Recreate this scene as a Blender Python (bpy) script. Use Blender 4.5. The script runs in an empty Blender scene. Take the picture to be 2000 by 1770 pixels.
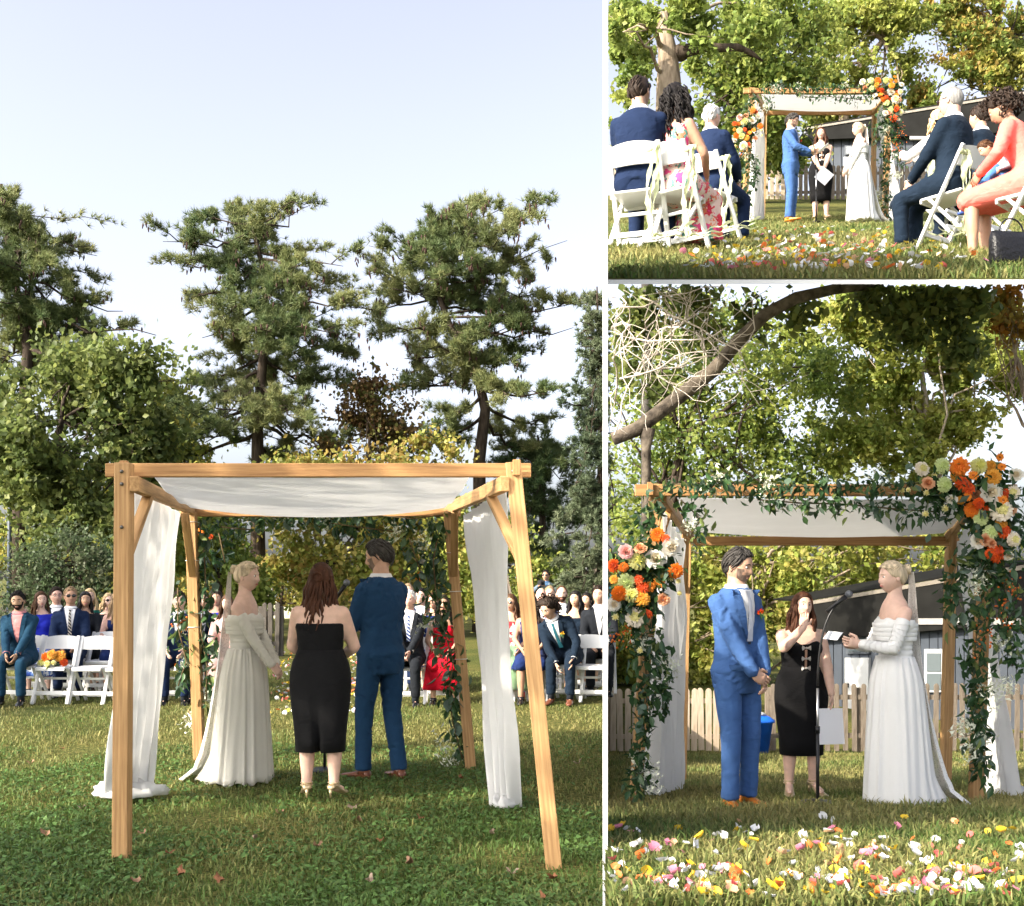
import bpy, bmesh, math, random
import numpy as np
from mathutils import Vector, Matrix
from mathutils.bvhtree import BVHTree

random.seed(7)
rng = np.random.default_rng(7)
R = math.radians
scene = bpy.context.scene
col = scene.collection

# ------------------------------------------------------------------ camera
F, CX, HY, HC = 2200.0, 1000.0, 1129.0, 1.58      # focal length in photo pixels, centre column, horizon row, eye height
cam_d = bpy.data.cameras.new('camera')
cam = bpy.data.objects.new('camera', cam_d); col.objects.link(cam)
cam.location = (0, 0, HC); cam.rotation_euler = (R(90), 0, 0)
cam_d.sensor_width = 36.0; cam_d.sensor_fit = 'HORIZONTAL'
cam_d.lens = F / 2000.0 * 36.0
cam_d.shift_y = (HY - 885.0) / 2000.0
cam_d.clip_start = 0.1; cam_d.clip_end = 2000
scene.camera = cam

# ------------------------------------------------------------------ light
SUN = np.array([-0.72, -0.46, 0.50]); SUN /= np.linalg.norm(SUN)
world = bpy.data.worlds.new('World'); scene.world = world; world.use_nodes = True
wn = world.node_tree.nodes; wl = world.node_tree.links
sky = wn.new('ShaderNodeTexSky'); sky.sky_type = 'NISHITA'; sky.sun_disc = False
sky.sun_elevation = math.asin(SUN[2]); sky.sun_rotation = math.atan2(SUN[0], SUN[1])
sky.air_density = 0.8; sky.dust_density = 5.0; sky.ozone_density = 1.2; sky.altitude = 50
hs = wn.new('ShaderNodeHueSaturation'); hs.inputs['Hue'].default_value = 0.515; hs.inputs['Saturation'].default_value = 0.47      # thin high haze over the whole sky
wl.new(sky.outputs[0], hs.inputs['Color']); wl.new(hs.outputs[0], wn['Background'].inputs[0]); wn['Background'].inputs[1].default_value = 0.138
sd = bpy.data.lights.new('sun', 'SUN'); sd.energy = 3.2; sd.angle = R(0.6); sd.color = (1.0, 0.90, 0.74)
so = bpy.data.objects.new('sun', sd); col.objects.link(so)
so.rotation_euler = Vector(SUN).to_track_quat('Z', 'Y').to_euler()
so.location = (-30, -12, 30)
vs = scene.view_settings
vs.view_transform = 'Standard'; vs.look = 'None'; vs.exposure = 1.72; vs.gamma = 1.0; vs.use_curve_mapping = False

# ------------------------------------------------------------------ helpers
def nrm(v):
    v = np.asarray(v, float); l = np.linalg.norm(v)
    return v / l if l > 1e-9 else v
def A(*a): return np.array(a, float)
def at(px, py, Y):                      # photo pixel + distance -> point in the place
    return A((px - CX) / F * Y, Y, HC + (HY - py) / F * Y)

MATS = {}
def mat(name, color, rough=0.7, var=0.0, scale=8.0, bump=0.0, bscale=60.0, spec=0.3, metal=0.0, sheen=0.0,
        trans=0.0, attr=False, color2=None, stretch=(1, 1, 1), alpha=1.0, coat=0.0, detail=4.0, sss=0.0):
    if name in MATS: return MATS[name]
    m = bpy.data.materials.new(name); m.use_nodes = True
    n = m.node_tree.nodes; l = m.node_tree.links
    b = n['Principled BSDF']; out = n['Material Output']
    b.inputs['Roughness'].default_value = rough; b.inputs['Specular IOR Level'].default_value = spec
    b.inputs['Metallic'].default_value = metal
    if sheen: b.inputs['Sheen Weight'].default_value = sheen
    if coat: b.inputs['Coat Weight'].default_value = coat
    if sss:
        b.inputs['Subsurface Weight'].default_value = sss; b.inputs['Subsurface Radius'].default_value = (0.02, 0.008, 0.004); b.inputs['Subsurface Scale'].default_value = 0.5
    c = (*color, 1.0) if len(color) == 3 else color
    src = None
    tc = n.new('ShaderNodeTexCoord'); mp = n.new('ShaderNodeMapping'); mp.inputs['Scale'].default_value = stretch
    l.new(tc.outputs['Object'], mp.inputs['Vector'])
    if attr:
        a = n.new('ShaderNodeAttribute'); a.attribute_name = 'Col'; src = a.outputs['Color']
    if var > 0 or color2 is not None:
        nz = n.new('ShaderNodeTexNoise'); nz.inputs['Scale'].default_value = scale; nz.inputs['Detail'].default_value = detail
        l.new(mp.outputs[0], nz.inputs['Vector'])
        rp = n.new('ShaderNodeValToRGB'); e = rp.color_ramp.elements
        e[0].position = 0.3; e[1].position = 0.7
        if color2 is not None:
            e[0].color = c; e[1].color = (*color2, 1)
        else:
            e[0].color = tuple(max(0, x * (1 - var)) for x in c[:3]) + (1,)
            e[1].color = tuple(min(1, x * (1 + var)) for x in c[:3]) + (1,)
        l.new(nz.outputs['Fac'], rp.inputs['Fac'])
        if src is not None:
            mx = n.new('ShaderNodeMixRGB'); mx.blend_type = 'MULTIPLY'; mx.inputs[0].default_value = 1
            l.new(src, mx.inputs[1]); l.new(rp.outputs[0], mx.inputs[2]); src = mx.outputs[0]
        else: src = rp.outputs[0]
    if src is not None: l.new(src, b.inputs['Base Color'])
    else: b.inputs['Base Color'].default_value = c
    if bump > 0:
        nb = n.new('ShaderNodeTexNoise'); nb.inputs['Scale'].default_value = bscale; nb.inputs['Detail'].default_value = 3
        l.new(mp.outputs[0], nb.inputs['Vector'])
        bp = n.new('ShaderNodeBump'); bp.inputs['Strength'].default_value = bump; bp.inputs['Distance'].default_value = 0.01
        l.new(nb.outputs['Fac'], bp.inputs['Height']); l.new(bp.outputs[0], b.inputs['Normal'])
    sh = b.outputs[0]
    if trans > 0:
        t = n.new('ShaderNodeBsdfTranslucent')
        if src is not None: l.new(src, t.inputs['Color'])
        else: t.inputs['Color'].default_value = c
        ms = n.new('ShaderNodeMixShader'); ms.inputs[0].default_value = trans
        l.new(sh, ms.inputs[1]); l.new(t.outputs[0], ms.inputs[2]); sh = ms.outputs[0]
    if alpha < 1.0:
        tr = n.new('ShaderNodeBsdfTransparent'); ms = n.new('ShaderNodeMixShader'); ms.inputs[0].default_value = alpha
        l.new(tr.outputs[0], ms.inputs[1]); l.new(sh, ms.inputs[2]); sh = ms.outputs[0]
    l.new(sh, out.inputs['Surface'])
    MATS[name] = m
    return m

def tag(o, label=None, cat=None, group=None, kind=None):
    if label: o['label'] = label
    if cat: o['category'] = cat
    if group: o['group'] = group
    if kind: o['kind'] = kind
    return o
def empty(name, loc, rz=0.0, label=None, cat=None, group=None):
    o = bpy.data.objects.new(name, None); col.objects.link(o)
    o.location = loc; o.rotation_euler = (0, 0, rz); o.empty_display_size = 0.1
    return tag(o, label, cat, group)
def link(name, me, parent=None, loc=None, rot=None, scale=None):
    o = bpy.data.objects.new(name, me); col.objects.link(o)
    if parent is not None: o.parent = parent
    if loc is not None: o.location = loc
    if rot is not None: o.rotation_euler = rot
    if scale is not None: o.scale = (scale,) * 3 if np.isscalar(scale) else scale
    return o

class Geo:
    """collects vertices, faces and a material number for each face"""
    def __init__(s): s.v = []; s.f = []; s.m = []; s.n = 0
    def add(s, verts, faces, m=0):
        verts = np.asarray(verts, float).reshape(-1, 3)
        s.v.append(verts)
        for k, f in enumerate(faces):
            s.f.append(tuple(int(i) + s.n for i in f)); s.m.append(m if np.isscalar(m) else m[k])
        s.n += len(verts); return s
    def join(s, g, m=None):
        if g.n == 0: return s
        s.v.append(np.concatenate(g.v)); s.f += [tuple(i + s.n for i in f) for f in g.f]
        s.m += (g.m if m is None else [m] * len(g.f)); s.n += g.n; return s
    def verts(s): return np.concatenate(s.v) if s.v else np.zeros((0, 3))
    def mesh(s, name, mats, smooth=True):
        me = bpy.data.meshes.new(name)
        me.from_pydata(s.verts().tolist(), [], s.f)
        for x in (mats if isinstance(mats, (list, tuple)) else [mats]): me.materials.append(x)
        if len(s.f):
            me.polygons.foreach_set('material_index', s.m)
            me.polygons.foreach_set('use_smooth', [smooth] * len(s.f))
        me.update(); return me
    def obj(s, name, mats, parent=None, smooth=True, loc=None):
        return link(name, s.mesh(name, mats, smooth), parent, loc)
    def box(s, c, size, m=0, ax=None, bev=0.0):
        c = A(*c); h = A(*size) / 2
        X, Y, Z = (A(1, 0, 0), A(0, 1, 0), A(0, 0, 1)) if ax is None else ax
        b = min(bev, h.min() * 0.9)
        if b <= 0:
            v = [c + X * h[0] * i + Y * h[1] * j + Z * h[2] * k for k in (-1, 1) for j in (-1, 1) for i in (-1, 1)]
            return s.add(v, [(0, 2, 3, 1), (4, 5, 7, 6), (0, 1, 5, 4), (2, 6, 7, 3), (0, 4, 6, 2), (1, 3, 7, 5)], m)
        v = []; idx = {}
        for i in (-1, 1):
            for j in (-1, 1):
                for k in (-1, 1):
                    for a in range(3):
                        q = [h[0] * i, h[1] * j, h[2] * k]
                        for t in range(3):
                            if t != a: q[t] -= b * (i, j, k)[t]
                        idx[(i, j, k, a)] = len(v); v.append(c + X * q[0] + Y * q[1] + Z * q[2])
        f = []
        S = (-1, 1)
        for a in range(3):
            for s1 in S:
                o = [t for t in range(3) if t != a]
                def key(p, q2):
                    t = [0, 0, 0]; t[a] = s1; t[o[0]] = p; t[o[1]] = q2; return idx[(*t, a)]
                q = [key(-1, -1), key(1, -1), key(1, 1), key(-1, 1)]
                if (s1 > 0) == (a == 1): q = q[::-1]
                f.append(q)
        for a in range(3):
            o = [t for t in range(3) if t != a]
            for p in S:
                for q2 in S:
                    def key(sv, which):
                        t = [0, 0, 0]; t[a] = sv; t[o[0]] = p; t[o[1]] = q2; return idx[(*t, which)]
                    f.append([key(-1, o[0]), key(1, o[0]), key(1, o[1]), key(-1, o[1])])
        for i in S:
            for j in S:
                for k in S: f.append([idx[(i, j, k, 0)], idx[(i, j, k, 1)], idx[(i, j, k, 2)]])
        return s.add(v, f, m)
    def beam(s, p, q, w, d, m=0, up=(0, 0, 1), bev=0.0, ext=0.0):
        """squared timber from p to q; w across, d along the 'up' side"""
        p, q = A(*p), A(*q); z = nrm(q - p); u = A(*up)
        x = nrm(np.cross(u, z)); y = np.cross(z, x)
        return s.box((p + q) / 2, (w, d, np.linalg.norm(q - p) + ext), m, (x, y, z), bev)
    def rings(s, rr, m=0, cap=True, closed=True):
        n = len(rr[0]); v = np.concatenate(rr); f = []
        kmax = n if closed else n - 1
        for a in range(len(rr) - 1):
            for k in range(kmax):
                k2 = (k + 1) % n
                f.append((a * n + k, a * n + k2, (a + 1) * n + k2, (a + 1) * n + k))
        if cap and closed:
            c0, c1 = rr[0].mean(0), rr[-1].mean(0); i0 = len(v); v = np.concatenate([v, [c0, c1]])
            b = (len(rr) - 1) * n
            for k in range(n):
                k2 = (k + 1) % n
                f.append((i0, k2, k)); f.append((i0 + 1, b + k, b + k2))
        return s.add(v, f, m)
    def tube(s, pts, rad, n=8, m=0, cap=True, flat=1.0, up=None):
        pts = [np.asarray(p, float) for p in pts]; k = len(pts)
        rad = [rad] * k if np.isscalar(rad) else list(rad)
        t0 = nrm(pts[1] - pts[0]); u = A(0, 0, 1) if up is None else A(*up)
        if abs(np.dot(u, t0)) > 0.95: u = A(0, 1, 0) if up is None else A(1, 0.1, 0)
        x = nrm(np.cross(u, t0)); rr = []
        an = np.arange(n) * 2 * math.pi / n
        for i in range(k):
            t = nrm(pts[min(i + 1, k - 1)] - pts[max(i - 1, 0)])
            x = nrm(x - t * np.dot(x, t)); y = np.cross(t, x)
            rr.append(pts[i] + rad[i] * (np.outer(np.cos(an), x) + flat * np.outer(np.sin(an), y)))
        return s.rings(rr, m, cap)
    def limb(s, pts, rad, n=12, m=0, sub=4):
        """rounded, tapering limb through joints"""
        pts = [np.asarray(p, float) for p in pts]; P = []; Q = []
        d0 = nrm(pts[0] - pts[1]); 
        for a in (0.97, 0.7, 0.35):
            P.append(pts[0] + d0 * rad[0] * a); Q.append(rad[0] * math.sqrt(max(1 - a * a, 0.02)))
        for i in range(len(pts) - 1):
            for j in range(sub):
                t = j / sub; P.append(pts[i] * (1 - t) + pts[i + 1] * t)
                tt = t * t * (3 - 2 * t); Q.append(rad[i] * (1 - tt) + rad[i + 1] * tt)
        P.append(pts[-1]); Q.append(rad[-1]); d1 = nrm(pts[-1] - pts[-2])
        for a in (0.35, 0.7, 0.97):
            P.append(pts[-1] + d1 * rad[-1] * a); Q.append(rad[-1] * math.sqrt(max(1 - a * a, 0.02)))
        return s.tube(P, Q, n, m)
    def ball(s, c, r, m=0, nu=12, nv=8, ax=None):
        c = A(*c); r = A(r, r, r) if np.isscalar(r) else A(*r)
        X, Y, Z = (A(1, 0, 0), A(0, 1, 0), A(0, 0, 1)) if ax is None else ax
        rr = []
        for j in range(1, nv):
            ph = math.pi * j / nv - math.pi / 2
            an = np.arange(nu) * 2 * math.pi / nu
            rr.append(c + np.outer(np.cos(an) * math.cos(ph) * r[0], X) + np.outer(np.sin(an) * math.cos(ph) * r[1], Y) + math.sin(ph) * r[2] * Z)
        n0 = s.n; s.rings(rr, m, True)
        vv = s.v[-1]; vv[-2] = c - Z * r[2]; vv[-1] = c + Z * r[2]
        return s
    def grid(s, fn, nu, nv, m=0):
        v = np.array([fn(i / nu, j / nv) for j in range(nv + 1) for i in range(nu + 1)])
        f = [(j * (nu + 1) + i, j * (nu + 1) + i + 1, (j + 1) * (nu + 1) + i + 1, (j + 1) * (nu + 1) + i) for j in range(nv) for i in range(nu)]
        return s.add(v, f, m)

def ell(c, rx, ry, X=A(1, 0, 0), Y=A(0, 1, 0), n=24, p=2.0):
    an = np.arange(n) * 2 * math.pi / n
    cx, sy = np.cos(an), np.sin(an)
    e = 2.0 / p
    return A(*c) + np.outer(np.sign(cx) * np.abs(cx) ** e * rx, X) + np.outer(np.sign(sy) * np.abs(sy) ** e * ry, Y)

def soup(name, V, F_, colors, material, parent=None, smooth=False):
    """big mesh of loose triangles or quads with a colour for each face corner"""
    V = np.ascontiguousarray(V, dtype=np.float32); F_ = np.ascontiguousarray(F_, dtype=np.int32)
    k = F_.shape[1]; me = bpy.data.meshes.new(name)
    me.vertices.add(len(V)); me.vertices.foreach_set('co', V.ravel())
    me.loops.add(F_.size); me.loops.foreach_set('vertex_index', F_.ravel())
    me.polygons.add(len(F_)); me.polygons.foreach_set('loop_start', np.arange(0, F_.size, k, dtype=np.int32))
    if smooth: me.polygons.foreach_set('use_smooth', np.ones(len(F_), dtype=bool))
    if colors is not None:
        at_ = me.color_attributes.new('Col', 'FLOAT_COLOR', 'POINT')
        c4 = np.ones((len(V), 4), np.float32); c4[:, :3] = colors
        at_.data.foreach_set('color', c4.ravel())
    me.materials.append(material); me.update(calc_edges=True)
    return link(name, me, parent)

work = bpy.data.scenes.new('work')       # small scene used only while shapes are fused, removed at the end
def remesh(g, vox=0.014, smooth=4, fac=0.5):
    """fuse overlapping closed shapes into one continuous surface"""
    me = g.mesh('tmp', []); o = bpy.data.objects.new('tmp', me); work.collection.objects.link(o)
    md = o.modifiers.new('r', 'REMESH'); md.mode = 'VOXEL'; md.voxel_size = vox; md.use_smooth_shade = True
    if smooth:
        ms = o.modifiers.new('s', 'SMOOTH'); ms.iterations = smooth; ms.factor = fac
    work.view_layers[0].update(); dg = work.view_layers[0].depsgraph
    ev = o.evaluated_get(dg); em = ev.to_mesh()
    n = len(em.vertices); v = np.empty(n * 3, np.float32); em.vertices.foreach_get('co', v)
    f = [tuple(p.vertices) for p in em.polygons]
    ev.to_mesh_clear(); bpy.data.objects.remove(o); bpy.data.meshes.remove(me)
    out = Geo(); out.add(v.reshape(-1, 3), f, 0); return out
def bvh_of(g): return BVHTree.FromPolygons(g.verts().tolist(), g.f)
# ------------------------------------------------------------------ people
def fabric(name, c, var=0.06, rough=0.85, bump=0.06, fold=0.38, fscale=6.0, **k):
    """woven cloth: fine weave and soft creases"""
    if name in MATS: return MATS[name]
    m = mat(name, c, rough, var, 14, bump, 420, spec=0.10, sheen=0.02, **k)
    n = m.node_tree.nodes; l = m.node_tree.links; b = n['Principled BSDF']
    old = [x for x in n if x.type == 'BUMP'][0]; mp = [x for x in n if x.type == 'MAPPING'][0]
    nz = n.new('ShaderNodeTexNoise'); nz.inputs['Scale'].default_value = fscale; nz.inputs['Detail'].default_value = 2.5; nz.inputs['Distortion'].default_value = 1.4
    mp2 = n.new('ShaderNodeMapping'); mp2.inputs['Scale'].default_value = (1.0, 1.0, 1.7); mp2.inputs['Rotation'].default_value = (0.5, 0.4, 0)
    tc = [x for x in n if x.type == 'TEX_COORD'][0]; l.new(tc.outputs['Object'], mp2.inputs[0]); l.new(mp2.outputs[0], nz.inputs['Vector'])
    b2 = n.new('ShaderNodeBump'); b2.inputs['Strength'].default_value = fold; b2.inputs['Distance'].default_value = 0.035
    l.new(nz.outputs['Fac'], b2.inputs['Height']); l.new(old.outputs[0], b2.inputs['Normal']); l.new(b2.outputs[0], b.inputs['Normal'])
    return m
SKIN = {'fair': (0.64, 0.42, 0.33), 'warm': (0.55, 0.33, 0.23), 'tan': (0.42, 0.24, 0.16), 'pink': (0.62, 0.37, 0.29), 'asian': (0.58, 0.37, 0.25), 'olive': (0.43, 0.26, 0.17)}
def skin_mat(k): return mat('skin_' + k, SKIN[k], 0.5, 0.08, 25, 0.05, 200, spec=0.35, sss=0.08)
HAIRC = {'black': (0.012, 0.010, 0.010), 'dark': (0.030, 0.020, 0.015), 'brown': (0.07, 0.035, 0.018), 'auburn': (0.060, 0.024, 0.013), 'grey': (0.22, 0.215, 0.21),
         'white': (0.62, 0.60, 0.57), 'blonde': (0.50, 0.36, 0.20), 'ash': (0.52, 0.42, 0.29), 'pepper': (0.055, 0.05, 0.047), 'sand': (0.25, 0.17, 0.10), 'stubble': (0.20, 0.14, 0.11)}
def hair_mat(k):
    return mat('hair_' + k, tuple(x * 0.6 for x in HAIRC[k]), 0.58, 0, 40, 0.5, 90, spec=0.15, color2=tuple(min(1, x * 1.45) for x in HAIRC[k]), stretch=(1, 1, 0.22))
M_EYE = mat('eye_white', (0.75, 0.73, 0.70), 0.2); M_IRIS = mat('eye_dark', (0.03, 0.022, 0.018), 0.15)
def lip_mat(f): return mat('lips_' + ('f' if f else 'm'), (0.48, 0.17, 0.15) if f else (0.42, 0.20, 0.16), 0.4)
LENS = mat('dark_lens', (0.015, 0.015, 0.018), 0.08, spec=0.6)

PROF = {'z': [-.12, -.06, 0, .08, .18, .28, .38, .46, .505, .54, .565, .60, .70],
        'm': ([.12, .165, .172, .165, .152, .162, .180, .182, .150, .098, .066, .056, .054], [.09, .11, .115, .112, .108, .115, .122, .112, .096, .082, .068, .060, .058]),
        'f': ([.12, .172, .180, .165, .130, .136, .148, .150, .126, .082, .055, .047, .045], [.10, .118, .118, .105, .090, .098, .106, .098, .083, .070, .056, .049, .048])}

def headpt(d):
    """surface of the head for unit directions d (x right, y front, z up), centre of the head at 0"""
    x, y, z = d[:, 0], d[:, 1], d[:, 2]
    lo = np.clip(-z, 0, 1); up_ = np.clip(z, 0, 1)
    X = 0.0755 * x * (1 - 0.30 * lo ** 1.7) * (1 + 0.05 * up_ * (1 - up_))
    Yf = np.where(y > 0, 0.094 * np.sign(y) * np.abs(y) ** 0.86, 0.103 * y)
    Y = Yf * np.where(y < 0, 1 - 0.42 * lo ** 1.3, 1 - 0.10 * lo ** 2) + 0.012 * lo * np.clip(y, 0, 1)
    Z = 0.116 * z
    return np.stack([X, Y, Z], 1)

def ik(a, b, l1, l2, pole):
    """elbow or knee between a and b, bent towards pole"""
    d = b - a; L = np.linalg.norm(d); u = d / max(L, 1e-6)
    if L > (l1 + l2) * 0.998: b = a + u * (l1 + l2) * 0.998; L = (l1 + l2) * 0.998
    x = (l1 * l1 - l2 * l2 + L * L) / (2 * L); h = math.sqrt(max(l1 * l1 - x * x, 0))
    p = pole - u * np.dot(pole, u)
    return a + u * x + nrm(p) * h, b

def rotx(a): c, s = math.cos(a), math.sin(a); return np.array([[1, 0, 0], [0, c, -s], [0, s, c]])
def roty(a): c, s = math.cos(a), math.sin(a); return np.array([[c, 0, s], [0, 1, 0], [-s, 0, c]])
def rotz(a): c, s = math.cos(a), math.sin(a); return np.array([[c, -s, 0], [s, c, 0], [0, 0, 1]])

def wrinkle(g, amp, wl=.085, seed=0.0):
    """cloth creases pushed into the surface itself"""
    v = g.verts(); nm = np.zeros_like(v); F4 = np.array([q if len(q) == 4 else (q + q[-1:]) for q in g.f])
    n = np.cross(v[F4[:, 1]] - v[F4[:, 0]], v[F4[:, 2]] - v[F4[:, 0]])
    for k in range(4): np.add.at(nm, F4[:, k], n)
    nm /= np.maximum(np.linalg.norm(nm, axis=1), 1e-9)[:, None]
    P = v * A(1.0, 1.0, 1.5) + seed; P = P + .35 * wl * np.stack([lumps(P + 3, wl * 3), lumps(P + 5, wl * 3), lumps(P + 9, wl * 2)], 1) * 3
    r = lumps(P, wl); r2 = lumps(P + 11, wl * 2.6); d = amp * (.55 + (1 - 2.2 * np.abs(r)) * np.clip(.35 + r2, 0, 1))
    g.v = [v + nm * d[:, None]]; return g
class Person:
    def __init__(s, label, loc, rz, sex='m', H=1.76, fat=1.0, seated=False, lean=0, tilt=0, twist=0, head=(0, 0, 0), skin='fair', hair=('short', 'brown'),
                 hands=(None, None), poles=(None, None), feet=None, curl=(0.5, 0.5), handdir=(None, None), palm=(None, None), hi=False, group=None, seat=0.485, beard=None, glasses=None, bare=False):
        s.bare = bare
        s.root = empty('person', loc, rz, label, 'person', group)
        s.f = sex == 'f'; s.k = H / 1.75; s.fat = fat; s.seated = seated; s.hi = hi
        k = s.k; s.lean = R(lean); s.tilt = R(tilt); s.twist = R(twist)
        s.pel = A(0, 0, seat + 0.095) if seated else A(0, 0, 0.93 * k)
        s.skin = skin_mat(skin); s.hairspec = hair; s.headrot = head; s.beard = beard; s.glasses = glasses
        hw = (0.10 if s.f else 0.092) * k
        s.hip = [s.pel + A(sg * hw, 0, -0.02) for sg in (-1, 1)]
        th, sh = ((0.435 * k, 0.425 * k) if seated else (0.42 * k, 0.41 * k))
        if not seated and feet is not None: th = sh = np.linalg.norm(s.hip[0] - A(*feet[0][0])) * .5015
        s.knee, s.ank, s.toe = [], [], []
        for i, sg in enumerate((-1, 1)):
            if seated:
                an, td = (A(sg * 0.12, 0.42 * k, 0.085), A(sg * 0.12, 1, 0))
            else: an, td = (A(sg * 0.10 * k, -0.01, 0.085), A(sg * 0.16, 1, 0))
            if feet is not None and feet[i] is not None: an, td = A(*feet[i][0]), A(*feet[i][1])
            kn, an = ik(s.hip[i], an, th, sh, A(sg * 0.06, 1, 0.55 if seated else 0.0))
            s.knee.append(kn); s.ank.append(an); s.toe.append(nrm(A(td[0], td[1], 0)))
        sw = (0.150 if s.f else 0.168) * k * (0.6 + 0.4 * fat)
        s.sho = [s.up(sg * sw, -0.012, (0.452 if s.f else 0.458) * k) for sg in (-1, 1)]
        s.elb, s.wri = [], []
        for i, sg in enumerate((-1, 1)):
            h = hands[i]
            if h is None: h = A(sg * 0.115, 0.33 * k, s.pel[2] + 0.10) if seated else A(sg * 0.27 * k, 0.05, 0.80 * k)
            po = poles[i] if poles[i] is not None else (A(sg * 0.9, -0.6, -0.5))
            e, w = ik(s.sho[i], A(*h), 0.285 * k, 0.245 * k, A(*po)); s.elb.append(e); s.wri.append(w)
        s.hd = handdir; s.palm = palm; s.curl = curl
        s.hc = s.up(0, 0.022 * k, (0.700 if s.f else 0.706) * k)
        s.HR = s.ROT(0.7 * k) @ rotz(-R(head[0])) @ rotx(R(head[1])) @ roty(R(head[2])) @ np.eye(3)
        s.hs = k * (0.97 if s.f else 1.02)
        s.make_body()
    # upper body point / axes after leaning
    def ROT(s, z):
        t = min(1, max(0, z / (0.20 * s.k))); t = t * t * (3 - 2 * t)
        return roty(s.tilt * t) @ rotx(-s.lean * t) @ rotz(s.twist * t)
    def up(s, x, y, z): return s.pel + s.ROT(z) @ A(x, y, z)
    def ring(s, z, dx=0.0, dy=0.0, n=24, p=2.3, mul=1.0, yo=0.0):
        pr = PROF['f' if s.f else 'm']; k = s.k
        rx = np.interp(z / k, PROF['z'], pr[0]) * k; ry = np.interp(z / k, PROF['z'], pr[1]) * k
        t = np.clip((0.56 - z / k) / 0.08, 0, 1); fx = 1 + (s.fat - 1) * t
        M = s.ROT(z)
        return ell(s.up(0, yo, z), (rx * fx + dx) * mul, (ry * fx + dy) * mul, M[:, 0], M[:, 1], n, p)
    def make_body(s):
        k = s.k; g = Geo(); fa = 0.7 + 0.3 * s.fat
        g.rings([s.ring(z * k) for z in PROF['z']])
        if s.f:
            M = s.ROT(0.33 * k)
            for sg in (-1, 1): g.ball(s.up(sg * 0.068 * k * s.fat, 0.068 * k * s.fat, 0.345 * k), A(.066, .058, .062) * k * fa, 0, 12, 8, (M[:, 0], M[:, 1], M[:, 2]))
        for i in (0, 1):
            ra = (A(.050, .041, .036, .027) if s.f else A(.052, .043, .037, .029)) * k * fa * (1.12 if s.f and s.fat > 1.1 else 1)
            mid = s.elb[i] * 0.62 + s.wri[i] * 0.38
            g.limb([s.sho[i], s.elb[i], mid, s.wri[i]], ra)
            g.limb([s.hip[i], s.hip[i] * .5 + s.knee[i] * .5, s.knee[i], s.knee[i] * .62 + s.ank[i] * .38, s.ank[i]], A(.094, .082, .060, .056, .037) * k * fa * (1 if s.f else .80))
            fo = .9 if s.bare else .6; g.limb([s.ank[i] - A(0, 0, .02), s.ank[i] - A(0, 0, .055) + s.toe[i] * (.13 if s.bare else .07) * k], A(.036, .03) * k * fo)
        b = remesh(g, 0.0125 if s.hi else 0.019, 3)
        # neck into head
        for i in (0, 1): s.hand(b, i)
        s.head(b)
        s.body = b.obj('body', [s.skin, M_EYE, M_IRIS, hair_mat(s.hairspec[1]), lip_mat(s.f), hair_mat(s.beard or s.hairspec[1])], s.root)
        s.make_hair()
    def hand(s, g, i):
        k = s.k * (0.92 if s.f else 1.0); w = s.wri[i]; sg = (-1, 1)[i]
        d = nrm(s.hd[i]) if s.hd[i] is not None else nrm(nrm(w - s.elb[i]) + A(0, 0, -0.25))
        pn = A(*s.palm[i]) if s.palm[i] is not None else A(-sg, 0.2, -0.2)     # the way the palm faces
        pn = nrm(pn - d * np.dot(pn, d)); wd = np.cross(d, pn)                 # across the knuckles
        if (wd @ A(0, 1, 0.3)) * 1 < 0: wd = -wd                               # towards the thumb
        c = w + d * 0.045 * k
        rr = []
        for t, a, b2 in ((-.03, .023, .018), (0.0, .030, .018), (.03, .040, .016), (.065, .042, .014), (.092, .040, .012)):
            rr.append(ell(w + d * t * k, a * k, b2 * k, wd, pn, 10))
        g.rings(rr, 0)
        cu = s.curl[i]
        for j, (o, L) in enumerate(((.030, .068), (.010, .078), (-.011, .072), (-.031, .056))):
            p = w + d * 0.088 * k + wd * o * k; pts = [p]; dd = d
            for q, fr in enumerate((.45, .32, .23)):
                a = cu * (0.5 + 0.55 * q) + 0.06 * j
                dd = nrm(d * math.cos(a) + pn * math.sin(a)); pts.append(pts[-1] + dd * L * fr * k)
            g.tube(pts, [.0092 * k, .0088 * k, .008 * k, .006 * k], 6, 0)
        p = w + d * 0.022 * k + wd * .030 * k; d1 = nrm(d * .7 + wd * .75 + pn * .25); d2 = nrm(d * .95 + wd * .2 + pn * (.25 + .4 * cu))
        g.tube([p - wd * .012 * k, p + d1 * .035 * k, p + d1 * .035 * k + d2 * .032 * k, p + d1 * .035 * k + d2 * .054 * k], [.014 * k, .0115 * k, .0095 * k, .007 * k], 6, 0)
    def H2W(s, P): return s.hc + s.hs * (np.asarray(P) @ s.HR.T)
    def head(s, g):
        nu, nv = (44, 36) if s.hi else (30, 24)
        v = []
        for j in range(nv + 1):
            th = -math.pi / 2 + math.pi * j / nv
            for i in range(nu):
                ph = 2 * math.pi * i / nu; v.append((math.sin(ph) * math.cos(th), math.cos(ph) * math.cos(th), math.sin(th)))
        d = np.array(v); P = headpt(d); fr = np.clip(d[:, 1], 0, 1)
        x, z = P[:, 0], P[:, 2]; ax_ = np.abs(x); gs = lambda q, w: np.exp(-(q / w) ** 2)
        fz = np.interp(z, [-.040, -.030, -.022, .0, .022, .034], [0, .75, 1, .55, .22, 0])
        ns = 0.80 if s.f else 1.0
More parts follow.
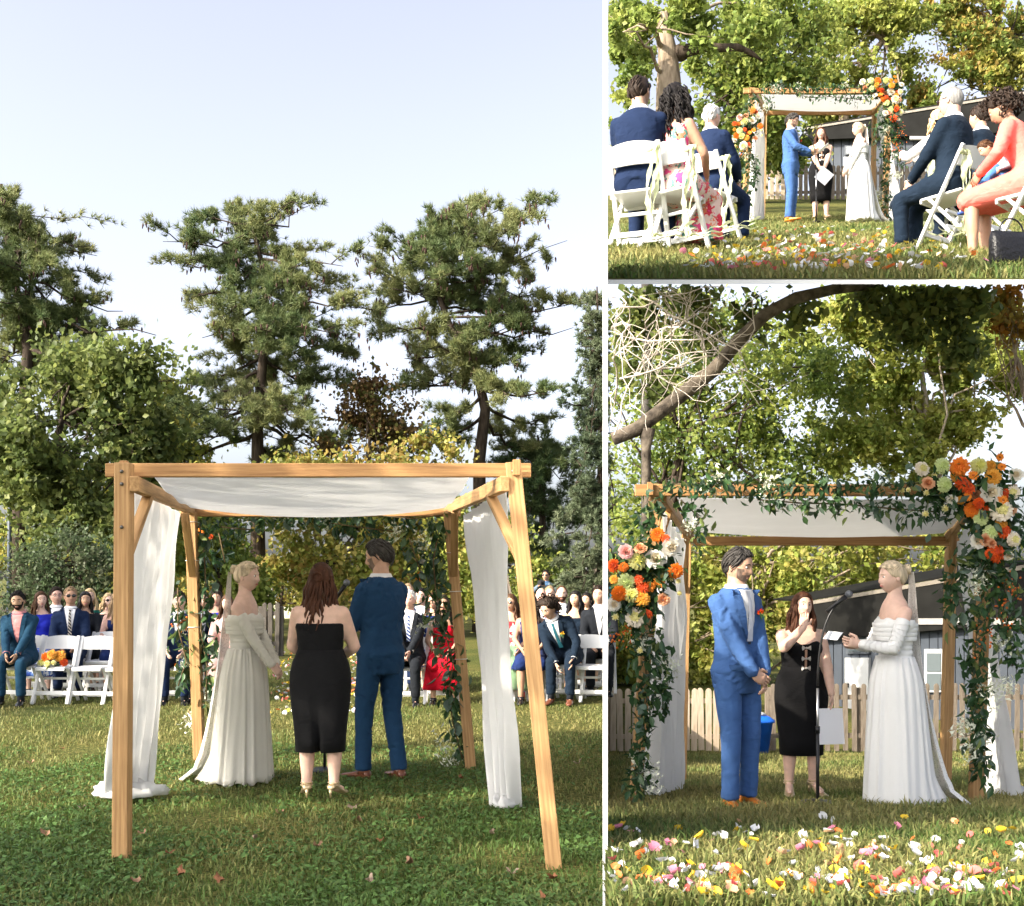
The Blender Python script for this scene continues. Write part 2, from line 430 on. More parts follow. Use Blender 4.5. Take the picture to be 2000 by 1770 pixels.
        P[:, 1] += fr * (0.021 * ns * fz * gs(x, 0.0155) + 0.004 * gs(z - .034, .012) * gs(ax_ - .028, .022)
                         - 0.0085 * gs(ax_ - .031, .015) * gs(z - .014, .012) + 0.0055 * gs(x, .022) * gs(z + .056, .011)
                         - 0.004 * gs(x, .026) * gs(z + .0565, .0030) + 0.006 * gs(x, .020) * gs(z + .095, .018) + 0.004 * gs(ax_ - .046, .018) * gs(z + .018, .018))
        f = []; m = []
        # colour of the face: brows, lips, stubble or beard are where they grow
        for j in range(nv):
            for i in range(nu):
                i2 = (i + 1) % nu; q = (j * nu + i, j * nu + i2, (j + 1) * nu + i2, (j + 1) * nu + i); f.append(q)
                c = P[list(q)].mean(0); mm = 0
                if c[1] > 0.03 and s.beard and (c[2] < -.036 or (abs(c[0]) > .052 and c[2] < -.0)) and not (abs(c[0]) < .019 and -.064 < c[2] < -.050): mm = 5
                m.append(mm)
        g.add(s.H2W(P), f, m)
        M = s.HR; X, Y, Z = M[:, 0], M[:, 1], M[:, 2]; h = s.hs
        def surf(x, z):
            dd = np.array([[x / .0755, 0, z / .116]]); r2 = float((dd ** 2).sum()); dd[0, 1] = math.sqrt(max(1 - r2, .05)); q = headpt(dd)[0]; return q[1]
        for sg in (-1, 1):
            e = s.H2W(A(sg * .031, surf(.031, .014) - .0125, .013)); g.ball(e, A(.0135, .012, .0085) * h, 1, 10, 6, (X, Y, Z))
            e2 = s.H2W(A(sg * .031, surf(.031, .014) - .0025, .013)); g.ball(e2, A(.0065, .0035, .0068) * h, 2, 8, 6, (X, Y, Z))
            # upper lid / lashes and brow
            br = [s.H2W(A(sg * t, surf(t, zz) + .0015 - (0.006 if zz < .03 else 0), zz)) for t, zz in ((.017, .0205), (.031, .0235), (.045, .018))]
            g.tube(br, [.0012 * h, .0024 * h, .0012 * h], 5, 2)
            br = [s.H2W(A(sg * t, surf(t, zz) + .0035, zz)) for t, zz in ((.012, .031), (.030, .0365), (.049, .030))]
            g.tube(br, ([.0022 * h, .0030 * h, .0012 * h] if s.f else [.0034 * h, .0045 * h, .002 * h]), 5, 3)
            # ear
            rr = []
            for t, w_, o in ((-.010, .006, 0), (-.006, .017, .002), (.0, .020, .006), (.006, .017, .010), (.009, .006, .011)):
                rr.append(ell(s.H2W(A(sg * (.070 + o), -.010 - t * .4, -.005)), w_ * 0.78 * h, w_ * 1.5 * h, Y, Z, 10))
            g.rings(rr, 0)
        fe = s.f
        for zz, rr_, dy in ((-.0525, .0034 if fe else .0026, .0052), (-.0600, .004 if fe else .003, .0050)):
            g.tube([s.H2W(A(t, surf(abs(t), zz) + dy - abs(t) * .18, zz + .10 * abs(t))) for t in (-.023, -.012, 0, .012, .023)], [.001 * h, rr_ * h, rr_ * h * .95, rr_ * h, .001 * h], 6, 4)
    # ---- hair
    def cap(s, g, th=0.012, line=None, m=0, noise=0.003, front=.080, nape=-.070, seed=1, part=False):
        nu, nv = (40, 14) if s.hi else (26, 10); lr = np.random.default_rng(seed)
        rows = []
        for j in range(nv + 1):
            r = []
            for i in range(nu):
                ph = 2 * math.pi * i / nu; a = abs(((ph + math.pi) % (2 * math.pi)) - math.pi)
                zl = np.interp(a, [0, .55, .95, 1.25, 1.75, 2.05, 3.15], [front, front - .004, front - .03, .015, -.005, -.045, nape])
                t0 = math.asin(np.clip(zl / .116, -1, 1)); t = t0 + (math.pi / 2 - t0) * j / nv
                d = A(math.sin(ph) * math.cos(t), math.cos(ph) * math.cos(t), math.sin(t))
                q = headpt(d[None])[0]; q = q + nrm(q) * (th * min(1, 0.25 + j / nv * 3.0) + (lr.normal(0, noise) if 0 < j < nv else 0)); r.append(q)
            rows.append(s.H2W(np.array(r)))
        g.rings(rows, m, True)
        inner = [s.H2W(np.array((rows[0] - s.hc) @ s.HR / s.hs * 0.96))]
        g.rings([inner[0], rows[0]], m, False)
    def lock(s, g, p0, pts, r, m=0, n=5): g.tube([p0] + pts, [r * .7] + [r] * (len(pts) - 1) + [r * .25], n, m)
    def make_hair(s):
        st, c = s.hairspec; g = Geo(); k = s.hs; lr = np.random.default_rng(int(abs(s.root.location[0]) * 977 + 13) % 9973)
        W = lambda x, y, z: s.H2W(A(x, y, z))
        nl = 1.0 if s.hi else 0.6
        if st == 'short':
            s.cap(g, .011, noise=.0022, seed=lr.integers(999))
            for q in range(210 if s.hi else 70):               # short locks combed back and down
                ph = lr.uniform(-math.pi, math.pi); a = abs(ph); lo = np.interp(a, [0, .95, 1.3, 1.9, 3.15], [.72, .55, .22, .05, -.45]); el_ = lr.uniform(lo, 1.45); pts = []
                for t in np.linspace(0, 1, 4):
                    e2 = el_ - (.42 if a > 1.0 else -.25) * t; p2 = ph + math.copysign(.30 * t, ph); d = A(math.sin(p2) * math.cos(e2), math.cos(p2) * math.cos(e2), math.sin(e2)); q0 = headpt(d[None])[0]; pts.append(W(*(q0 + nrm(q0) * (.013 + .004 * math.sin(t * 3)))))
                g.tube(pts, [.003 * k, .0058 * k, .005 * k, .002 * k], 4)
        elif st == 'crop': s.cap(g, .007, noise=.0012, front=.082, seed=lr.integers(999))
        elif st == 'thin':
            s.cap(g, .008, noise=.002, front=.100, nape=-.06, seed=lr.integers(999))
        elif st == 'bald':
            for sg in (-1, 1):
                g.tube([W(sg * .074, .02, .01), W(sg * .080, -.02, .005), W(sg * .070, -.06, -.01), W(sg * .04, -.095, -.02), W(0, -.106, -.025)], [.006 * k, .016 * k, .026 * k, .03 * k, .03 * k], 8)
        elif st == 'bun':
            s.cap(g, .016, noise=.0015, front=.078, nape=-.062, seed=3)
            for a in np.linspace(-1.25, 1.25, int(17)):        # swept-back strands
                pts = []
                for t in np.linspace(0, 1, 7):
                    el_ = (1 - t) * (0.70 - 0.25 * abs(a)) + t * 0.42; ph = a * (1 - t) * 1.25 + math.copysign(math.pi, a if a else 1) * t
                    d = A(math.sin(ph) * math.cos(el_), math.cos(ph) * math.cos(el_), math.sin(el_ + .55 * math.sin(math.pi * t)))
                    q = headpt(nrm(d)[None])[0]; pts.append(W(*(q + nrm(q) * .0165)))
                g.tube(pts, [.004 * k] + [.0075 * k] * 5 + [.005 * k], 5)
            bc = A(0, -.118, .055)
            g.ball(W(*bc), A(.040, .034, .036) * k, 0, 14, 9, (s.HR[:, 0], s.HR[:, 1], s.HR[:, 2]))
            for q in range(5):
                ring = [W(*(bc + A(math.cos(t) * .034, math.sin(t) * .012 * math.sin(q) - .012 + .008 * q / 2, math.sin(t) * .032) * (1.08 - .1 * q / 2))) for t in np.linspace(0, 5.6, 9)]
                g.tube(ring, .008 * k, 5)
        elif st in ('long', 'half', 'bob'):
            s.cap(g, .017, noise=.0025, front=.078, nape=-.085, seed=lr.integers(999))
            L = {'long': .36, 'half': .34, 'bob': .14}[st]; n = int((64 if st != 'bob' else 46) * nl)
            for q in range(n):
                ph = lr.uniform(0.95, 2 * math.pi - 0.95); d = A(math.sin(ph) * .9, math.cos(ph) * .9, lr.uniform(.05, .75)); q0 = headpt(nrm(d)[None])[0] * 1.12
                pts = [W(*q0)]; bx_, by_ = math.sin(ph) * (.082 + lr.uniform(0, .012)), math.cos(ph) * .095
                ln = L * lr.uniform(.75, 1.1); wv = lr.uniform(0, 6)
                base = W(bx_, by_ - .004, -.02); pts.append(base)
                dn = A(0, 0, -1)
                outw = s.HR @ A(math.sin(ph), math.cos(ph), 0)
                for t in np.linspace(.2, 1, 6):
                    spread = outw * (.020 + (.055 if t > .45 else .0) * (t - .45)) * (1 if by_ < 0.02 else .6)
                    wob = s.HR[:, 0] * math.sin(wv + t * 8) * .012 + s.HR[:, 1] * math.cos(wv + t * 7) * .010
                    pts.append(base + dn * ln * t * k + spread + wob)
                g.tube(pts, [.008 * k, .013 * k] + [lr.uniform(.009, .014) * k] * 5 + [.003 * k], 5)
            if st == 'half':                                   # twisted half-up at the back
                for q in range(7):
                    t0 = q * .9; pts = [W(.034 * math.cos(t0 + t), -.108 - .012 * math.sin(2 * t), .015 + .030 * math.sin(t0 + t)) for t in np.linspace(0, 2.6, 6)]
                    g.tube(pts, [.005 * k] + [.011 * k] * 4 + [.004 * k], 5)
        elif st == 'curly':
            s.cap(g, .03, noise=.006, front=.085, nape=-.08, seed=5)
            for q in range(int(150 * nl)):
                el_ = lr.uniform(-.5, 1.45); w_ = 1.45 if el_ < .45 else .7; ph = lr.uniform(w_, 2 * math.pi - w_); d = A(math.sin(ph) * math.cos(el_), math.cos(ph) * math.cos(el_), math.sin(el_))
                b = headpt(nrm(d)[None])[0] * 1.22; r_ = lr.uniform(.012, .024); dn = nrm(d + A(0, 0, -1.0) + lr.normal(0, .3, 3)); e1 = nrm(np.cross(dn, d + A(.01, 0, 0))); e2 = np.cross(dn, e1); p0 = lr.uniform(0, 6)
                pts = [W(*(b + dn * t * .07 + r_ * (e1 * math.cos(p0 + t * 9) + e2 * math.sin(p0 + t * 9)))) for t in np.linspace(0, 1, 8)]
                g.tube(pts, [.004 * k] + [.0085 * k] * 6 + [.003 * k], 5)
        elif st == 'longcurly':
            s.cap(g, .03, noise=.005, front=.082, nape=-.09, seed=8)
            for q in range(int(120)):
                ph = lr.uniform(0.9, 2 * math.pi - 0.9); base = A(math.sin(ph) * .095 * lr.uniform(.7, 1.15), math.cos(ph) * .11 * lr.uniform(.7, 1.1), lr.uniform(-.04, .10)); ln = lr.uniform(.22, .46); r_ = lr.uniform(.010, .018); p0 = lr.uniform(0, 6)
                ow = A(math.sin(ph), math.cos(ph), 0)
                pts = []
                for t in np.linspace(0, 1, 14):
                    pts.append(W(*base) + A(0, 0, -ln * t * k) + (s.HR @ ow) * (.05 * math.sin(min(1, t * 1.6) * 1.6)) * k + r_ * (s.HR[:, 0] * math.cos(p0 + t * 17) + s.HR[:, 1] * math.sin(p0 + t * 17)))
                g.tube(pts, [.005 * k] + [.009 * k] * 12 + [.003 * k], 5)
        s.hair = g.obj('hair', hair_mat(c), s.root)
        if s.glasses:
            gg = Geo(); h = s.hs; X, Y, Z = s.HR[:, 0], s.HR[:, 1], s.HR[:, 2]
            dz = .095 if s.glasses == 'up' else .012; dy = .070 if s.glasses == 'up' else .098
            for sg in (-1, 1):
                if s.glasses == 'clear':
                    gg.tube([W(sg * .031 + math.cos(t) * .022, dy, dz + math.sin(t) * .015) for t in np.linspace(0, 6.28, 13)], .0018 * h, 5)
                else: gg.ball(W(sg * .032, dy - .002, dz), A(.027, .006, .020) * h, 0, 12, 6, (X, Y, Z))
                gg.tube([W(sg * .055, dy - .004, dz + .004), W(sg * .076, .05, dz + .004), W(sg * .082, -.012, dz + .002)], .0022 * h, 5)
            gg.tube([W(-.012, dy, dz + .004), W(.012, dy, dz + .004)], .002 * h, 5)
            gg.obj('glasses', LENS, s.root)
    # ---- clothing
    def part(s, name, g, m, smooth=True): return g.obj(name, m, s.root, smooth)
    def patch(s, name, bvh, fn, nu, nv, off, m):
        """cloth piece laid on the front of the torso; fn gives (x, z) measured up from the pelvis"""
        g = Geo(); v = []
        for j in range(nv + 1):
            for i in range(nu + 1):
                x, z = fn(i / nu, j / nv); M = s.ROT(z); o = s.up(x, .6, z); hit = bvh.ray_cast(Vector(o), Vector(-M[:, 1]))
                p = np.array(hit[0]) if hit[0] is not None else s.up(x, .1, z)
                v.append(p + M[:, 1] * off)
        f = [(j * (nu + 1) + i, j * (nu + 1) + i + 1, (j + 1) * (nu + 1) + i + 1, (j + 1) * (nu + 1) + i) for j in range(nv) for i in range(nu)]
        # give it thickness
        n = len(v); v2 = [p - s.ROT(.3)[:, 1] * .006 for p in v]
        g.add(v + v2, f + [tuple(n + i for i in q[::-1]) for q in f]); return s.part(name, g, m)
    def jacket(s, m, shirt, tie=None, hem=None, button=.20, flower=None, vest=None, striped=False):
        k = s.k; g = Geo(); vox = .0125 if s.hi else .019; hem = (-.02 if s.seated else -.155) if hem is None else hem
        zs = [hem, hem * .5, 0, .06, .12, .18, .24, .30, .36, .42, .46, .50, .53, .556]
        g.rings([s.ring(z * k, .014 + (.018 if z < .05 else 0), .013 + (.018 if z < .05 else 0), 28, 2.4) for z in zs])
        if s.seated:
            for i in (0, 1): g.limb([s.hip[i] + A(0, -.02, .015), s.hip[i] * .6 + s.knee[i] * .4 + A(0, 0, .01)], A(.115, .10) * k)
        fa = (.8 + .2 * s.fat)
        for i in (0, 1):
            cuff = s.wri[i] * .93 + s.elb[i] * .07
            g.limb([s.sho[i], s.elb[i], cuff], A(.065, .055, .045) * k * fa)
        j = wrinkle(remesh(g, vox, 3), .0052, .085, s.root.location[0]); s.part('jacket', j, m); b = bvh_of(j)
        s.patch('shirt_front', b, lambda u, v: ((u - .5) * 2 * (.072 * v ** .75 + .004) * k, (button + (.548 - button) * v) * k), 6, 10, .005, shirt)
        if vest is not None:
            s.patch('waistcoat', b, lambda u, v: ((u - .5) * 2 * (.072 * (v * .62) ** .75 + .006) * k, (button + (.548 - button) * v * .55) * k), 6, 5, .009, vest)
        for sg in (-1, 1):
            def lap(u, v, sg=sg):
                w = .072 * v ** .75 + .003; wd = .050 * math.sin(min(1, v * 1.25) * math.pi * .62) + .004
                return (sg * (w + (u - .12) * wd) * k, (button - .01 + (.556 - button) * v) * k)
            s.patch('lapel', b, lap, 2, 10, .011, m)
        if tie is not None:
            s.patch('tie', b, lambda u, v: ((u - .5) * (.050 - .030 * v + (.016 if v > .93 else 0)) * k, (button + (.54 - button) * v) * k), 2, 10, .014, tie)
        # shirt collar and cuffs
        c = Geo(); r0 = s.ring(.553 * k, .006, .010, 20); r1 = s.ring(.585 * k, .009, .009, 20); r2 = s.ring(.583 * k, .003, .002, 20)
        c.rings([r0, r1, r2], 0, False)
        if not s.lean and s.hi or True: s.part('collar', c, shirt)
        for i in (0, 1):
            q = Geo(); a = s.wri[i] * .96 + s.elb[i] * .04; d = nrm(s.wri[i] - s.elb[i]); q.tube([a - d * .03, a + d * .004 * k], [.043 * k * fa, .042 * k * fa], 14); s.part('cuff', q, shirt)
        if s.hi:
            s.patch('button', b, lambda u, v: ((u - .5) * .018 * k, (button - .02 + v * .018) * k), 1, 1, .012, mat('button_dark', (.02, .025, .04), .4))
            s.patch('pocket_flap', b, lambda u, v: ((-.15 + u * .11) * k, (.005 + v * .04 + .01 * u) * k), 4, 1, .006, m)
            s.patch('pocket_flap', b, lambda u, v: ((.04 + u * .11) * k, (.015 + v * .04 - .01 * u) * k), 4, 1, .006, m)
        if flower is not None:
            x, z = -.085 * k, .40 * k; o = s.up(x, .6, z); M = s.ROT(z); hit = b.ray_cast(Vector(o), Vector(-M[:, 1])); p = np.array(hit[0]) + M[:, 1] * .022
            q = Geo(); lr = np.random.default_rng(4)
            for t in range(22):
                d = nrm(lr.normal(0, 1, 3) + M[:, 1] * 1.2); e = nrm(np.cross(d, lr.normal(0, 1, 3))); q.add([p, p + d * .026 + e * .010, p + d * .032, p + d * .026 - e * .010], [(0, 1, 2, 3)], 0)
            for t in range(6):
                d = nrm(lr.normal(0, .6, 3) - A(0, 0, 1) + M[:, 1] * .6); e = nrm(np.cross(d, A(.2, .9, .1))); q.add([p, p + d * .03 + e * .009, p + d * .07, p + d * .03 - e * .009], [(0, 1, 2, 3)], 1)
            q.obj('boutonniere', [flower, mat('garland_leaf', (.035, .085, .03), .5)], s.root)
        return b
    def trousers(s, m, hem=.045):
        k = s.k; g = Geo(); fa = .8 + .2 * s.fat
        g.rings([s.ring(z * k, .010, .010, 24) for z in (-.11, -.05, 0, .05, .10)])
        for i in (0, 1):
            c = s.ank[i] + A(0, 0, -.02 if not s.seated else .03); d = nrm(s.ank[i] - s.knee[i]); 
            g.limb([s.hip[i], s.hip[i] * .5 + s.knee[i] * .5, s.knee[i], s.knee[i] * .45 + s.ank[i] * .55], A(.100, .088, .069, .061) * k * fa)
            g.tube([s.knee[i] * .6 + s.ank[i] * .4, s.knee[i] * .3 + s.ank[i] * .7, c + (s.ank[i] - c) * 0 ], A(.063, .060, .060) * k * fa, 14)
        j = wrinkle(remesh(g, .0125 if s.hi else .019, 2), .0055, .10, s.root.location[0] + 3); s.part('trousers', j, m)
    def shoes(s, m, sock=None, heel=False, sandal=False):
        k = s.k
        for i in (0, 1):
            g = Geo(); a = s.ank[i]; t = s.toe[i]; x = A(-t[1], t[0], 0); z0 = a[2] - .085
            hl = .0 if not heel else .055
            rr = []
            for y, w, h, zb in ((-.075, .018, .03, hl), (-.065, .030, .062, hl), (-.03, .034, .075, hl), (.02, .034, .062, hl * .75), (.07, .038, .045, hl * .3), (.12, .043, .034, 0), (.165, .038, .026, 0), (.195, .022, .018, 0), (.203, .006, .012, .004)):
                if sandal: h = h * .55
                c = A(a[0], a[1], z0 + zb) + t * (y + .01) * k
                rr.append(ell(c + A(0, 0, h / 2), w * k, h / 2 + .002, x, A(0, 0, 1), 14, 2.6))
            g.rings(rr)
            if not sandal:
                g.tube([a + A(0, 0, .0) - t * .005, a + A(0, 0, -.05)], [.042 * k, .046 * k], 12)
            if heel: g.tube([A(a[0], a[1], z0 + .062) - t * .055 * k, A(a[0], a[1], z0) - t * .055 * k], [.014, .006], 8)
            if sandal:
                g.tube([a + A(0, 0, -.005) + x * .0 + (x * math.cos(q) + t * math.sin(q)) * .041 * k for q in np.linspace(0, 6.283, 13)], .006, 6)
                g.tube([a + A(0, 0, .012) + (x * math.cos(q) + t * math.sin(q)) * .040 * k for q in np.linspace(0, 6.283, 13)], .006, 6)
            s.part('shoe', g, m)
            if sock is not None:
                q = Geo(); q.tube([a + A(0, 0, -.03), a * .72 + s.knee[i] * .28], [.043 * k, .047 * k], 12); s.part('sock', q, sock)
    def top(s, m, z1=.50, z0=-.02, sleeve=None, infl=.008, name='top', strap=False):
        """blouse or bodice; sleeve: None, 'short' or 'long'"""
        k = s.k; g = Geo(); zs = np.linspace(z0, z1, 12)
        g.rings([s.ring(z * k, infl, infl, 26) for z in zs])
        if s.f:
            M = s.ROT(.33 * k)
            for sg in (-1, 1): g.ball(s.up(sg * .068 * k * s.fat, .070 * k * s.fat, .345 * k), A(.068 + infl, .058 + infl, .064 + infl) * k, 0, 12, 8, (M[:, 0], M[:, 1], M[:, 2]))
        if sleeve:
            for i in (0, 1):
                e = s.elb[i]; sh = s.sho[i]; fa = .8 + .2 * s.fat
                if sleeve == 'short': g.limb([sh, sh * .45 + e * .55], A(.062, .056) * k * fa)
                else: g.limb([sh, e, s.wri[i] * .95 + e * .05], A(.064, .052, .040) * k * fa)
        j = wrinkle(remesh(g, .0125 if s.hi else .019, 2), .003, .07, s.root.location[0] + 5); s.part(name, j, m); return bvh_of(j)
    def seated_skirt(s, m, length=.0, flare=.03, pleat=.012, name='skirt'):
        """skirt over the lap; length = how far it falls below the knees"""
        k = s.k; g = Geo()
        g.rings([s.ring(z * k, .016, .016, 24) for z in (-.10, -.04, .02, .08, .13)])
        for i in (0, 1): g.limb([s.hip[i], s.knee[i] + nrm(s.knee[i] - s.hip[i]) * .02], A(.118, .088) * k)
        g.limb([(s.hip[0] + s.hip[1]) / 2, (s.knee[0] + s.knee[1]) / 2], A(.10, .085) * k)
        j = wrinkle(remesh(g, .018, 4), .006, .10); lr = np.random.default_rng(3)
        if length > 0:
            c0 = (s.knee[0] + s.knee[1]) / 2; w = abs(s.knee[1][0] - s.knee[0][0]) / 2 + .085
            rr = []
            for t in np.linspace(0, 1, 9):
                an = np.arange(48) * 2 * math.pi / 48; c = c0 + A(0, -.02 - .04 * t, .05 - t * length)
                rad = 1 + pleat * 9 * t * np.sin(an * 9 + 1.3 * np.sin(an * 2))
                rr.append(np.stack([c[0] + np.cos(an) * (w + flare * t) * rad, c[1] + np.sin(an) * (.10 + flare * t) * rad, np.full(48, c[2])], 1))
            j.rings(rr, 0, True)
        s.part(name, j, m)
# ------------------------------------------------------------------ ground
def zB(Y): return HC - 0.64 - (1400.0 - HY) / F * np.minimum(Y, 21.0) + 0.0 * Y                     # lawn right of the partition falls away gently
def zC(Y): Y = np.asarray(Y, float); return HC - 0.478 + (HY - 382.0) / F * Y + 0.32 * np.clip((Y - 21) / 15, 0, 1.3) ** 1.4                              # raised terrace climbs the slope
def YA(py): return HC * F / (py - HY)
def YB(py): return 0.64 * F / (py - 1400.0)
def YC(py): return 0.478 * F / (py - 382.0)
PXB = 1182.0                                                                               # line of the partition
def rel(px): return (px - CX) / F

def ground_material():
    m = bpy.data.materials.new('lawn_soil'); m.use_nodes = True; n = m.node_tree.nodes; l = m.node_tree.links; b = n['Principled BSDF']
    tc = n.new('ShaderNodeTexCoord')
    def noise(sc, det=6):
        z = n.new('ShaderNodeTexNoise'); z.inputs['Scale'].default_value = sc; z.inputs['Detail'].default_value = det; l.new(tc.outputs['Object'], z.inputs['Vector']); return z
    def ramp(z, stops):
        r = n.new('ShaderNodeValToRGB'); e = r.color_ramp.elements
        while len(e) < len(stops): e.new(0.5)
        for q, (p, c) in zip(e, stops): q.position = p; q.color = (*c, 1)
        l.new(z.outputs['Fac'], r.inputs['Fac']); return r
    a = ramp(noise(38, 8), [(.30, (.030, .036, .012)), (.48, (.075, .090, .026)), (.60, (.150, .140, .050)), (.74, (.24, .20, .09))])
    c = ramp(noise(0.8, 4), [(.35, (.75, .85, .7)), (.6, (1.25, 1.15, 1.0))])
    mx = n.new('ShaderNodeMixRGB'); mx.blend_type = 'MULTIPLY'; mx.inputs[0].default_value = 1; l.new(a.outputs[0], mx.inputs[1]); l.new(c.outputs[0], mx.inputs[2])
    l.new(mx.outputs[0], b.inputs['Base Color']); b.inputs['Roughness'].default_value = 0.95; b.inputs['Specular IOR Level'].default_value = 0.1
    bp = n.new('ShaderNodeBump'); bp.inputs['Strength'].default_value = 0.9; bp.inputs['Distance'].default_value = 0.04
    l.new(noise(60, 6).outputs['Fac'], bp.inputs['Height']); l.new(bp.outputs[0], b.inputs['Normal']); return m
M_LAWN = ground_material()
WHITE = mat('white_paint', (0.80, 0.80, 0.80), 0.5, 0.02, 3)

def bumps(X, Y): return 0.018 * np.sin(X * 1.7 + 0.6 * np.sin(Y * 1.1)) * np.sin(Y * 1.3 + 1) 
def sheet(name, pxs, Ys, zf):
    v = []; f = []
    for Y in Ys:
        for px in pxs: X = rel(px) * max(Y, 3.0); v.append((X, Y, zf(X, Y)))
    n = len(pxs)
    for j in range(len(Ys) - 1):
        for i in range(n - 1): f.append((j * n + i, j * n + i + 1, (j + 1) * n + i + 1, (j + 1) * n + i))
    g = Geo(); g.add(v, f); o = g.obj(name, M_LAWN); return o
ys = np.concatenate([[-40, -15, -5, 0, 2], np.linspace(3, 26, 60), [30, 36, 45, 60, 90, 150, 400, 1500]])
pa = np.concatenate([[-30000, -9000, -3000, -1500, -800], np.linspace(-400, 1176, 40), [PXB]])
pb = np.concatenate([[PXB], np.linspace(1188, 2300, 30), [2800, 4000, 9000, 30000]])
def zAf(X, Y): return 0.0 + bumps(X, Y) * (1 if Y > 3 else 0)
def zBf(X, Y):
    return float(zB(max(Y, 3.2))) + bumps(X, Y)
tag(sheet('lawn', pa, ys, zAf), 'shaded green lawn under the cream timber arch', None, kind='structure')
tag(sheet('lawn', pb, ys, zBf), 'lawn sprinkled with petals in front of the flowered arch', None, kind='structure')
# bank between the two lawns
g = Geo(); v = []; f = []
for Y in ys:
    X = rel(PXB) * max(Y, 3.0); v += [(X, Y, zAf(X, Y)), (X, Y, zBf(X, Y))]
for j in range(len(ys) - 1): f.append((2 * j, 2 * j + 1, 2 * j + 3, 2 * j + 2))
g.add(v, f); tag(g.obj('bank', M_LAWN), 'low grass bank between the two lawns', kind='structure')

# raised terrace: thin white slab with turf on top, carried by the partition and by columns at its far end
TY0, TY1 = 6.45, 54.0
yt = np.concatenate([np.linspace(TY0, 22, 44), np.linspace(24, TY1, 15)])
pc = np.linspace(1187, 2060, 30)
g = Geo(); v = []; f = []; n = len(pc)
for Y in yt:
    for px in pc:
        X = rel(px) * Y; v.append((X, Y, float(zC(Y)) + (0.6 * bumps(X, Y) + 0.011 if Y > TY0 + .2 else 0)))
for j in range(len(yt) - 1):
    for i in range(n - 1): f.append((j * n + i, j * n + i + 1, (j + 1) * n + i + 1, (j + 1) * n + i))
g.add(v, f); tag(g.obj('terrace_lawn', M_LAWN), 'sunny sloping lawn of the raised terrace', kind='structure')
g = Geo(); rr = []
for Y in (TY0, 12, 18, 22, 26, 30, 34, 38, 42, 46, TY1):
    t = (Y - TY0) / (TY1 - TY0); z = float(zC(Y)); a, b = rel(1186.5) * Y, rel(2061) * Y; d = .004 + .03 * min(1, t * 4)
    rr.append(np.array([(a, Y, z - d), (b, Y, z - d), (b, Y, z - .0295 - t * .95), (a, Y, z - .0295 - t * .95)]))
g.rings(rr, 0, True)
terr = g.obj('terrace_slab', WHITE, None, False); tag(terr, 'white edge and slab of the raised terrace', kind='structure')
for px in (1262, 2058):
    g = Geo(); Y = 50.0; X = rel(px) * Y; g.tube([(X, Y, zBf(X, Y)), (X, Y, float(zC(Y)) - .9)], .22, 14); g.tube([(X, Y, zBf(X, Y)), (X, Y, zBf(X, Y) + .15)], .34, 14)
    tag(g.obj('terrace_column', mat('column_dark', (.05, .045, .04), .8, .2, 4)), {1262: 'dark column far behind the old tree with bare twigs', 2058: 'dark column outside the right edge under the far end of the terrace'}[px], 'column')
g = Geo(); v = []
for Y in (5.2, 6.9):
    for px in (1177, 1187):
        X = rel(px) * 5.2 + (Y - 5.2) * rel(PXB) ; v += [(X, Y, -0.2), (X, Y, HC + HY / F * 6.9 + 0.3)]
g.add(v, [(0, 2, 3, 1), (4, 5, 7, 6), (0, 1, 5, 4), (2, 6, 7, 3), (1, 3, 7, 5)])
tag(g.obj('partition', WHITE, None, False), 'slim white upright partition between the big lawn and the two smaller scenes', 'partition')

# ------------------------------------------------------------------ grass
def grass(name, pts, hgt, col_, seed, label):
    lr = np.random.default_rng(seed); n = len(pts)
    a = lr.uniform(0, 2 * math.pi, n); w = hgt * lr.uniform(.07, .16, n); ln = hgt * np.clip(lr.lognormal(-.12, .38, n), .4, 2.2); le = lr.uniform(.15, 1.0, n); b = lr.uniform(0, 2 * math.pi, n)
    sx = np.stack([np.cos(a) * w, np.sin(a) * w, np.zeros(n)], 1); le_v = np.stack([np.cos(b) * le * ln, np.sin(b) * le * ln, np.zeros(n)], 1)
    upv = np.zeros((n, 3)); upv[:, 2] = ln
    p0 = pts - sx; p1 = pts + sx; p2 = pts + upv * .6 + le_v * .35 + sx * .8; p3 = pts + upv * .6 + le_v * .35 - sx * .8; tip = pts + upv * (1 - .35 * le)[:, None] + le_v
    V = np.stack([p0, p1, p2, p3, tip], 1).reshape(-1, 3); base = np.arange(n)[:, None] * 5
    T = np.concatenate([base + A(0, 1, 2).astype(int), base + A(0, 2, 3).astype(int), base + A(3, 2, 4).astype(int)])
    C = np.repeat(col_, 5, 0)
    return soup(name, V, T, C, mat('grass_blade', (1, 1, 1), .6, attr=True, trans=.35, spec=.25))
def grass_cols(X, Y, lr, dry):
    n = len(X); q = np.sin(X * 1.9 + 1.3 * np.sin(Y * 1.1)) * np.sin(Y * 1.6 + .7 * np.sin(X * 2.3)) * .5 + .5
    t = np.clip(dry + (q - .5) * .7 + lr.normal(0, .22, n), 0, 1)[:, None]
    gr = A(.085, .145, .034); yl = A(.30, .265, .10); c = gr * (1 - t) + yl * t
    c = c * lr.uniform(.65, 1.35, (n, 1)); return c
def scatter(n, px0, px1, Y0, Y1, lr, pw=0.0):
    u = lr.uniform(0, 1, n); Y = (Y0 ** (1 - pw) + u * (Y1 ** (1 - pw) - Y0 ** (1 - pw))) ** (1 / (1 - pw)) if pw != 1 else Y0 * (Y1 / Y0) ** u
    px = lr.uniform(px0, px1, n); return rel(px) * Y, Y
lr = np.random.default_rng(11)
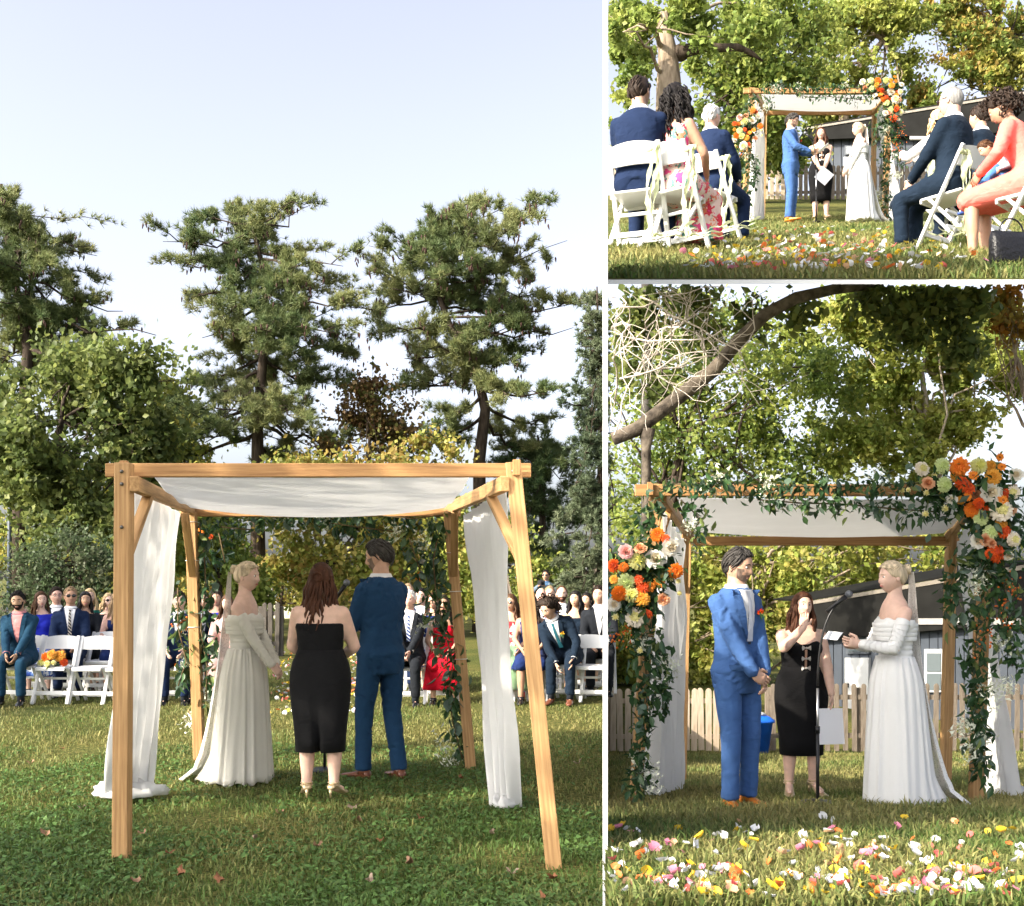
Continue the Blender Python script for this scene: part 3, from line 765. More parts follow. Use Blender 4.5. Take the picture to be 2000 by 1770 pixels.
def worn(X, Y): return np.sin(X * 1.3 + 2 * np.sin(Y * .9)) * np.sin(Y * 1.1 + 1.7 * np.sin(X * 1.6)) + .6 * np.sin(X * 4.1 + Y * 2.3) * np.sin(Y * 3.7 - X)
X, Y = scatter(105000, -60, 1178, 5.0, 19.0, lr, 1); kp = lr.uniform(-.9, .1, len(X)) < worn(X, Y) + .35; X, Y = X[kp], Y[kp]; Z = zAf(X, 10) * 0 + bumps(X, Y)
o = grass('grass', np.stack([X, Y, Z], 1), .036, grass_cols(X, Y, lr, .20 + .34 * np.clip((Y - 7.5) / 4, 0, 1)), 3, ''); tag(o, 'short clover and grass blades on the shaded lawn', kind='stuff')
# broad clover leaves near the camera
X, Y = scatter(26000, -60, 1178, 5.0, 10.5, lr, 1); kp = lr.uniform(-.4, .6, len(X)) < worn(X, Y) + .2; X, Y = X[kp], Y[kp]; n = len(X); a = lr.uniform(0, 6.283, n); r_ = lr.uniform(.008, .026, n); hh = lr.uniform(.012, .035, n)
c0 = np.stack([X, Y, bumps(X, Y) + hh], 1); V = []
for q in range(4):
    b = a + q * math.pi / 2; V.append(c0 + np.stack([np.cos(b) * r_ * (1 if q % 2 else .6), np.sin(b) * r_ * (1 if q % 2 else .6), lr.normal(0, .35, n) * r_], 1))
V = np.stack(V, 1).reshape(-1, 3); o = soup('clover', V, np.arange(4 * n).reshape(-1, 4), np.repeat(A(.075, .15, .04) * lr.uniform(.6, 1.5, (n, 1)) + lr.uniform(0, .03, (n, 1)) * A(1, .8, .3), 4, 0), mat('grass_blade', (1, 1, 1)))
tag(o, 'clover leaves on the shaded lawn', kind='stuff')
X, Y = scatter(80000, 1186, 2030, 3.75, 21.0, lr, 1.15)
o = grass('grass', np.stack([X, Y, zB(Y) + bumps(X, Y)], 1), .046, grass_cols(X, Y, lr, .40 + .22 * np.clip((Y - 6) / 2, 0, 1)), 4, ''); tag(o, 'straw-tipped grass blades around the scattered petals', kind='stuff')
X, Y = scatter(80000, 1190, 2050, TY0 + .03, 24.0, lr, 1.0)
o = grass('grass', np.stack([X, Y, zC(Y) + .6 * bumps(X, Y)], 1), .055, grass_cols(X, Y, lr, .46), 5, ''); tag(o, 'dry grass blades on the raised terrace', kind='stuff')

# fallen brown leaves on the big lawn
M_DEAD = [mat('dead_leaf_a', (.20, .085, .04), .8), mat('dead_leaf_b', (.26, .15, .09), .8), mat('dead_leaf_c', (.30, .22, .16), .8)]
def lobed(n, r, seed):
    lr = np.random.default_rng(seed); v = [(0, 0, 0)]
    for q in range(14):
        a = q / 14 * 6.283; rr = r * (1 if q % 3 else .62) * lr.uniform(.8, 1.15); v.append((math.cos(a) * rr, math.sin(a) * rr * .55, r * (.75 * math.cos(a) ** 2 + .25 * lr.random())))
    g = Geo(); g.add(v, [(0, i + 1, (i + 1) % 14 + 1) for i in range(14)]); return g
dl = [lobed(7, .045, i).mesh('fallen_leaf', M_DEAD[i]) for i in range(3)]
for (px, py), k in zip([(120, 1470), (60, 1500), (160, 1590), (330, 1680), (280, 1640), (500, 1650), (355, 1720), (265, 1735), (605, 1555), (900, 1530), (700, 1615), (690, 1590), (745, 1655), (620, 1665), (720, 1735), (1080, 1730), (800, 1700), (1000, 1720), (1060, 1770), (545, 1600), (1130, 1500), (430, 1735), (90, 1640), (960, 1640), (820, 1610)], range(99)):
    Yv = YA(py); link('fallen_leaf', dl[k % 3], None, (rel(px) * Yv, Yv, .035), (random.uniform(-.4, .4), random.uniform(-.4, .4), random.uniform(0, 6)), random.uniform(.6, 1.0))
    tag(bpy.data.objects[-1] if False else col.objects[-1], 'curled brown oak leaf fallen on the shaded lawn', 'leaf', 'fallen leaves on the shaded lawn')
# ------------------------------------------------------------------ trees
def bark(name, c, c2): return mat(name, c, .9, 0, 9, .9, 30, spec=.1, color2=c2, stretch=(1.6, 1.6, .35), detail=8)
BARK_D = bark('bark_dark', (.022, .016, .012), (.075, .058, .045)); BARK_G = bark('bark_grey', (.14, .105, .075), (.36, .29, .22)); BARK_P = bark('bark_pale', (.30, .24, .18), (.52, .44, .36))
LEAF = mat('leaf_blade', (1, 1, 1), .5, attr=True, trans=.5, spec=.3); NEEDLE = mat('needle_blade', (1, 1, 1), .55, attr=True, trans=.35, spec=.25)

def branch_pts(p, q, lr, sag=0.0, n=6, wob=.04):
    p, q = np.asarray(p, float), np.asarray(q, float); L = np.linalg.norm(q - p); out = []
    for t in np.linspace(0, 1, n): out.append(p * (1 - t) + q * t + A(0, 0, -sag * L * math.sin(math.pi * t)) + (lr.normal(0, wob * L, 3) * (math.sin(math.pi * t))))
    return out
_nk = np.random.default_rng(99).normal(0, 1, (10, 3)); _nk /= np.linalg.norm(_nk, axis=1)[:, None]; _np = np.random.default_rng(98).uniform(0, 6.28, 10)
def lumps(P, wl):
    """smooth 3-D noise, about -1..1, with lumps about wl metres across"""
    w = np.concatenate([np.full(5, 1.0), np.full(5, 2.3)]) * 2 * math.pi / wl / 1.6
    return (np.sin(P @ (_nk * w[:, None]).T + _np) * np.concatenate([np.full(5, .30), np.full(5, .18)])).sum(1)
def leaves(name, C, size, cols, lr, parent, cull=None, droop=.3):
    n = len(C)
    if cull is not None: k = cull(C); C = C[k]; cols = cols[k]; n = len(C)
    d = lr.normal(0, 1, (n, 3)); d[:, 2] -= droop; d /= np.linalg.norm(d, axis=1)[:, None]
    e = np.cross(d, lr.normal(0, 1, (n, 3))); e /= np.linalg.norm(e, axis=1)[:, None]; nn = np.cross(d, e)
    s = size * lr.uniform(.6, 1.4, (n, 1))
    V = np.stack([C - d * s * .5, C + e * s * .36 + nn * s * .10, C + d * s * .55, C - e * s * .36 + nn * s * .10], 1).reshape(-1, 3)
    b = np.arange(n)[:, None] * 4
    T = np.concatenate([b + np.array([[0, 1, 2]]), b + np.array([[0, 2, 3]])])
    o = soup(name, V, T, np.repeat(cols * A(1.20, 1.18, .86), 4, 0), LEAF, parent); o['kind'] = 'stuff'; return o
def decid(label, base, trunk, rad, blobs, nleaf, size, palette, seed, barkm=BARK_D, cull=None, nclus=None, limbs=10, group='trees behind the ceremony', spread=.62, cat='tree', name='tree', limb_r=.5, gap=.0, wl=1.1):
    """trunk: points; blobs: (centre, radii) ellipsoids that hold the leaf clumps"""
    lr = np.random.default_rng(seed); root = empty(name, base, 0, label, cat, group); b0 = np.asarray(base, float)
    g = Geo(); T = [np.asarray(p, float) - b0 for p in trunk]; k = len(T)
    g.tube(T, [rad * (1 - .62 * i / max(k - 1, 1)) * (1.25 if i == 0 else 1) for i in range(k)], 14)
    vol = np.array([np.prod(r) for _, r in blobs]); vol = vol ** .75 / (vol ** .75).sum()
    nclus = nclus or max(40, nleaf // 110); C = []; W = []
    for (c, r), w in zip(blobs, vol):
        m = max(3, int(nclus * w)); u = lr.normal(0, 1, (m, 3)); u /= np.linalg.norm(u, axis=1)[:, None]; rad_ = lr.uniform(.25, 1, (m, 1)) ** .5
        C.append(np.asarray(c, float) - b0 + u * rad_ * np.asarray(r)); W.append(np.full(m, np.mean(r)))
    C = np.concatenate(C); W = np.concatenate(W)
    pick = lr.choice(len(C), min(limbs, len(C)), replace=False)
    for q in pick:
        i = max(1, int(k * lr.uniform(.45, .99))); st = T[min(i, k - 1)]
        rr = rad * .34 * lr.uniform(.5, 1) * limb_r * 2; P = branch_pts(st, C[q], lr, -.05, 6, .05); g.tube(P, [rr * (1 - .8 * t) for t in np.linspace(0, 1, 6)], 7)
        for z in range(2):
            s0 = P[3]; e0 = C[lr.integers(len(C))]; 
            if np.linalg.norm(e0 - s0) < 3.0: g.tube(branch_pts(s0, e0, lr, 0, 5, .05), [rr * .4, rr * .32, rr * .25, rr * .17, .006], 5)
    tr = g.obj('trunk', barkm, root)
    idx = lr.integers(0, len(C), nleaf); cr = np.clip(W[idx] * spread * lr.choice([.55, .8, 1.5], nleaf), .2, 2.4)[:, None]
    u = lr.normal(0, 1, (nleaf, 3)) * A(.5, .5, .34); P = C[idx] + u * cr
    pal = np.array(palette); ci = lr.integers(0, len(pal), len(C)); mix = lr.uniform(0, 1, (len(C), 1)); cc = pal[ci] * mix + pal[lr.integers(0, len(pal), len(C))] * (1 - mix)
    cols = cc[idx] * lr.uniform(.7, 1.35, (nleaf, 1))
    keep = lumps(P + b0, wl) + .35 * lumps(P + b0 + 7, wl * .4) > gap; P = P[keep]; cols = cols[keep]
    leaves('crown', P, size, cols, lr, root, (lambda Q: cull(Q + b0)) if cull else None)
    return root

def needles(C, D, L, w, k, lr, cols):
    """a tuft of k needles at each C pointing about D"""
    n = len(C); C = np.repeat(C, k, 0); D = np.repeat(D, k, 0); cols = np.repeat(cols, k, 0); m = n * k
    d = D + lr.normal(0, .75, (m, 3)); d /= np.linalg.norm(d, axis=1)[:, None]
    e = np.cross(d, lr.normal(0, 1, (m, 3))); e /= np.linalg.norm(e, axis=1)[:, None]
    Ln = L * lr.uniform(.7, 1.25, (m, 1))
    V = np.stack([C - e * w, C + e * w, C + d * Ln], 1).reshape(-1, 3)
    return V, np.arange(3 * m).reshape(-1, 3), np.repeat(cols * lr.uniform(.75, 1.25, (m, 1)), 3, 0)
def pine(label, base, trunk, rad, boughs, seed, tufts=2600, L=.20, kk=20, pal=((.080, .122, .062), (.150, .178, .090), (.26, .26, .14)), cones=True, cull=None, pads=True, group='pines beyond the guests'):
    """boughs: list of (height along trunk 0..1, end point, pad radius)"""
    lr = np.random.default_rng(seed); b0 = np.asarray(base, float); root = empty('pine_tree', base, 0, label, 'tree', group)
    T = [np.asarray(p, float) - b0 for p in trunk]; k = len(T); g = Geo(); g.tube(T, [rad * (1 - .8 * i / (k - 1)) * (1.2 if i == 0 else 1) for i in range(k)], 14)
    tot = sum(r ** 2 for _, _, r in boughs); Cs = []; Ds = []; cone_pts = []
    def on(t): x = t * (k - 1); i = min(int(x), k - 2); return T[i] * (1 - (x - i)) + T[i + 1] * (x - i)
    for t, e, r in boughs:
        st = on(t); e = np.asarray(e, float) - b0; P = branch_pts(st, e, lr, .05, 7, .035); r0 = rad * (.36 - .22 * t)
        g.tube(P, [r0 * (1 - .82 * q) for q in np.linspace(0, 1, 7)], 7)
        n = int(tufts * r * r / tot); L_ = np.linalg.norm(e - st); dirb = nrm(e - st)
        nt = max(5, int(n / 26))
        for q in range(nt):                                  # twigs fan out along the outer part of the bough
            u = lr.uniform(.35, 1.0); pb = P[min(int(u * 6), 6)] ; off = lr.normal(0, 1, 3) * A(.78, .78, .36) * r * (1.0 if u > .5 else .6)
            tip = pb + dirb * lr.uniform(-.1, .45) * r + off + A(0, 0, .16 * r)
            tw = branch_pts(pb, tip, lr, -.06, 5, .04); g.tube(tw, [.018, .015, .012, .009, .005], 4)
            m = max(3, n // nt); tt = lr.uniform(.3, 1.02, m); i0 = np.clip((tt * 4).astype(int), 0, 3); TW = np.array(tw)
            pc_ = TW[i0] + (TW[i0 + 1] - TW[i0]) * (tt * 4 - i0)[:, None] + lr.normal(0, .055, (m, 3)) * (1 + r * .5); Cs.append(pc_)
            Ds.append(np.repeat((nrm(tip - pb) * .8 + A(0, 0, .55))[None], m, 0))
            if cones and t > .55 and lr.random() < .5: cone_pts.append(tip + A(0, 0, -.08))
    g.obj('trunk', BARK_D, root)
    C = np.concatenate(Cs); D = np.concatenate(Ds)
    if cull is not None: kp = cull(C + b0); C = C[kp]; D = D[kp]
    pal = np.array(pal); z = lr.uniform(0, 1, (len(C), 1)); q = np.sin(C[:, :1] * 1.3 + C[:, 2:] * 1.1) * .25 + .5 + lr.normal(0, .18, (len(C), 1))
    cols = np.where(q < .5, pal[0] * (1 - 2 * np.clip(q, 0, .5)) + pal[1] * 2 * np.clip(q, 0, .5), pal[1] * (2 - 2 * np.clip(q, .5, 1)) + pal[2] * (2 * np.clip(q, .5, 1) - 1))
    V, T_, CC = needles(C, D, L, .011, kk, lr, cols)
    o = soup('crown', V, T_, CC * A(1.15, 1.16, .92), NEEDLE, root); o['kind'] = 'stuff'
    if cone_pts:
        cg = Geo()
        for p in cone_pts:
            for q in range(3):
                a = p + lr.normal(0, .09, 3); cg.tube([a, a + A(0, 0, -.05), a + A(lr.normal(0, .02), 0, -.15)], [.012, .028, .010], 6)
        c = cg.obj('cones', mat('pine_cone', (.055, .028, .022), .8), root); c['kind'] = 'stuff'
    return root
def px_path(lst, Y): return [at(x, y, Y) if len((x, y)) == 2 else None for x, y in lst]
# ------------------------------------------------------------------ trees of the big lawn
def mpx(n, Y): return n * Y / F
def pxs(P): return CX + F * P[:, 0] / P[:, 1]
cullA = lambda P: pxs(P) < 1190
def boughs(lst, Y, dep, seed):
    lr = np.random.default_rng(seed); out = []
    for t, x, y, r in lst: out.append((t, at(x, y, Y + lr.uniform(-dep, dep)), mpx(r, Y) * 1.12))
    return out
YP = 32.0
tr = [at(x, y, YP) for x, y in ((505, 1262), (504, 1100), (503, 950), (503, 820), (512, 720), (522, 620), (512, 520), (490, 430))]
pine('tall pine with straight dark trunk in the middle, directly behind the arch', tr[0], tr, mpx(17, YP),
     boughs([(.99, 395, 425, 42), (.98, 455, 398, 45), (.99, 560, 402, 40), (.97, 608, 400, 30), (.93, 318, 472, 36), (.95, 420, 470, 50), (.94, 520, 462, 50), (.9, 365, 520, 40), (.9, 590, 505, 45), (.88, 670, 520, 42), (.88, 455, 545, 58),
             (.85, 375, 580, 46), (.85, 560, 560, 60), (.82, 640, 560, 48), (.8, 430, 620, 60), (.8, 590, 625, 60), (.78, 690, 590, 36), (.76, 395, 660, 44), (.75, 520, 655, 66), (.72, 655, 650, 48), (.7, 450, 700, 58), (.68, 590, 700, 60), (.66, 690, 690, 40),
             (.62, 385, 745, 44), (.6, 500, 755, 60), (.6, 620, 760, 56), (.57, 345, 800, 44), (.55, 440, 810, 54), (.53, 570, 815, 56), (.52, 660, 820, 44), (.48, 300, 850, 44), (.46, 400, 865, 52), (.45, 600, 870, 52), (.42, 690, 860, 36), (.4, 330, 895, 46), (.38, 560, 905, 40)], YP, 2.2, 1), 21, 8600)
tr = [at(x, y, YP + 1) for x, y in ((940, 1260), (937, 1050), (936, 900), (948, 800), (930, 720), (880, 640), (850, 560), (860, 470))]
pine('tall pine with a bent forked trunk at the right, its crown leaning right', tr[0], tr, mpx(16, YP),
     boughs([(.99, 905, 385, 38), (.98, 850, 420, 46), (.97, 1000, 395, 42), (.96, 1058, 390, 34), (.95, 765, 465, 40), (.94, 720, 480, 30), (.95, 930, 440, 56), (.93, 1010, 450, 50), (.9, 1108, 470, 34), (.9, 830, 490, 52), (.88, 735, 545, 44), (.87, 920, 505, 60), (.86, 1020, 510, 52),
             (.82, 700, 600, 34), (.82, 800, 570, 50), (.8, 900, 575, 56), (.78, 1000, 575, 54), (.76, 1075, 560, 40), (.75, 1135, 590, 42), (.72, 780, 640, 46), (.7, 1050, 630, 52), (.7, 1120, 640, 34), (.68, 960, 650, 54), (.65, 790, 700, 44), (.64, 870, 690, 50), (.62, 1010, 700, 54), (.6, 940, 745, 50), (.58, 830, 760, 52), (.55, 1000, 780, 48), (.5, 1065, 770, 36),
             (.48, 870, 820, 44), (.45, 1060, 830, 36), (.42, 860, 870, 36), (.4, 1010, 880, 44)], YP + 1, 2.2, 2), 22, 8600)
tr = [at(x, y, YP - 2) for x, y in ((35, 1266), (38, 1000), (48, 800), (55, 680), (30, 560), (8, 420), (2, 360))]
pine('pine cut off by the left edge, with long boughs reaching right', tr[0], tr, mpx(16, YP),
     boughs([(.99, 5, 400, 36), (.95, 30, 440, 44), (.92, 60, 470, 34), (.9, -20, 500, 60), (.86, 110, 500, 40), (.84, 170, 482, 30), (.84, 190, 500, 26), (.8, 60, 550, 52), (.8, 140, 535, 40), (.76, -20, 600, 60), (.74, 70, 610, 56), (.72, 160, 625, 46), (.7, 240, 608, 38), (.66, 40, 660, 60), (.64, 130, 680, 60), (.62, 220, 665, 52), (.6, 305, 655, 30), (.55, 0, 720, 60), (.55, 90, 730, 60), (.5, 190, 725, 50), (.5, 280, 712, 40)], YP - 2, 2.0, 3), 23, 5600)
tr = [at(x, y, 35) for x, y in ((1062, 1252), (1060, 1050), (1058, 900), (1050, 850))]
pine('low dark pine behind the photographer, right of the arch', tr[0], tr, mpx(10, 35),
     boughs([(.95, 1060, 880, 40), (.9, 1000, 915, 40), (.9, 1100, 900, 40), (.8, 1040, 940, 50), (.8, 1110, 960, 44), (.7, 1000, 985, 46), (.65, 1070, 1000, 50), (.6, 1020, 1050, 50), (.55, 1090, 1060, 50), (.45, 1140, 1010, 40), (.4, 985, 1090, 40), (.35, 1060, 1110, 46), (.3, 1130, 1110, 40)], 35, 1.5, 4), 24, 3200, cones=False, pal=((.055, .095, .05), (.095, .135, .068), (.15, .175, .09)))
YS = 23.0
tr = [at(x, y, YS) for x, y in ((1172, 1300), (1172, 1000), (1171, 800), (1168, 640), (1166, 560))]
bl = []
for y, w in ((590, 14), (640, 22), (690, 30), (740, 36), (790, 42), (840, 44), (890, 50), (940, 54), (990, 58), (1040, 60), (1090, 58), (1140, 60), (1180, 56)):
    t = (1300 - y) / 740
    for q in (-1, -.6, .5): bl.append((t, 1170 + q * w, y + abs(q) * w * .45 + (8 if q > 0 else 0), 10 + w * .42))
pine('narrow grey-green spruce at the right edge beside the partition', tr[0], tr, mpx(7, YS), boughs(bl, YS, .7, 5), 25, 3400, L=.11, kk=22, cones=False, cull=cullA, pal=((.06, .09, .065), (.11, .14, .10), (.17, .19, .14)))

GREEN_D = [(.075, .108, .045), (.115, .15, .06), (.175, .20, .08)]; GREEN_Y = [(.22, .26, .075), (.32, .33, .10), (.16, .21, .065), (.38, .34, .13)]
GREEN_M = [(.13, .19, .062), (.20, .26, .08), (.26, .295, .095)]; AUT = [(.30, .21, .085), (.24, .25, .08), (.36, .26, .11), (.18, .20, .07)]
def blobsA(lst, Y): return [(at(x, y, Y + d), (mpx(r, Y) * 1.25, mpx(r, Y) * 1.2, mpx(r, Y))) for x, y, r, d in lst]
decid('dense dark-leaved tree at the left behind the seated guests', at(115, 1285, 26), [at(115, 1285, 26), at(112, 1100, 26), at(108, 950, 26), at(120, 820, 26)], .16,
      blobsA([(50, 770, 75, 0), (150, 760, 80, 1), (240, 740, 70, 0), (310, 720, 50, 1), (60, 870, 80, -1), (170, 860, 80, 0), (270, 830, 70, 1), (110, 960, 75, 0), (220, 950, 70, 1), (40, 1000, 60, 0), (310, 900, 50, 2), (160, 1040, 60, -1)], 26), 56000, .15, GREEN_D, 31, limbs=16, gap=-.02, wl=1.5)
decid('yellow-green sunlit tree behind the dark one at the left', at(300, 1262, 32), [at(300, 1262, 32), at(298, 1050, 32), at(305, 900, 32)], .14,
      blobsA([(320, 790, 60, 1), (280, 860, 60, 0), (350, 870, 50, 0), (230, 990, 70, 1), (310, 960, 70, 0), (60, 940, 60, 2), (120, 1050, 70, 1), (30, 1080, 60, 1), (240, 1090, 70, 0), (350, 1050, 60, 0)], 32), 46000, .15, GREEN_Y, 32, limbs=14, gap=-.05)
decid('dull red-leaved tree between the two tall pines', at(715, 1258, 33), [at(715, 1258, 33), at(718, 1000, 33), at(722, 850, 33)], .12,
      blobsA([(700, 790, 55, 0), (760, 800, 48, 0), (730, 850, 62, 1), (670, 860, 48, 0), (790, 870, 50, 0), (740, 750, 36, 0)], 33), 11000, .13, [(.13, .075, .05), (.15, .10, .055), (.11, .12, .05)], 33, limbs=14, gap=-.05)
decid('golden-leaved tree seen through the arch', at(640, 1266, 30), [at(640, 1266, 30), at(642, 1100, 30), at(650, 960, 30)], .12,
      blobsA([(570, 960, 60, 0), (650, 950, 60, 0), (730, 960, 60, 1), (800, 990, 60, 0), (850, 1060, 50, 0), (600, 1040, 50, 1), (690, 1050, 60, 0), (760, 1090, 60, 0), (640, 1110, 44, 1), (830, 900, 50, 2), (560, 1120, 40, 1), (700, 1150, 50, 0), (820, 1150, 50, 0), (620, 1170, 36, 2)], 30), 64000, .14, AUT + GREEN_Y, 34, limbs=16, gap=-.05)
decid('leafy green shrub tree behind the left garland', at(430, 1268, 28), [at(430, 1268, 28), at(428, 1120, 28), at(440, 1000, 28)], .10,
      blobsA([(400, 1000, 55, 0), (460, 1010, 50, 0), (400, 1090, 55, 0), (450, 1120, 50, 0), (370, 1150, 40, 0), (500, 960, 44, 1), (340, 1080, 50, 0), (330, 1000, 44, 0), (470, 1170, 44, 0)], 28), 26000, .13, GREEN_M, 35, limbs=12, gap=-.1)
decid('scruffy grey-twigged juniper behind the front-left guests', at(150, 1316, 20.5), [at(150, 1316, 20.5), at(150, 1200, 20.5), at(160, 1100, 20.5)], .08,
      blobsA([(70, 1120, 55, 0), (140, 1090, 60, 0), (200, 1120, 44, 0), (110, 1170, 60, 0), (190, 1180, 50, 0), (40, 1180, 44, 0)], 20.5), 15000, .07, [(.045, .075, .045), (.075, .105, .07), (.11, .125, .10)], 36, gap=-.25, wl=.6, limbs=60, group='shrubs behind the guests', cat='shrub', name='shrub', limb_r=.35)
decid('green hedge shrub behind the photographer at the right', at(960, 1262, 29), [at(960, 1262, 29), at(962, 1180, 29), at(960, 1100, 29)], .08,
      blobsA([(910, 1090, 60, 0), (960, 1060, 50, 0), (1000, 1110, 44, 0), (880, 1150, 50, 0), (940, 1160, 50, 0), (1010, 1170, 44, 0), (1090, 1150, 50, 1), (1150, 1160, 44, 1), (900, 1010, 44, 0)], 29), 24000, .12, GREEN_M + GREEN_Y, 37, limbs=10, group='shrubs behind the guests', cat='shrub', name='shrub')
decid('broad olive hedge shrub in the far background of the big lawn', at(550, 1240, 40), [at(550, 1240, 40), at(550, 1180, 40), at(552, 1120, 40)], .1,
      blobsA([(480, 1130, 50, 0), (560, 1140, 50, 2), (640, 1150, 50, 0), (720, 1140, 60, 1), (800, 1150, 50, 0), (870, 1130, 50, 1), (400, 1150, 50, 0), (320, 1150, 50, 0), (240, 1150, 50, 0), (1100, 1170, 50, 0), (1010, 1170, 50, 0)], 40), 30000, .16, GREEN_Y + AUT, 38, limbs=10, group='shrubs behind the guests', cat='shrub', name='shrub')
# unseen trees added on the left to dapple the front lawn and shade guests
for nm, x, y, c, n in (('leafy tree added just outside the picture at the left to shade the front lawn', -8.6, 1.7, [((-8.6, 1.7, 5.3), (2.3, 2.3, 1.6)), ((-7.5, 2.9, 5.9), (1.5, 1.5, 1.2)), ((-9.7, 0.9, 4.6), (1.6, 1.6, 1.3)), ((-7.8, 0.5, 4.7), (1.5, 1.5, 1.2)), ((-6.6, 2.2, 5.0), (1.5, 1.5, 1.1))], 15000),
                       ('second leafy tree added outside the picture at the left to shade the seated guests', -13.8, 11.0, [((-13.8, 11.0, 6.0), (2.5, 2.5, 1.8)), ((-12.4, 11.8, 5.0), (1.6, 1.6, 1.4)), ((-14.3, 9.8, 4.6), (1.6, 1.6, 1.4))], 12000)):
    decid(nm, (x, y, 0), [(x, y, 0), (x + .1, y, 2), (x, y + .1, 4), (x + .1, y, 5.5)], .17, c, n, .16, GREEN_M, int(n + x), limbs=10)

# ------------------------------------------------------------------ trees of the flowered-arch lawn (lower right)
def cullB(P): return (pxs(P) > 1191) & ((P[:, 2] - HC) < (HY - 556.0) / F * P[:, 1] - .02)
def blobsB(lst, Y): return [(at(x, y, Y + d), (mpx(r, Y) * 1.25, mpx(r, Y) * 1.25, mpx(r, Y) * 1.05)) for x, y, r, d in lst]
GB = 'trees behind the flowered arch'
def gB(px, Y): return (rel(px) * Y, Y, float(zB(Y)))
YL = 12.0
lr = np.random.default_rng(5)
b0 = np.array(gB(1266, YL)); root = empty('tree', b0, 0, 'old tree with a thick mottled limb slanting up and bare pale twigs in front', 'tree', GB)
g = Geo()
T = [b0, at(1264, 1300, YL), at(1262, 1000, YL), at(1262, 880, YL), at(1264, 838, YL)]
g.tube([p - b0 for p in T], [.06, .05, .045, .045, .09], 12)
Lm = [at(1197, 858, YL), at(1245, 838, YL), at(1320, 780, YL), at(1395, 722, YL), at(1440, 668, YL), at(1495, 614, YL), at(1555, 582, YL), at(1630, 565, YL), at(1720, 558, YL + .6)]
g.tube([p - b0 for p in Lm], [.07, .08, .08, .078, .074, .07, .064, .056, .03], 14)
g.obj('trunk', mat('bark_mottled', (.035, .029, .024), .9, 0, 9, .9, 40, spec=.1, color2=(.17, .14, .11), detail=6), root)
tg = Geo(); lr = np.random.default_rng(9)
def twig(p, d, L, r, depth):
    pts = [p]; dd = d
    for q in range(5):
        dd = nrm(dd + lr.normal(0, .30, 3) * A(1, .6, 1)); pts.append(pts[-1] + dd * L / 5)
    pts = [q for q in pts if CX + F * q[0] / q[1] > 1191 and (q[2] - HC) < (HY - 559.0) / F * q[1]]
    if len(pts) < 3: return
    tg.tube([q - b0 for q in pts], list(np.linspace(r, r * .55, len(pts))), 5)
    if depth > 0:
        for z in range(3):
            i = lr.integers(1, len(pts)); twig(pts[i], nrm(dd + lr.normal(0, .75, 3)), L * lr.uniform(.5, .8), r * .62, depth - 1)
for sx, sy, ex, ey in ((1200, 790, 1330, 700), (1196, 700, 1300, 640), (1195, 640, 1330, 600), (1210, 600, 1400, 620), (1200, 850, 1280, 720), (1210, 740, 1390, 690), (1230, 660, 1420, 650), (1290, 610, 1480, 690), (1300, 640, 1500, 690), (1250, 580, 1380, 590), (1194, 580, 1260, 570), (1340, 620, 1420, 700), (1360, 650, 1440, 655), (1194, 680, 1230, 560), (1260, 700, 1350, 590)):
    a, b = at(sx, sy, 10.4 + lr.uniform(-.5, .8)), at(ex, ey, 10.4 + lr.uniform(-.5, .8)); twig(a, nrm(b - a), np.linalg.norm(b - a) * 1.05, .010, 2)
tg.obj('twigs', mat('twig_pale', (.52, .46, .40), .8, .15, 20), root)['kind'] = 'stuff'
P = []; lv = np.random.default_rng(12)
for x, y, r, n in ((1750, 600, 60, 500), (1830, 590, 55, 500), (1900, 590, 40, 300), (1780, 650, 40, 250), (1870, 640, 36, 200), (1700, 580, 40, 250), (1260, 600, 60, 350), (1350, 580, 50, 250), (1900, 690, 30, 120), (1860, 690, 26, 100), (1290, 760, 50, 160), (1380, 660, 50, 180), (1470, 620, 44, 160), (1220, 720, 40, 140), (1230, 640, 44, 200), (1560, 620, 40, 160)):
    c = at(x, y, YL + .5); P.append(c + lv.normal(0, 1, (n, 3)) * mpx(r, YL) * .5)
P = np.concatenate(P); cc = np.array(GREEN_D)[lv.integers(0, 3, len(P))] * lv.uniform(.7, 1.4, (len(P), 1))
leaves('leaf_sprays', P - b0, .10, cc, lv, root, lambda Q: cullB(Q + b0))
YK = 60.0
decid('dense green tree filling the left behind the flowered arch', gB(1300, YK), [np.array(gB(1300, YK)), at(1302, 1200, YK), at(1310, 1000, YK), at(1330, 850, YK)], .45,
      blobsB([(1230, 700, 80, 0), (1330, 640, 80, 3), (1430, 760, 90, 0), (1250, 860, 80, 3), (1350, 880, 90, 0), (1470, 880, 80, 3), (1560, 760, 70, 0), (1240, 1010, 70, 0), (1340, 1000, 80, 3), (1560, 900, 70, 0), (1450, 640, 70, 5), (1560, 680, 60, 3), (1640, 730, 60, 0), (1450, 1000, 60, 0), (1540, 1000, 60, 0)], YK), 62000, .27, GREEN_M + [(.08, .125, .045), (.26, .30, .09)], 41, gap=.13, wl=2.4, cull=cullB, limbs=26, group=GB)
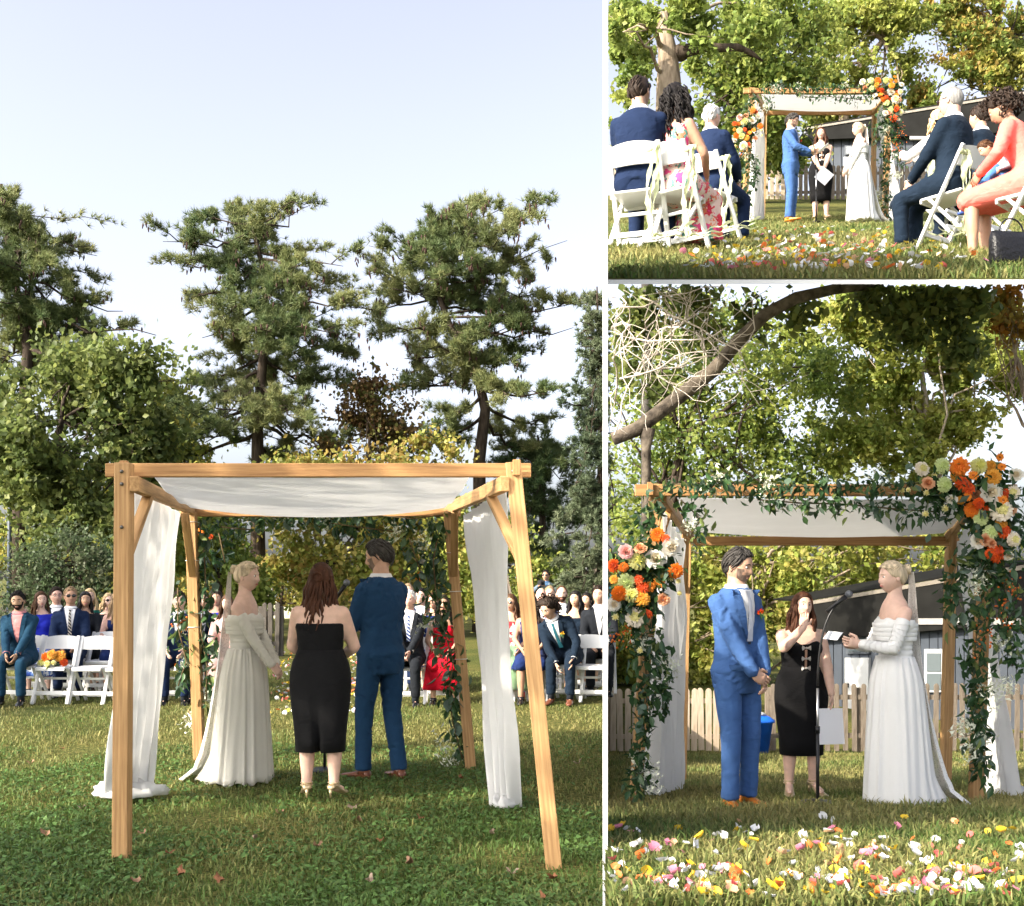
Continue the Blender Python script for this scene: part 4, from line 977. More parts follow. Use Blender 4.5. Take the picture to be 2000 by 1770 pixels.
decid('pale yellow-green tree with forking limbs at the right behind the roses', gB(1840, 62), [np.array(gB(1840, 62)), at(1835, 1100, 62), at(1825, 950, 62), at(1810, 820, 62), at(1800, 720, 62)], .34,
      blobsB([(1680, 620, 60, 0), (1760, 680, 60, 0), (1700, 760, 60, 1), (1850, 700, 60, 0), (1930, 740, 50, 0), (1800, 620, 60, 1), (1900, 640, 50, 0), (1640, 860, 60, 0), (1720, 860, 60, 0), (1790, 900, 50, 0), (1960, 640, 50, 1), (1890, 830, 36, 0), (1960, 800, 30, 0), (1640, 640, 50, 0), (1930, 800, 44, 0), (1870, 770, 48, 1), (1985, 720, 40, 0), (1845, 830, 44, 0), (1760, 780, 44, 1)], 62), 72000, .30, [(.28, .32, .10), (.36, .36, .13), (.20, .26, .08)], 42, BARK_P, gap=.04, wl=2.2, cull=cullB, limbs=26, group=GB, spread=.45)
decid('orange-tinged thin tree at the far right edge behind the roses', gB(2050, 18), [np.array(gB(2050, 18)), at(2045, 1100, 18), at(2020, 850, 18), at(1985, 700, 18)], .10,
      blobsB([(1965, 600, 36, 0), (1985, 650, 30, 0), (1960, 730, 26, 0), (1990, 780, 30, 0)], 18), 1500, .11, [(.30, .14, .035), (.26, .20, .06)], 43, BARK_G, gap=.02, cull=cullB, limbs=14, group=GB, spread=.5)
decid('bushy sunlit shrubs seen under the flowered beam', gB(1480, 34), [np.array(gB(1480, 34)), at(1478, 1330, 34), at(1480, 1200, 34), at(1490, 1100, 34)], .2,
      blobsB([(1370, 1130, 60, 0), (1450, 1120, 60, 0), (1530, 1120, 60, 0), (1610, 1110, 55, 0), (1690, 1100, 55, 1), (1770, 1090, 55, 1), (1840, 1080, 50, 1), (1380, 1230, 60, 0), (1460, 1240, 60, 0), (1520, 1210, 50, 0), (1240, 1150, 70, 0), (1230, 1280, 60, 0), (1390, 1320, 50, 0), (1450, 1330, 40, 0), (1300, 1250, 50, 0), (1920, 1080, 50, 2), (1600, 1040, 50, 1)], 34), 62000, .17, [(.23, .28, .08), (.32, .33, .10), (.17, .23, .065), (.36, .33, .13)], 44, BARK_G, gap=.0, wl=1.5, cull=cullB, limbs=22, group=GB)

# ------------------------------------------------------------------ trees of the raised terrace (upper right)
def cullC(P): return (pxs(P) > 1191) & (P[:, 2] > zC(P[:, 1]) + .1)
GC = 'trees of the raised terrace'
def gC(px, Y): return (rel(px) * Y, Y, float(zC(Y)))
def blobsC(lst, Y): return blobsB(lst, Y)
YT = 25.0
decid('huge old tree with a sunlit ridged trunk and a long side limb', gC(1312, YT), [np.array(gC(1314, YT)), at(1312, 300, YT), at(1308, 220, YT), at(1306, 150, YT), at(1304, 100, YT), at(1290, 30, YT)], .42,
      blobsC([(1230, 40, 50, 1.5), (1300, 14, 44, 1.2), (1380, 40, 44, 1), (1215, 110, 40, 1), (1232, 170, 36, 1), (1420, 60, 44, 1), (1212, 220, 30, 0), (1350, 36, 36, 0), (1225, 215, 30, 0), (1250, 60, 40, 0), (1450, 40, 40, 1), (1220, 60, 30, -1), (1285, 26, 34, -.9), (1335, 20, 34, -.9), (1265, 70, 26, -.9), (1390, 64, 34, -.9), (1440, 80, 34, -.9), (1255, 120, 26, -.9), (1480, 70, 34, -.6)], YT), 52000, .12, [(.20, .26, .08), (.28, .32, .11), (.14, .20, .065)], 51, BARK_G, gap=.02, cull=cullC, limbs=5, limb_r=.3, group=GC, spread=.45)
g = Geo(); b = np.array(gC(1312, YT)); pp = [at(1330, 100, YT - .1), at(1350, 98, YT - .2), at(1380, 92, YT - .3), at(1410, 94, YT - .4), at(1440, 92, YT - .4), at(1468, 104, YT - .4), at(1490, 120, YT - .4)]
big = [o for o in col.objects if o.get('label', '').startswith('huge old tree')][0]
g.tube([p - b for p in pp], [.17, .125, .10, .09, .08, .055, .02], 10); g.ball(at(1330, 103, YT - .05) - b, .19, 0); g.obj('side_limb', BARK_D, big)
decid('dark green tree in the middle of the terrace behind the arch', gC(1470, 33), [np.array(gC(1470, 33)), at(1468, 330, 33), at(1465, 230, 33), at(1480, 120, 33)], .25,
      blobsC([(1420, 120, 50, 0), (1500, 60, 60, 0), (1560, 120, 60, 0), (1480, 160, 56, 0), (1410, 200, 50, 0), (1400, 280, 46, 0), (1470, 250, 50, 0), (1580, 40, 50, 1), (1430, 320, 40, 0), (1370, 170, 40, 0), (1380, 240, 40, 0), (1530, 290, 40, 1), (1510, 230, 44, 1)], 33), 60000, .15, GREEN_M + [(.07, .11, .03), (.18, .21, .06)], 52, gap=.05, wl=1.4, cull=cullC, limbs=20, group=GC)
decid('broad light green tree right of the middle of the terrace', gC(1640, 47), [np.array(gC(1640, 47)), at(1650, 200, 47), at(1690, 120, 47), at(1725, 80, 47), at(1720, 20, 47)], .24,
      blobsC([(1620, 60, 50, 0), (1690, 40, 50, 0), (1630, 130, 50, 0), (1690, 120, 50, 0), (1750, 130, 36, 0), (1740, 40, 40, 0), (1600, 200, 50, 1), (1680, 190, 44, 1), (1560, 220, 44, 0), (1720, 200, 40, 0), (1790, 30, 36, 0), (1620, 240, 40, 1)], 47), 44000, .18, [(.28, .32, .10), (.36, .37, .14), (.20, .26, .085)], 53, BARK_G, gap=.08, wl=2.0, cull=cullC, limbs=24, group=GC, spread=.45)
decid('green and orange tinged tree over the dark roof at the right', gC(1930, 48), [np.array(gC(1955, 48)), at(1955, 200, 48), at(1950, 150, 48), at(1930, 60, 48)], .24,
      blobsC([(1900, 40, 50, 0), (1960, 40, 44, 0), (1900, 110, 44, 0), (1960, 110, 44, 0), (1850, 150, 40, 0), (1920, 150, 40, 0), (1830, 190, 34, 0), (1850, 30, 36, 0), (1990, 70, 40, 0), (1980, 150, 34, 0), (1800, 210, 30, 0)], 48), 40000, .18, [(.18, .24, .075), (.30, .31, .10), (.40, .28, .11), (.13, .18, .06)], 54, BARK_D, gap=.10, wl=2.0, cull=cullC, limbs=24, group=GC, spread=.45)
decid('low sunny shrubs beside the pale picket fence of the terrace', gC(1420, 37.5), [np.array(gC(1420, 37.5)), at(1420, 360, 37.5), at(1420, 330, 37.5)], .10,
      blobsC([(1390, 320, 26, 0), (1430, 300, 30, 0), (1480, 310, 30, 0), (1540, 320, 30, 0), (1570, 290, 30, 0), (1230, 300, 40, 0), (1290, 310, 40, 0), (1400, 350, 24, 0)], 37.5), 9000, .13, GREEN_Y + GREEN_M, 55, gap=.0, cull=cullC, limbs=10, group='shrubs of the terrace', cat='shrub', name='shrub')

# ------------------------------------------------------------------ fences and buildings
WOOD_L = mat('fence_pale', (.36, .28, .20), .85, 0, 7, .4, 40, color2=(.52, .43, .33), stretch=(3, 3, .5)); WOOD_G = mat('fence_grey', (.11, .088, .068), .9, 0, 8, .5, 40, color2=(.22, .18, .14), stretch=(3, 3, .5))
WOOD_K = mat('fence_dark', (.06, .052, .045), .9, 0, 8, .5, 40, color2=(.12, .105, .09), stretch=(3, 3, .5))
def picket_mesh(w, h, t, m, round_=True):
    g = Geo(); pr = [(-w / 2, 0), (w / 2, 0), (w / 2, h - w * .45), (w * .28, h - w * .1), (0, h), (-w * .28, h - w * .1), (-w / 2, h - w * .45)]
    v = [(x, -t / 2, z) for x, z in pr] + [(x, t / 2, z) for x, z in pr]; n = len(pr)
    f = [tuple(range(n)), tuple(range(2 * n - 1, n - 1, -1))] + [(i, i + n, (i + 1) % n + n, (i + 1) % n) for i in range(n)]
    g.add(v, f); return g.mesh('picket', m, False)
def fence(label, p, q, h, w, gap, m, zf, seed, post_every=2.4, rails=(.25, .82), group='picket fences'):
    lr = np.random.default_rng(seed); p, q = A(*p), A(*q); L = np.linalg.norm(q - p); d = (q - p) / L; rz = math.atan2(d[1], d[0])
    root = empty('picket_fence', (p[0], p[1], zf(p[1])), rz, label, 'fence', group); me = picket_mesh(w, h, .02, m); z0 = zf(p[1]); n = int(L / (w + gap))
    for i in range(n):
        t = (i + .5) / n; y = p[1] + (q[1] - p[1]) * t; link('picket', me, root, (L * t, 0, zf(y) - z0 + .03 + lr.uniform(-.012, .012)), (0, lr.normal(0, .012), 0))
    for r_ in rails:
        g = Geo(); g.box((L / 2, .035, h * r_ + (zf((p[1] + q[1]) / 2) - z0)), (L, .045, .085)); g.obj('rail', m, root, False)
    k = int(L / post_every) + 1
    for i in range(k + 1):
        g = Geo(); t = i / k; y = p[1] + (q[1] - p[1]) * t; g.box((L * t, .085, (h - .05) / 2 + zf(y) - z0), (.1, .09, h - .05), bev=.006); g.obj('post', m, root, False)
    return root
zBs = lambda y: float(zB(y)); zCs = lambda y: float(zC(y)); zA0 = lambda y: 0.0
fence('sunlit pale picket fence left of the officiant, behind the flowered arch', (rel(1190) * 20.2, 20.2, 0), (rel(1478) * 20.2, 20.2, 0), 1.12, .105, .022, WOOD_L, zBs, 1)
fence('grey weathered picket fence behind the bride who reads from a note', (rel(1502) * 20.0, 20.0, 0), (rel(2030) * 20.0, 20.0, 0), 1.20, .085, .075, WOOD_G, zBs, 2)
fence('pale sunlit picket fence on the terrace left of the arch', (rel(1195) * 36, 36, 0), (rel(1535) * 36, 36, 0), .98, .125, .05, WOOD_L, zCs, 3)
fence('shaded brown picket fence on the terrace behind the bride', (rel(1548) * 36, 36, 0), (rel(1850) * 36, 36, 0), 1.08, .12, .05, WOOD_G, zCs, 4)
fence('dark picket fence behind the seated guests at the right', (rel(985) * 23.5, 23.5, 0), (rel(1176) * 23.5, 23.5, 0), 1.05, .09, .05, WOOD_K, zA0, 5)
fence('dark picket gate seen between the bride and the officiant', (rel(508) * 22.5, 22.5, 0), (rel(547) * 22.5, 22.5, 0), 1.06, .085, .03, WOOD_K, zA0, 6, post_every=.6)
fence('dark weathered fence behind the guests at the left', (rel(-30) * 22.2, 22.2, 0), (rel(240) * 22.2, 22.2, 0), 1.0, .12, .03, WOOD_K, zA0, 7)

SIDING = mat('siding_grey', (.045, .054, .07), .7, .08, 3); FASCIA = mat('roof_fascia', (.011, .011, .0105), .8, .25, 2.5, .2, 30, spec=.08); GLASS = mat('window_glass', (.10, .12, .13), .08, spec=.6); TRIM = mat('trim_white', (.42, .43, .44), .6, .05, 4); DARK = mat('recess_dark', (.02, .02, .022), .8)
def quad_prism(g, P, th, m=0):
    """plate with front corners P (counter-clockwise) and thickness th away from the viewer"""
    P = [A(*p) for p in P]; n = nrm(np.cross(P[1] - P[0], P[3] - P[0])); n = n if n[1] > 0 else -n; Q = [p + n * th for p in P]
    g.add(P + Q, [(0, 1, 2, 3), (7, 6, 5, 4), (0, 4, 5, 1), (1, 5, 6, 2), (2, 6, 7, 3), (3, 7, 4, 0)], m); return g
def house(label, map_, Yl, Yr, xl, xr, top, bot, base_l, base_r, ground):
    """low building: dark sloping fascia over grey vertical boards; map_ turns (x, y) of the lower right scene into photo pixels"""
    def Yat(x): t = (x - xl) / (xr - xl); return 1 / ((1 - t) / Yl + t / Yr)
    def pt(x, y, dy=0): X, Yp = map_(x, y); q = at(X, Yp, Yat(x) + dy); return q
    lerp = lambda a, b, x: a + (b - a) * (x - xl) / (xr - xl)
    o = pt(xl, base_l); o[2] = ground(o[1]); root = empty('house', o, 0, label, 'building', 'low dark-roofed buildings')
    def add(name, fn, m, par=None):
        g = Geo(); fn(g); 
        for v in g.v: v -= o
        return g.obj(name, m, par or root, False)
    fas = add('roof_fascia', lambda g: quad_prism(g, [pt(xl, bot(xl)), pt(xr, bot(xr)), pt(xr, top(xr)), pt(xl, top(xl))], .12), FASCIA)
    add('roof', lambda g: quad_prism(g, [pt(xl, top(xl) - 3, .02), pt(xr, top(xr) - 3, .02), pt(xr, top(xr) + 4, .02) + A(0, 3.5, .05), pt(xl, top(xl) + 4, .02) + A(0, 3.5, .05)], .05), FASCIA, fas)
    add('drip_edge', lambda g: quad_prism(g, [pt(xl, top(xl) + 5, -.04), pt(xr, top(xr) + 6, -.04), pt(xr, top(xr) - 3, -.04), pt(xl, top(xl) - 2, -.04)], .03), mat('drip_edge', (.17, .15, .125), .6, .2, 6), fas)
    x = xl + 22; n = 0
    while x < xr - 4:                                     # vertical boards
        x2 = x + 17; a, b_ = pt(x + .8, bot(x) - 4, .35), pt(x2 - .8, bot(x2) - 4, .35); a2, b2 = a.copy(), b_.copy(); a2[2] = ground(a[1]) - .1; b2[2] = ground(b_[1]) - .1
        add('board', lambda g: quad_prism(g, [a2, b2, b_, a], .05), SIDING); x = x2
    a, b_ = pt(xl + 20, bot(xl), .43), pt(xr, bot(xr), .43); a2, b2 = a.copy(), b_.copy(); a2[2] = ground(a[1]) - .1; b2[2] = ground(b_[1]) - .1
    add('wall', lambda g: quad_prism(g, [a2, b2, b_, a], .2), DARK)
    wz = lambda g, x0, y0, x1, y1, d, th: quad_prism(g, [pt(x0, y1, d), pt(x1, y1, d), pt(x1, y0, d), pt(x0, y0, d)], th)
    w = add('window', lambda g: wz(g, 1805, 1268, 1842, 1352, .22, .10), TRIM); add('pane', lambda g: wz(g, 1810, 1276, 1837, 1312, .19, .03), GLASS, w); add('pane', lambda g: wz(g, 1810, 1316, 1837, 1348, .19, .03), GLASS, w)
    d = add('door', lambda g: wz(g, 1650, 1285, 1696, 1402, .22, .09), TRIM); add('handle', lambda g: wz(g, 1653, 1335, 1656, 1343, .17, .04), DARK, d)
    w = add('window', lambda g: wz(g, 1652, 1243, 1697, 1277, .24, .08), mat('sash_dark', (.07, .08, .095), .6)); add('pane', lambda g: wz(g, 1656, 1247, 1693, 1273, .21, .03), GLASS, w)
    p = add('porch_beam', lambda g: wz(g, 1790, 1208, 1995, 1220, -.05, .15), mat('porch_grey', (.26, .25, .24), .7, .1, 5))
    return root
lin = lambda x0, y0, x1, y1: (lambda x: y0 + (y1 - y0) * (x - x0) / (x1 - x0))
house('low dark building with grey board walls behind the grey fence', lambda x, y: (x, y), 29.0, 23.0, 1572, 2040, lin(1572, 1178, 1990, 1108), lin(1572, 1252, 1990, 1218), 1400, 1420, zBs)
mC = lambda x, y: (1454 + (x - 1245) * .415, 180 + (y - 962) * .43)
house('dark building with a long rising roof edge behind the terrace fence', lambda x, y: (1576 + (x - 1572) * .92, 250 + (y - 1178) * .53), 42.0, 38.0, 1572, 2060, lin(1572, 1178, 2032, 1048), lin(1572, 1222, 2032, 1192), 1400, 1420, zCs)

# pale house glimpsed through the arch and grey roof at the right
def cottage(label, x0, x1, yt, yb, yr, Y, wallc, roofc):
    o = A(rel((x0 + x1) / 2) * Y, Y, 0); root = empty('house', o, 0, label, 'building', 'houses beyond the big lawn'); w = mpx(x1 - x0, Y); h = at(0, yt, Y)[2]; r = at(0, yr, Y)[2]
    g = Geo(); g.box((0, 2, h / 2), (w, 4, h)); g.add([(-w / 2, 0, h), (w / 2, 0, h), (0, 0, r - .05), (-w / 2, 4, h), (w / 2, 4, h), (0, 4, r - .05)], [(0, 1, 2), (5, 4, 3)]); g.obj('wall', wallc, root, False)
    for sg in (-1, 1):
        g = Geo(); quad_prism(g, [(sg * (w / 2 + .25), -.3, h - .15), (sg * (w / 2 + .25), 4.3, h - .15), (0, 4.3, r), (0, -.3, r)], .08); g.obj('roof', roofc, root, False)
    for x in (-.22, .22):
        g = Geo(); g.box((x * w, -.02, h * .62), (.75, .06, 1.0)); wd = g.obj('window', TRIM, root, False); g = Geo(); g.box((x * w, -.06, h * .62), (.6, .03, .85)); g.obj('pane', GLASS, wd, False)
cottage('pale cream house glimpsed between the bride and the officiant', 520, 625, 1110, 1200, 1078, 44, mat('cream_wall', (.62, .62, .50), .8, .06, 3), mat('slate_roof', (.13, .15, .18), .8, .15, 9))
cottage('low grey-roofed house glimpsed right of the arch behind the photographer', 985, 1150, 1110, 1200, 1082, 46, mat('grey_wall', (.40, .42, .42), .8, .06, 3), mat('slate_roof', (.13, .15, .18)))
# poles and stacked timber
g = Geo(); p = at(17, 1278, 27); p[2] = 0; q = at(20, 905, 27); g.tube([A(0, 0, 0), (q - p) * .5, q - p], [.06, .055, .045], 10); tag(g.obj('pole', mat('pole_blue', (.06, .075, .10), .5), None, True, p), 'slender dark metal pole at the left edge among the trees', 'pole')
g = Geo(); p = at(531, 1262, 32); q = at(531, 1080, 32); g.tube([A(0, 0, 0), q - p], [.05, .045], 8); tag(g.obj('pole', mat('pole_grey', (.33, .33, .32), .6), None, True, p), 'thin grey pole in front of the pale cream house', 'pole')
for i, (x, n, lean) in enumerate(((1005, 6, .25), (1128, 7, -.3))):
    Y0 = 24.4; root = empty('timber_stack', (rel(x) * Y0, Y0, 0), 0, ('leaning weathered boards behind the fence just right of the drape', 'leaning weathered boards behind the fence near the spruce')[i], 'boards', 'boards leaning behind the fence')
    for k in range(n):
        g = Geo(); g.beam((k * .09 - .3, .0, 0), (k * .09 - .3 - lean * 1.4, .25, random.uniform(1.6, 2.05)), .075, .02, 0, (0, 1, 0)); g.obj('board', WOOD_G, root, False)
g = Geo(); g.tube([(0, 0, 0), (0, 0, 1.9)], .03, 8); tag(g.obj('pole', TRIM, None, True, (rel(1146) * 24.0, 24.0, 0)), 'short white pipe beside the leaning boards', 'pole')
def bin_(loc, s, label):
    g = Geo(); g.rings([ell((0, 0, z), w * s, w * s * .8, n=20, p=5) for z, w in ((0, .22), (.55, .29), (.56, .32), (.60, .32), (.66, .24), (.67, .05))]); g.obj
    r = empty('storage_tub', loc, 0, label, 'tub'); g.obj('body', mat('tarp_blue', (.01, .10, .52), .4, .2, 5), r); q = Geo(); q.ball((0, -.05, .60 * s + .03), (.2 * s, .12 * s, .05)); q.obj('cover', TRIM, r)
bin_((rel(1470) * 19.4, 19.4, zBs(19.4)), 1.1, 'blue tub with a white cover by the gap in the fence')
g = Geo(); g.box((0, 0, .7), (.55, .55, 1.4), bev=.04); g.box((0, 0, 1.45), (.6, .62, .08), bev=.02); tag(g.obj('bin', mat('bin_teal', (.02, .12, .17), .5), None, False, (rel(1172) * 25.5, 25.5, 0)), 'teal bin behind the fence at the right edge', 'bin')
# ------------------------------------------------------------------ timber arches
def wood_mat(name, c, c2):
    if name in MATS: return MATS[name]
    m = mat(name, c, .62, 0, 5, .25, 60, spec=.25, color2=c2, stretch=(13, 13, .55), detail=8)
    n = m.node_tree.nodes; l = m.node_tree.links; b = n['Principled BSDF']; tc = [x for x in n if x.type == 'TEX_COORD'][0]
    src = b.inputs['Base Color'].links[0].from_socket
    vo = n.new('ShaderNodeTexVoronoi'); vo.inputs['Scale'].default_value = 2.6; vo.inputs['Randomness'].default_value = 1
    mp = n.new('ShaderNodeMapping'); mp.inputs['Scale'].default_value = (1, 1, .75); l.new(tc.outputs['Object'], mp.inputs[0]); l.new(mp.outputs[0], vo.inputs['Vector'])
    rp = n.new('ShaderNodeValToRGB'); e = rp.color_ramp.elements; e[0].position = .035; e[0].color = (.22, .13, .07, 1); e[1].position = .085; e[1].color = (1, 1, 1, 1)
    l.new(vo.outputs['Distance'], rp.inputs['Fac']); mx = n.new('ShaderNodeMixRGB'); mx.blend_type = 'MULTIPLY'; mx.inputs[0].default_value = 1
    l.new(src, mx.inputs[1]); l.new(rp.outputs[0], mx.inputs[2]); l.new(mx.outputs[0], b.inputs['Base Color']); return m
TIMBER = wood_mat('timber_cedar', (.25, .125, .048), (.44, .245, .10)); TIMBER2 = wood_mat('timber_pale', (.28, .155, .062), (.50, .30, .135))
CLOTH = mat('drape_voile', (.80, .80, .80), .85, .02, 6, .15, 160, trans=.5, sheen=.2)
LEAFM = [mat('garland_leaf_a', (.028, .070, .026), .38, .25, 30, spec=.45, trans=.2), mat('garland_leaf_b', (.050, .105, .036), .4, .25, 30, spec=.4, trans=.25), mat('garland_leaf_c', (.10, .15, .11), .5, .2, 30, trans=.2), mat('garland_leaf_d', (.17, .22, .07), .45, .2, 30, trans=.35)]
VINE = mat('vine_stem', (.12, .085, .04), .8, .2, 30)

def timber(name, p, q, w, root, m=TIMBER, up=(0, 1, 0), ext=0.0, d=None):
    """squared timber with its grain along local z"""
    p, q = A(*p), A(*q); z = nrm(q - p); x = nrm(np.cross(A(*up), z)); y = np.cross(z, x); g = Geo(); g.box((0, 0, 0), (w, d or w, np.linalg.norm(q - p) + ext), 0, None, .004)
    o = g.obj(name, m, root, False); rl = A(*root.location); M = Matrix(((x[0], y[0], z[0]), (x[1], y[1], z[1]), (x[2], y[2], z[2]))); o.rotation_euler = M.to_euler(); o.location = (p + q) / 2 - rl; return o
def cloth_grid(name, fn, nu, nv, root, m=CLOTH):
    g = Geo(); rl = A(*root.location); g.grid(lambda u, v: fn(u, v) - rl, nu, nv)
    v = g.verts(); n = len(v); f = list(g.f); g2 = Geo(); nm = np.zeros_like(v)
    for q in f:
        c = np.cross(v[q[1]] - v[q[0]], v[q[3]] - v[q[0]]); nm[list(q)] += c
    nm /= np.maximum(np.linalg.norm(nm, axis=1), 1e-9)[:, None]
    g2.add(np.concatenate([v, v - nm * .003]), f + [tuple(n + i for i in q[::-1]) for q in f]); return g2.obj(name, m, root)
def drape(root_label, t0, t1, b0, b1, folds, amp, pinch=None, pool=None, belly=.0, name='drape', group='white drapes'):
    """hanging cloth from the line t0-t1 to the line b0-b1"""
    t0, t1, b0, b1 = (A(*q) for q in (t0, t1, b0, b1)); base = (b0 + b1) / 2; root = empty(name, base, 0, root_label, 'drape', group)
    acr = nrm(t1 - t0); out = nrm(np.cross(acr, A(0, 0, 1)))
    def fn(u, v):
        p = (t0 * (1 - u) + t1 * u) * (1 - v) + (b0 * (1 - u) + b1 * u) * v
        w = 1 - (pinch or 0) * math.sin(math.pi * min(1, v * 1.15)) ** 2; mid = (t0 + t1) / 2 * (1 - v) + (b0 + b1) / 2 * v; p = mid + (p - mid) * w
        a = amp * (.25 + .9 * v); return p + out * (a * math.sin(u * folds * 2 * math.pi + 1.5 * math.sin(v * 2.2)) + belly * math.sin(math.pi * v)) + acr * .35 * a * math.cos(u * folds * 2 * math.pi) + out * .22 * amp * math.sin(u * folds * 5.3 * math.pi + 4 * math.sin(v * 3 + u * 2)) + out * .12 * amp * math.sin(v * 19 + u * 9)
    cloth_grid('panel', fn, folds * 14, 34, root)
    if pool:
        rx, ry, hz, off = pool; lr = np.random.default_rng(folds); g = Geo(); rr = []
        for t, s_, z in ((0, 1.0, .004), (1, 1.07, .35), (2, .98, .75), (3, .72, 1.0), (4, .4, .95), (5, .1, .8)):
            an = np.arange(40) * 2 * math.pi / 40; r = s_ * (1 + .16 * np.sin(an * 3 + t * .7) + .09 * np.sin(an * 8 + t) + .05 * np.sin(an * 13 + 2 * t))
            rr.append(np.stack([off[0] + np.cos(an) * rx * r, off[1] + np.sin(an) * ry * r, hz * z * (1 + .35 * np.sin(an * 5 + t) + .2 * np.sin(an * 9 + 2 * t))], 1))
        g.rings(rr, 0, True); g.obj('pooled_hem', CLOTH, root)
    return root

def twine(root, p, w, m):
    g = Geo(); h = w / 2 + .004; g.tube([p + A(*q) for q in ((-h, -h, 0), (h, -h, .003), (h, h, 0), (-h, h, -.003), (-h, -h, 0))], .003, 5)
    for v in g.v: v -= A(*root.location)
    g.obj('tie_cord', m, root)
# big arch on the left, seen from behind
FL0, FL1 = at(238, 1680, 6.31), at(243, 905, 6.31); FR0, FR1 = at(1083, 1697, 6.12), at(1002, 905, 6.33); BL0, BL1 = at(390, 1490, 9.63), at(373, 1000, 9.5); BR0, BR1 = at(920, 1500, 9.37), at(876, 1000, 9.5)
for p in (FL0, FR0, BL0, BR0): p[2] = -.03
archA = empty('timber_arch', (FL0 + BR0) / 2 * A(1, 1, 0), 0, 'big cedar timber arch on the left lawn seen from behind', 'arch', 'timber ceremony arches')
W_ = .087
for p, q in ((FL0, FL1), (FR0, FR1), (BL0, BL1), (BR0, BR1)): timber('post', p, q, W_, archA, TIMBER2)
timber('beam', at(208, 919, 6.43), at(1037, 919, 6.43), .05, archA, TIMBER, (0, 0, 1), d=.078)
timber('beam', at(352, 1000, 9.58), at(900, 1000, 9.58), .05, archA, TIMBER, (0, 0, 1), d=.08)
SL0, SL1, SR0, SR1 = at(262, 945, 6.25), at(376, 996, 9.6), at(986, 945, 6.25), at(872, 996, 9.6)
timber('side_beam', SL0, SL1, .05, archA, TIMBER2, (0, 0, 1), d=.085); timber('side_beam', SR0, SR1, .05, archA, TIMBER2, (0, 0, 1), d=.085)
for P0, P1 in ((at(242, 900, 6.29), at(242, 930, 6.29)), (at(1009, 898, 6.27), at(1009, 929, 6.27))): timber('end_block', P0, P1, .045, archA, TIMBER, d=.03)
for S0, S1, F0, F1, B0, B1 in ((SL0, SL1, FL0, FL1, BL0, BL1), (SR0, SR1, FR0, FR1, BR0, BR1)):
    a = F1 + (F0 - F1) * .25; b = S0 + (S1 - S0) * .17 - A(0, 0, .04); timber('brace', a, b, .04, archA, TIMBER2, (1, 0, 0), d=.06)
    a = B1 + (B0 - B1) * .26; b = S0 + (S1 - S0) * .80 - A(0, 0, .04); timber('brace', a, b, .04, archA, TIMBER2, (1, 0, 0), d=.06)
M_BOLT = mat('bolt_steel', (.12, .11, .10), .4, metal=.8)
for P_, sg in ((FL1, 1), (FR1, -1)):
    for dz in (-.05, -.12, -.36):
        g = Geo(); g.ball(P_ + A(.0, -.046, dz) - A(*archA.location), (.011, .007, .011), 0, 8, 5); g.obj('bolt', M_BOLT, archA)
M_CORD = mat('white_cord', (.7, .7, .66), .8)
for t in (.04, .19, .45): twine(archA, BL1 + (BL0 - BL1) * t, W_, M_CORD); twine(archA, BR1 + (BR0 - BR1) * (t + .12), W_, M_CORD)
can = empty('canopy', at(600, 935, 8) * A(1, 1, 1), 0, 'white cloth canopy slung under the big left arch', 'canopy', 'white cloth canopies')
def canA(u, v):
    p = at(296 + (920 - 296) * u, 928, 6.48) * (1 - v) + at(388 + (858 - 388) * u, 992, 9.53) * v
    return p + A(0, 0, -.07 * math.sin(math.pi * u) ** .8 * (.35 + v * .65) + .008 * math.sin(v * 22 + 2 * math.sin(u * 3)) - .05 * math.sin(math.pi * v))
cloth_grid('sheet', canA, 26, 22, can)
drape('long white drape at the left of the big arch, pooling on the grass', at(262, 952, 6.7), at(353, 1004, 9.1), at(205, 1556, 7.9), at(285, 1553, 8.05), 5, .04, .10, (.24, .12, .075, (.0, .02)))
drape('white drape at the right of the big arch, gathered above the grass', at(986, 955, 6.75), at(905, 1008, 9.1), at(1008, 1578, 7.72), at(962, 1572, 7.75), 4, .035, .18, (.095, .07, .07, (0, 0)))

# ------------------------------------------------------------------ flowers
def petal_ring(g, n, r0, r1, z0, z1, w, cup, m, twist=0, lr=None, tipn=.35):
    for i in range(n):
        a = i * 2 * math.pi / n + twist + (lr.normal(0, .06) if lr is not None else 0); c, s = math.cos(a), math.sin(a); t = A(-s, c, 0); d = A(c, s, 0)
        k = 1 if lr is None else lr.uniform(.88, 1.1); rm = (r0 + r1) / 2
        p0 = d * r0 + A(0, 0, z0); pm = d * rm * k + A(0, 0, (z0 + z1) / 2 + cup); p1 = d * r1 * k + A(0, 0, z1)
        g.add([p0 - t * w * .35, p0 + t * w * .35, pm + t * w * .5, p1 + t * w * tipn * .5, p1 - t * w * tipn * .5, pm - t * w * .5], [(0, 1, 2, 5), (5, 2, 3, 4)], m)
def dahlia(name, c, c2, seed, layers=7, n=17):
    g = Geo(); lr = np.random.default_rng(seed)
    for q in range(layers):
        t = q / (layers - 1); ph = -.42 + 1.75 * t; r1 = math.cos(ph) * 1.0 + .05; z1 = -.05 + .72 * math.sin(ph); petal_ring(g, max(6, int(n * (1 - .5 * t))), .30 * max(r1, .1), r1, z1 * .55 - .05, z1, .36 * (1 - .3 * t), .10, 0 if q < layers - 2 else 1, q * .21, lr, .55)
    g.ball((0, 0, .12), (.62, .62, .46), 1, 10, 6)
    return g.mesh(name, [mat('petal_' + name, c, .6, .15, 3, trans=.25), mat('petal_in_' + name, c2, .6, trans=.2)])
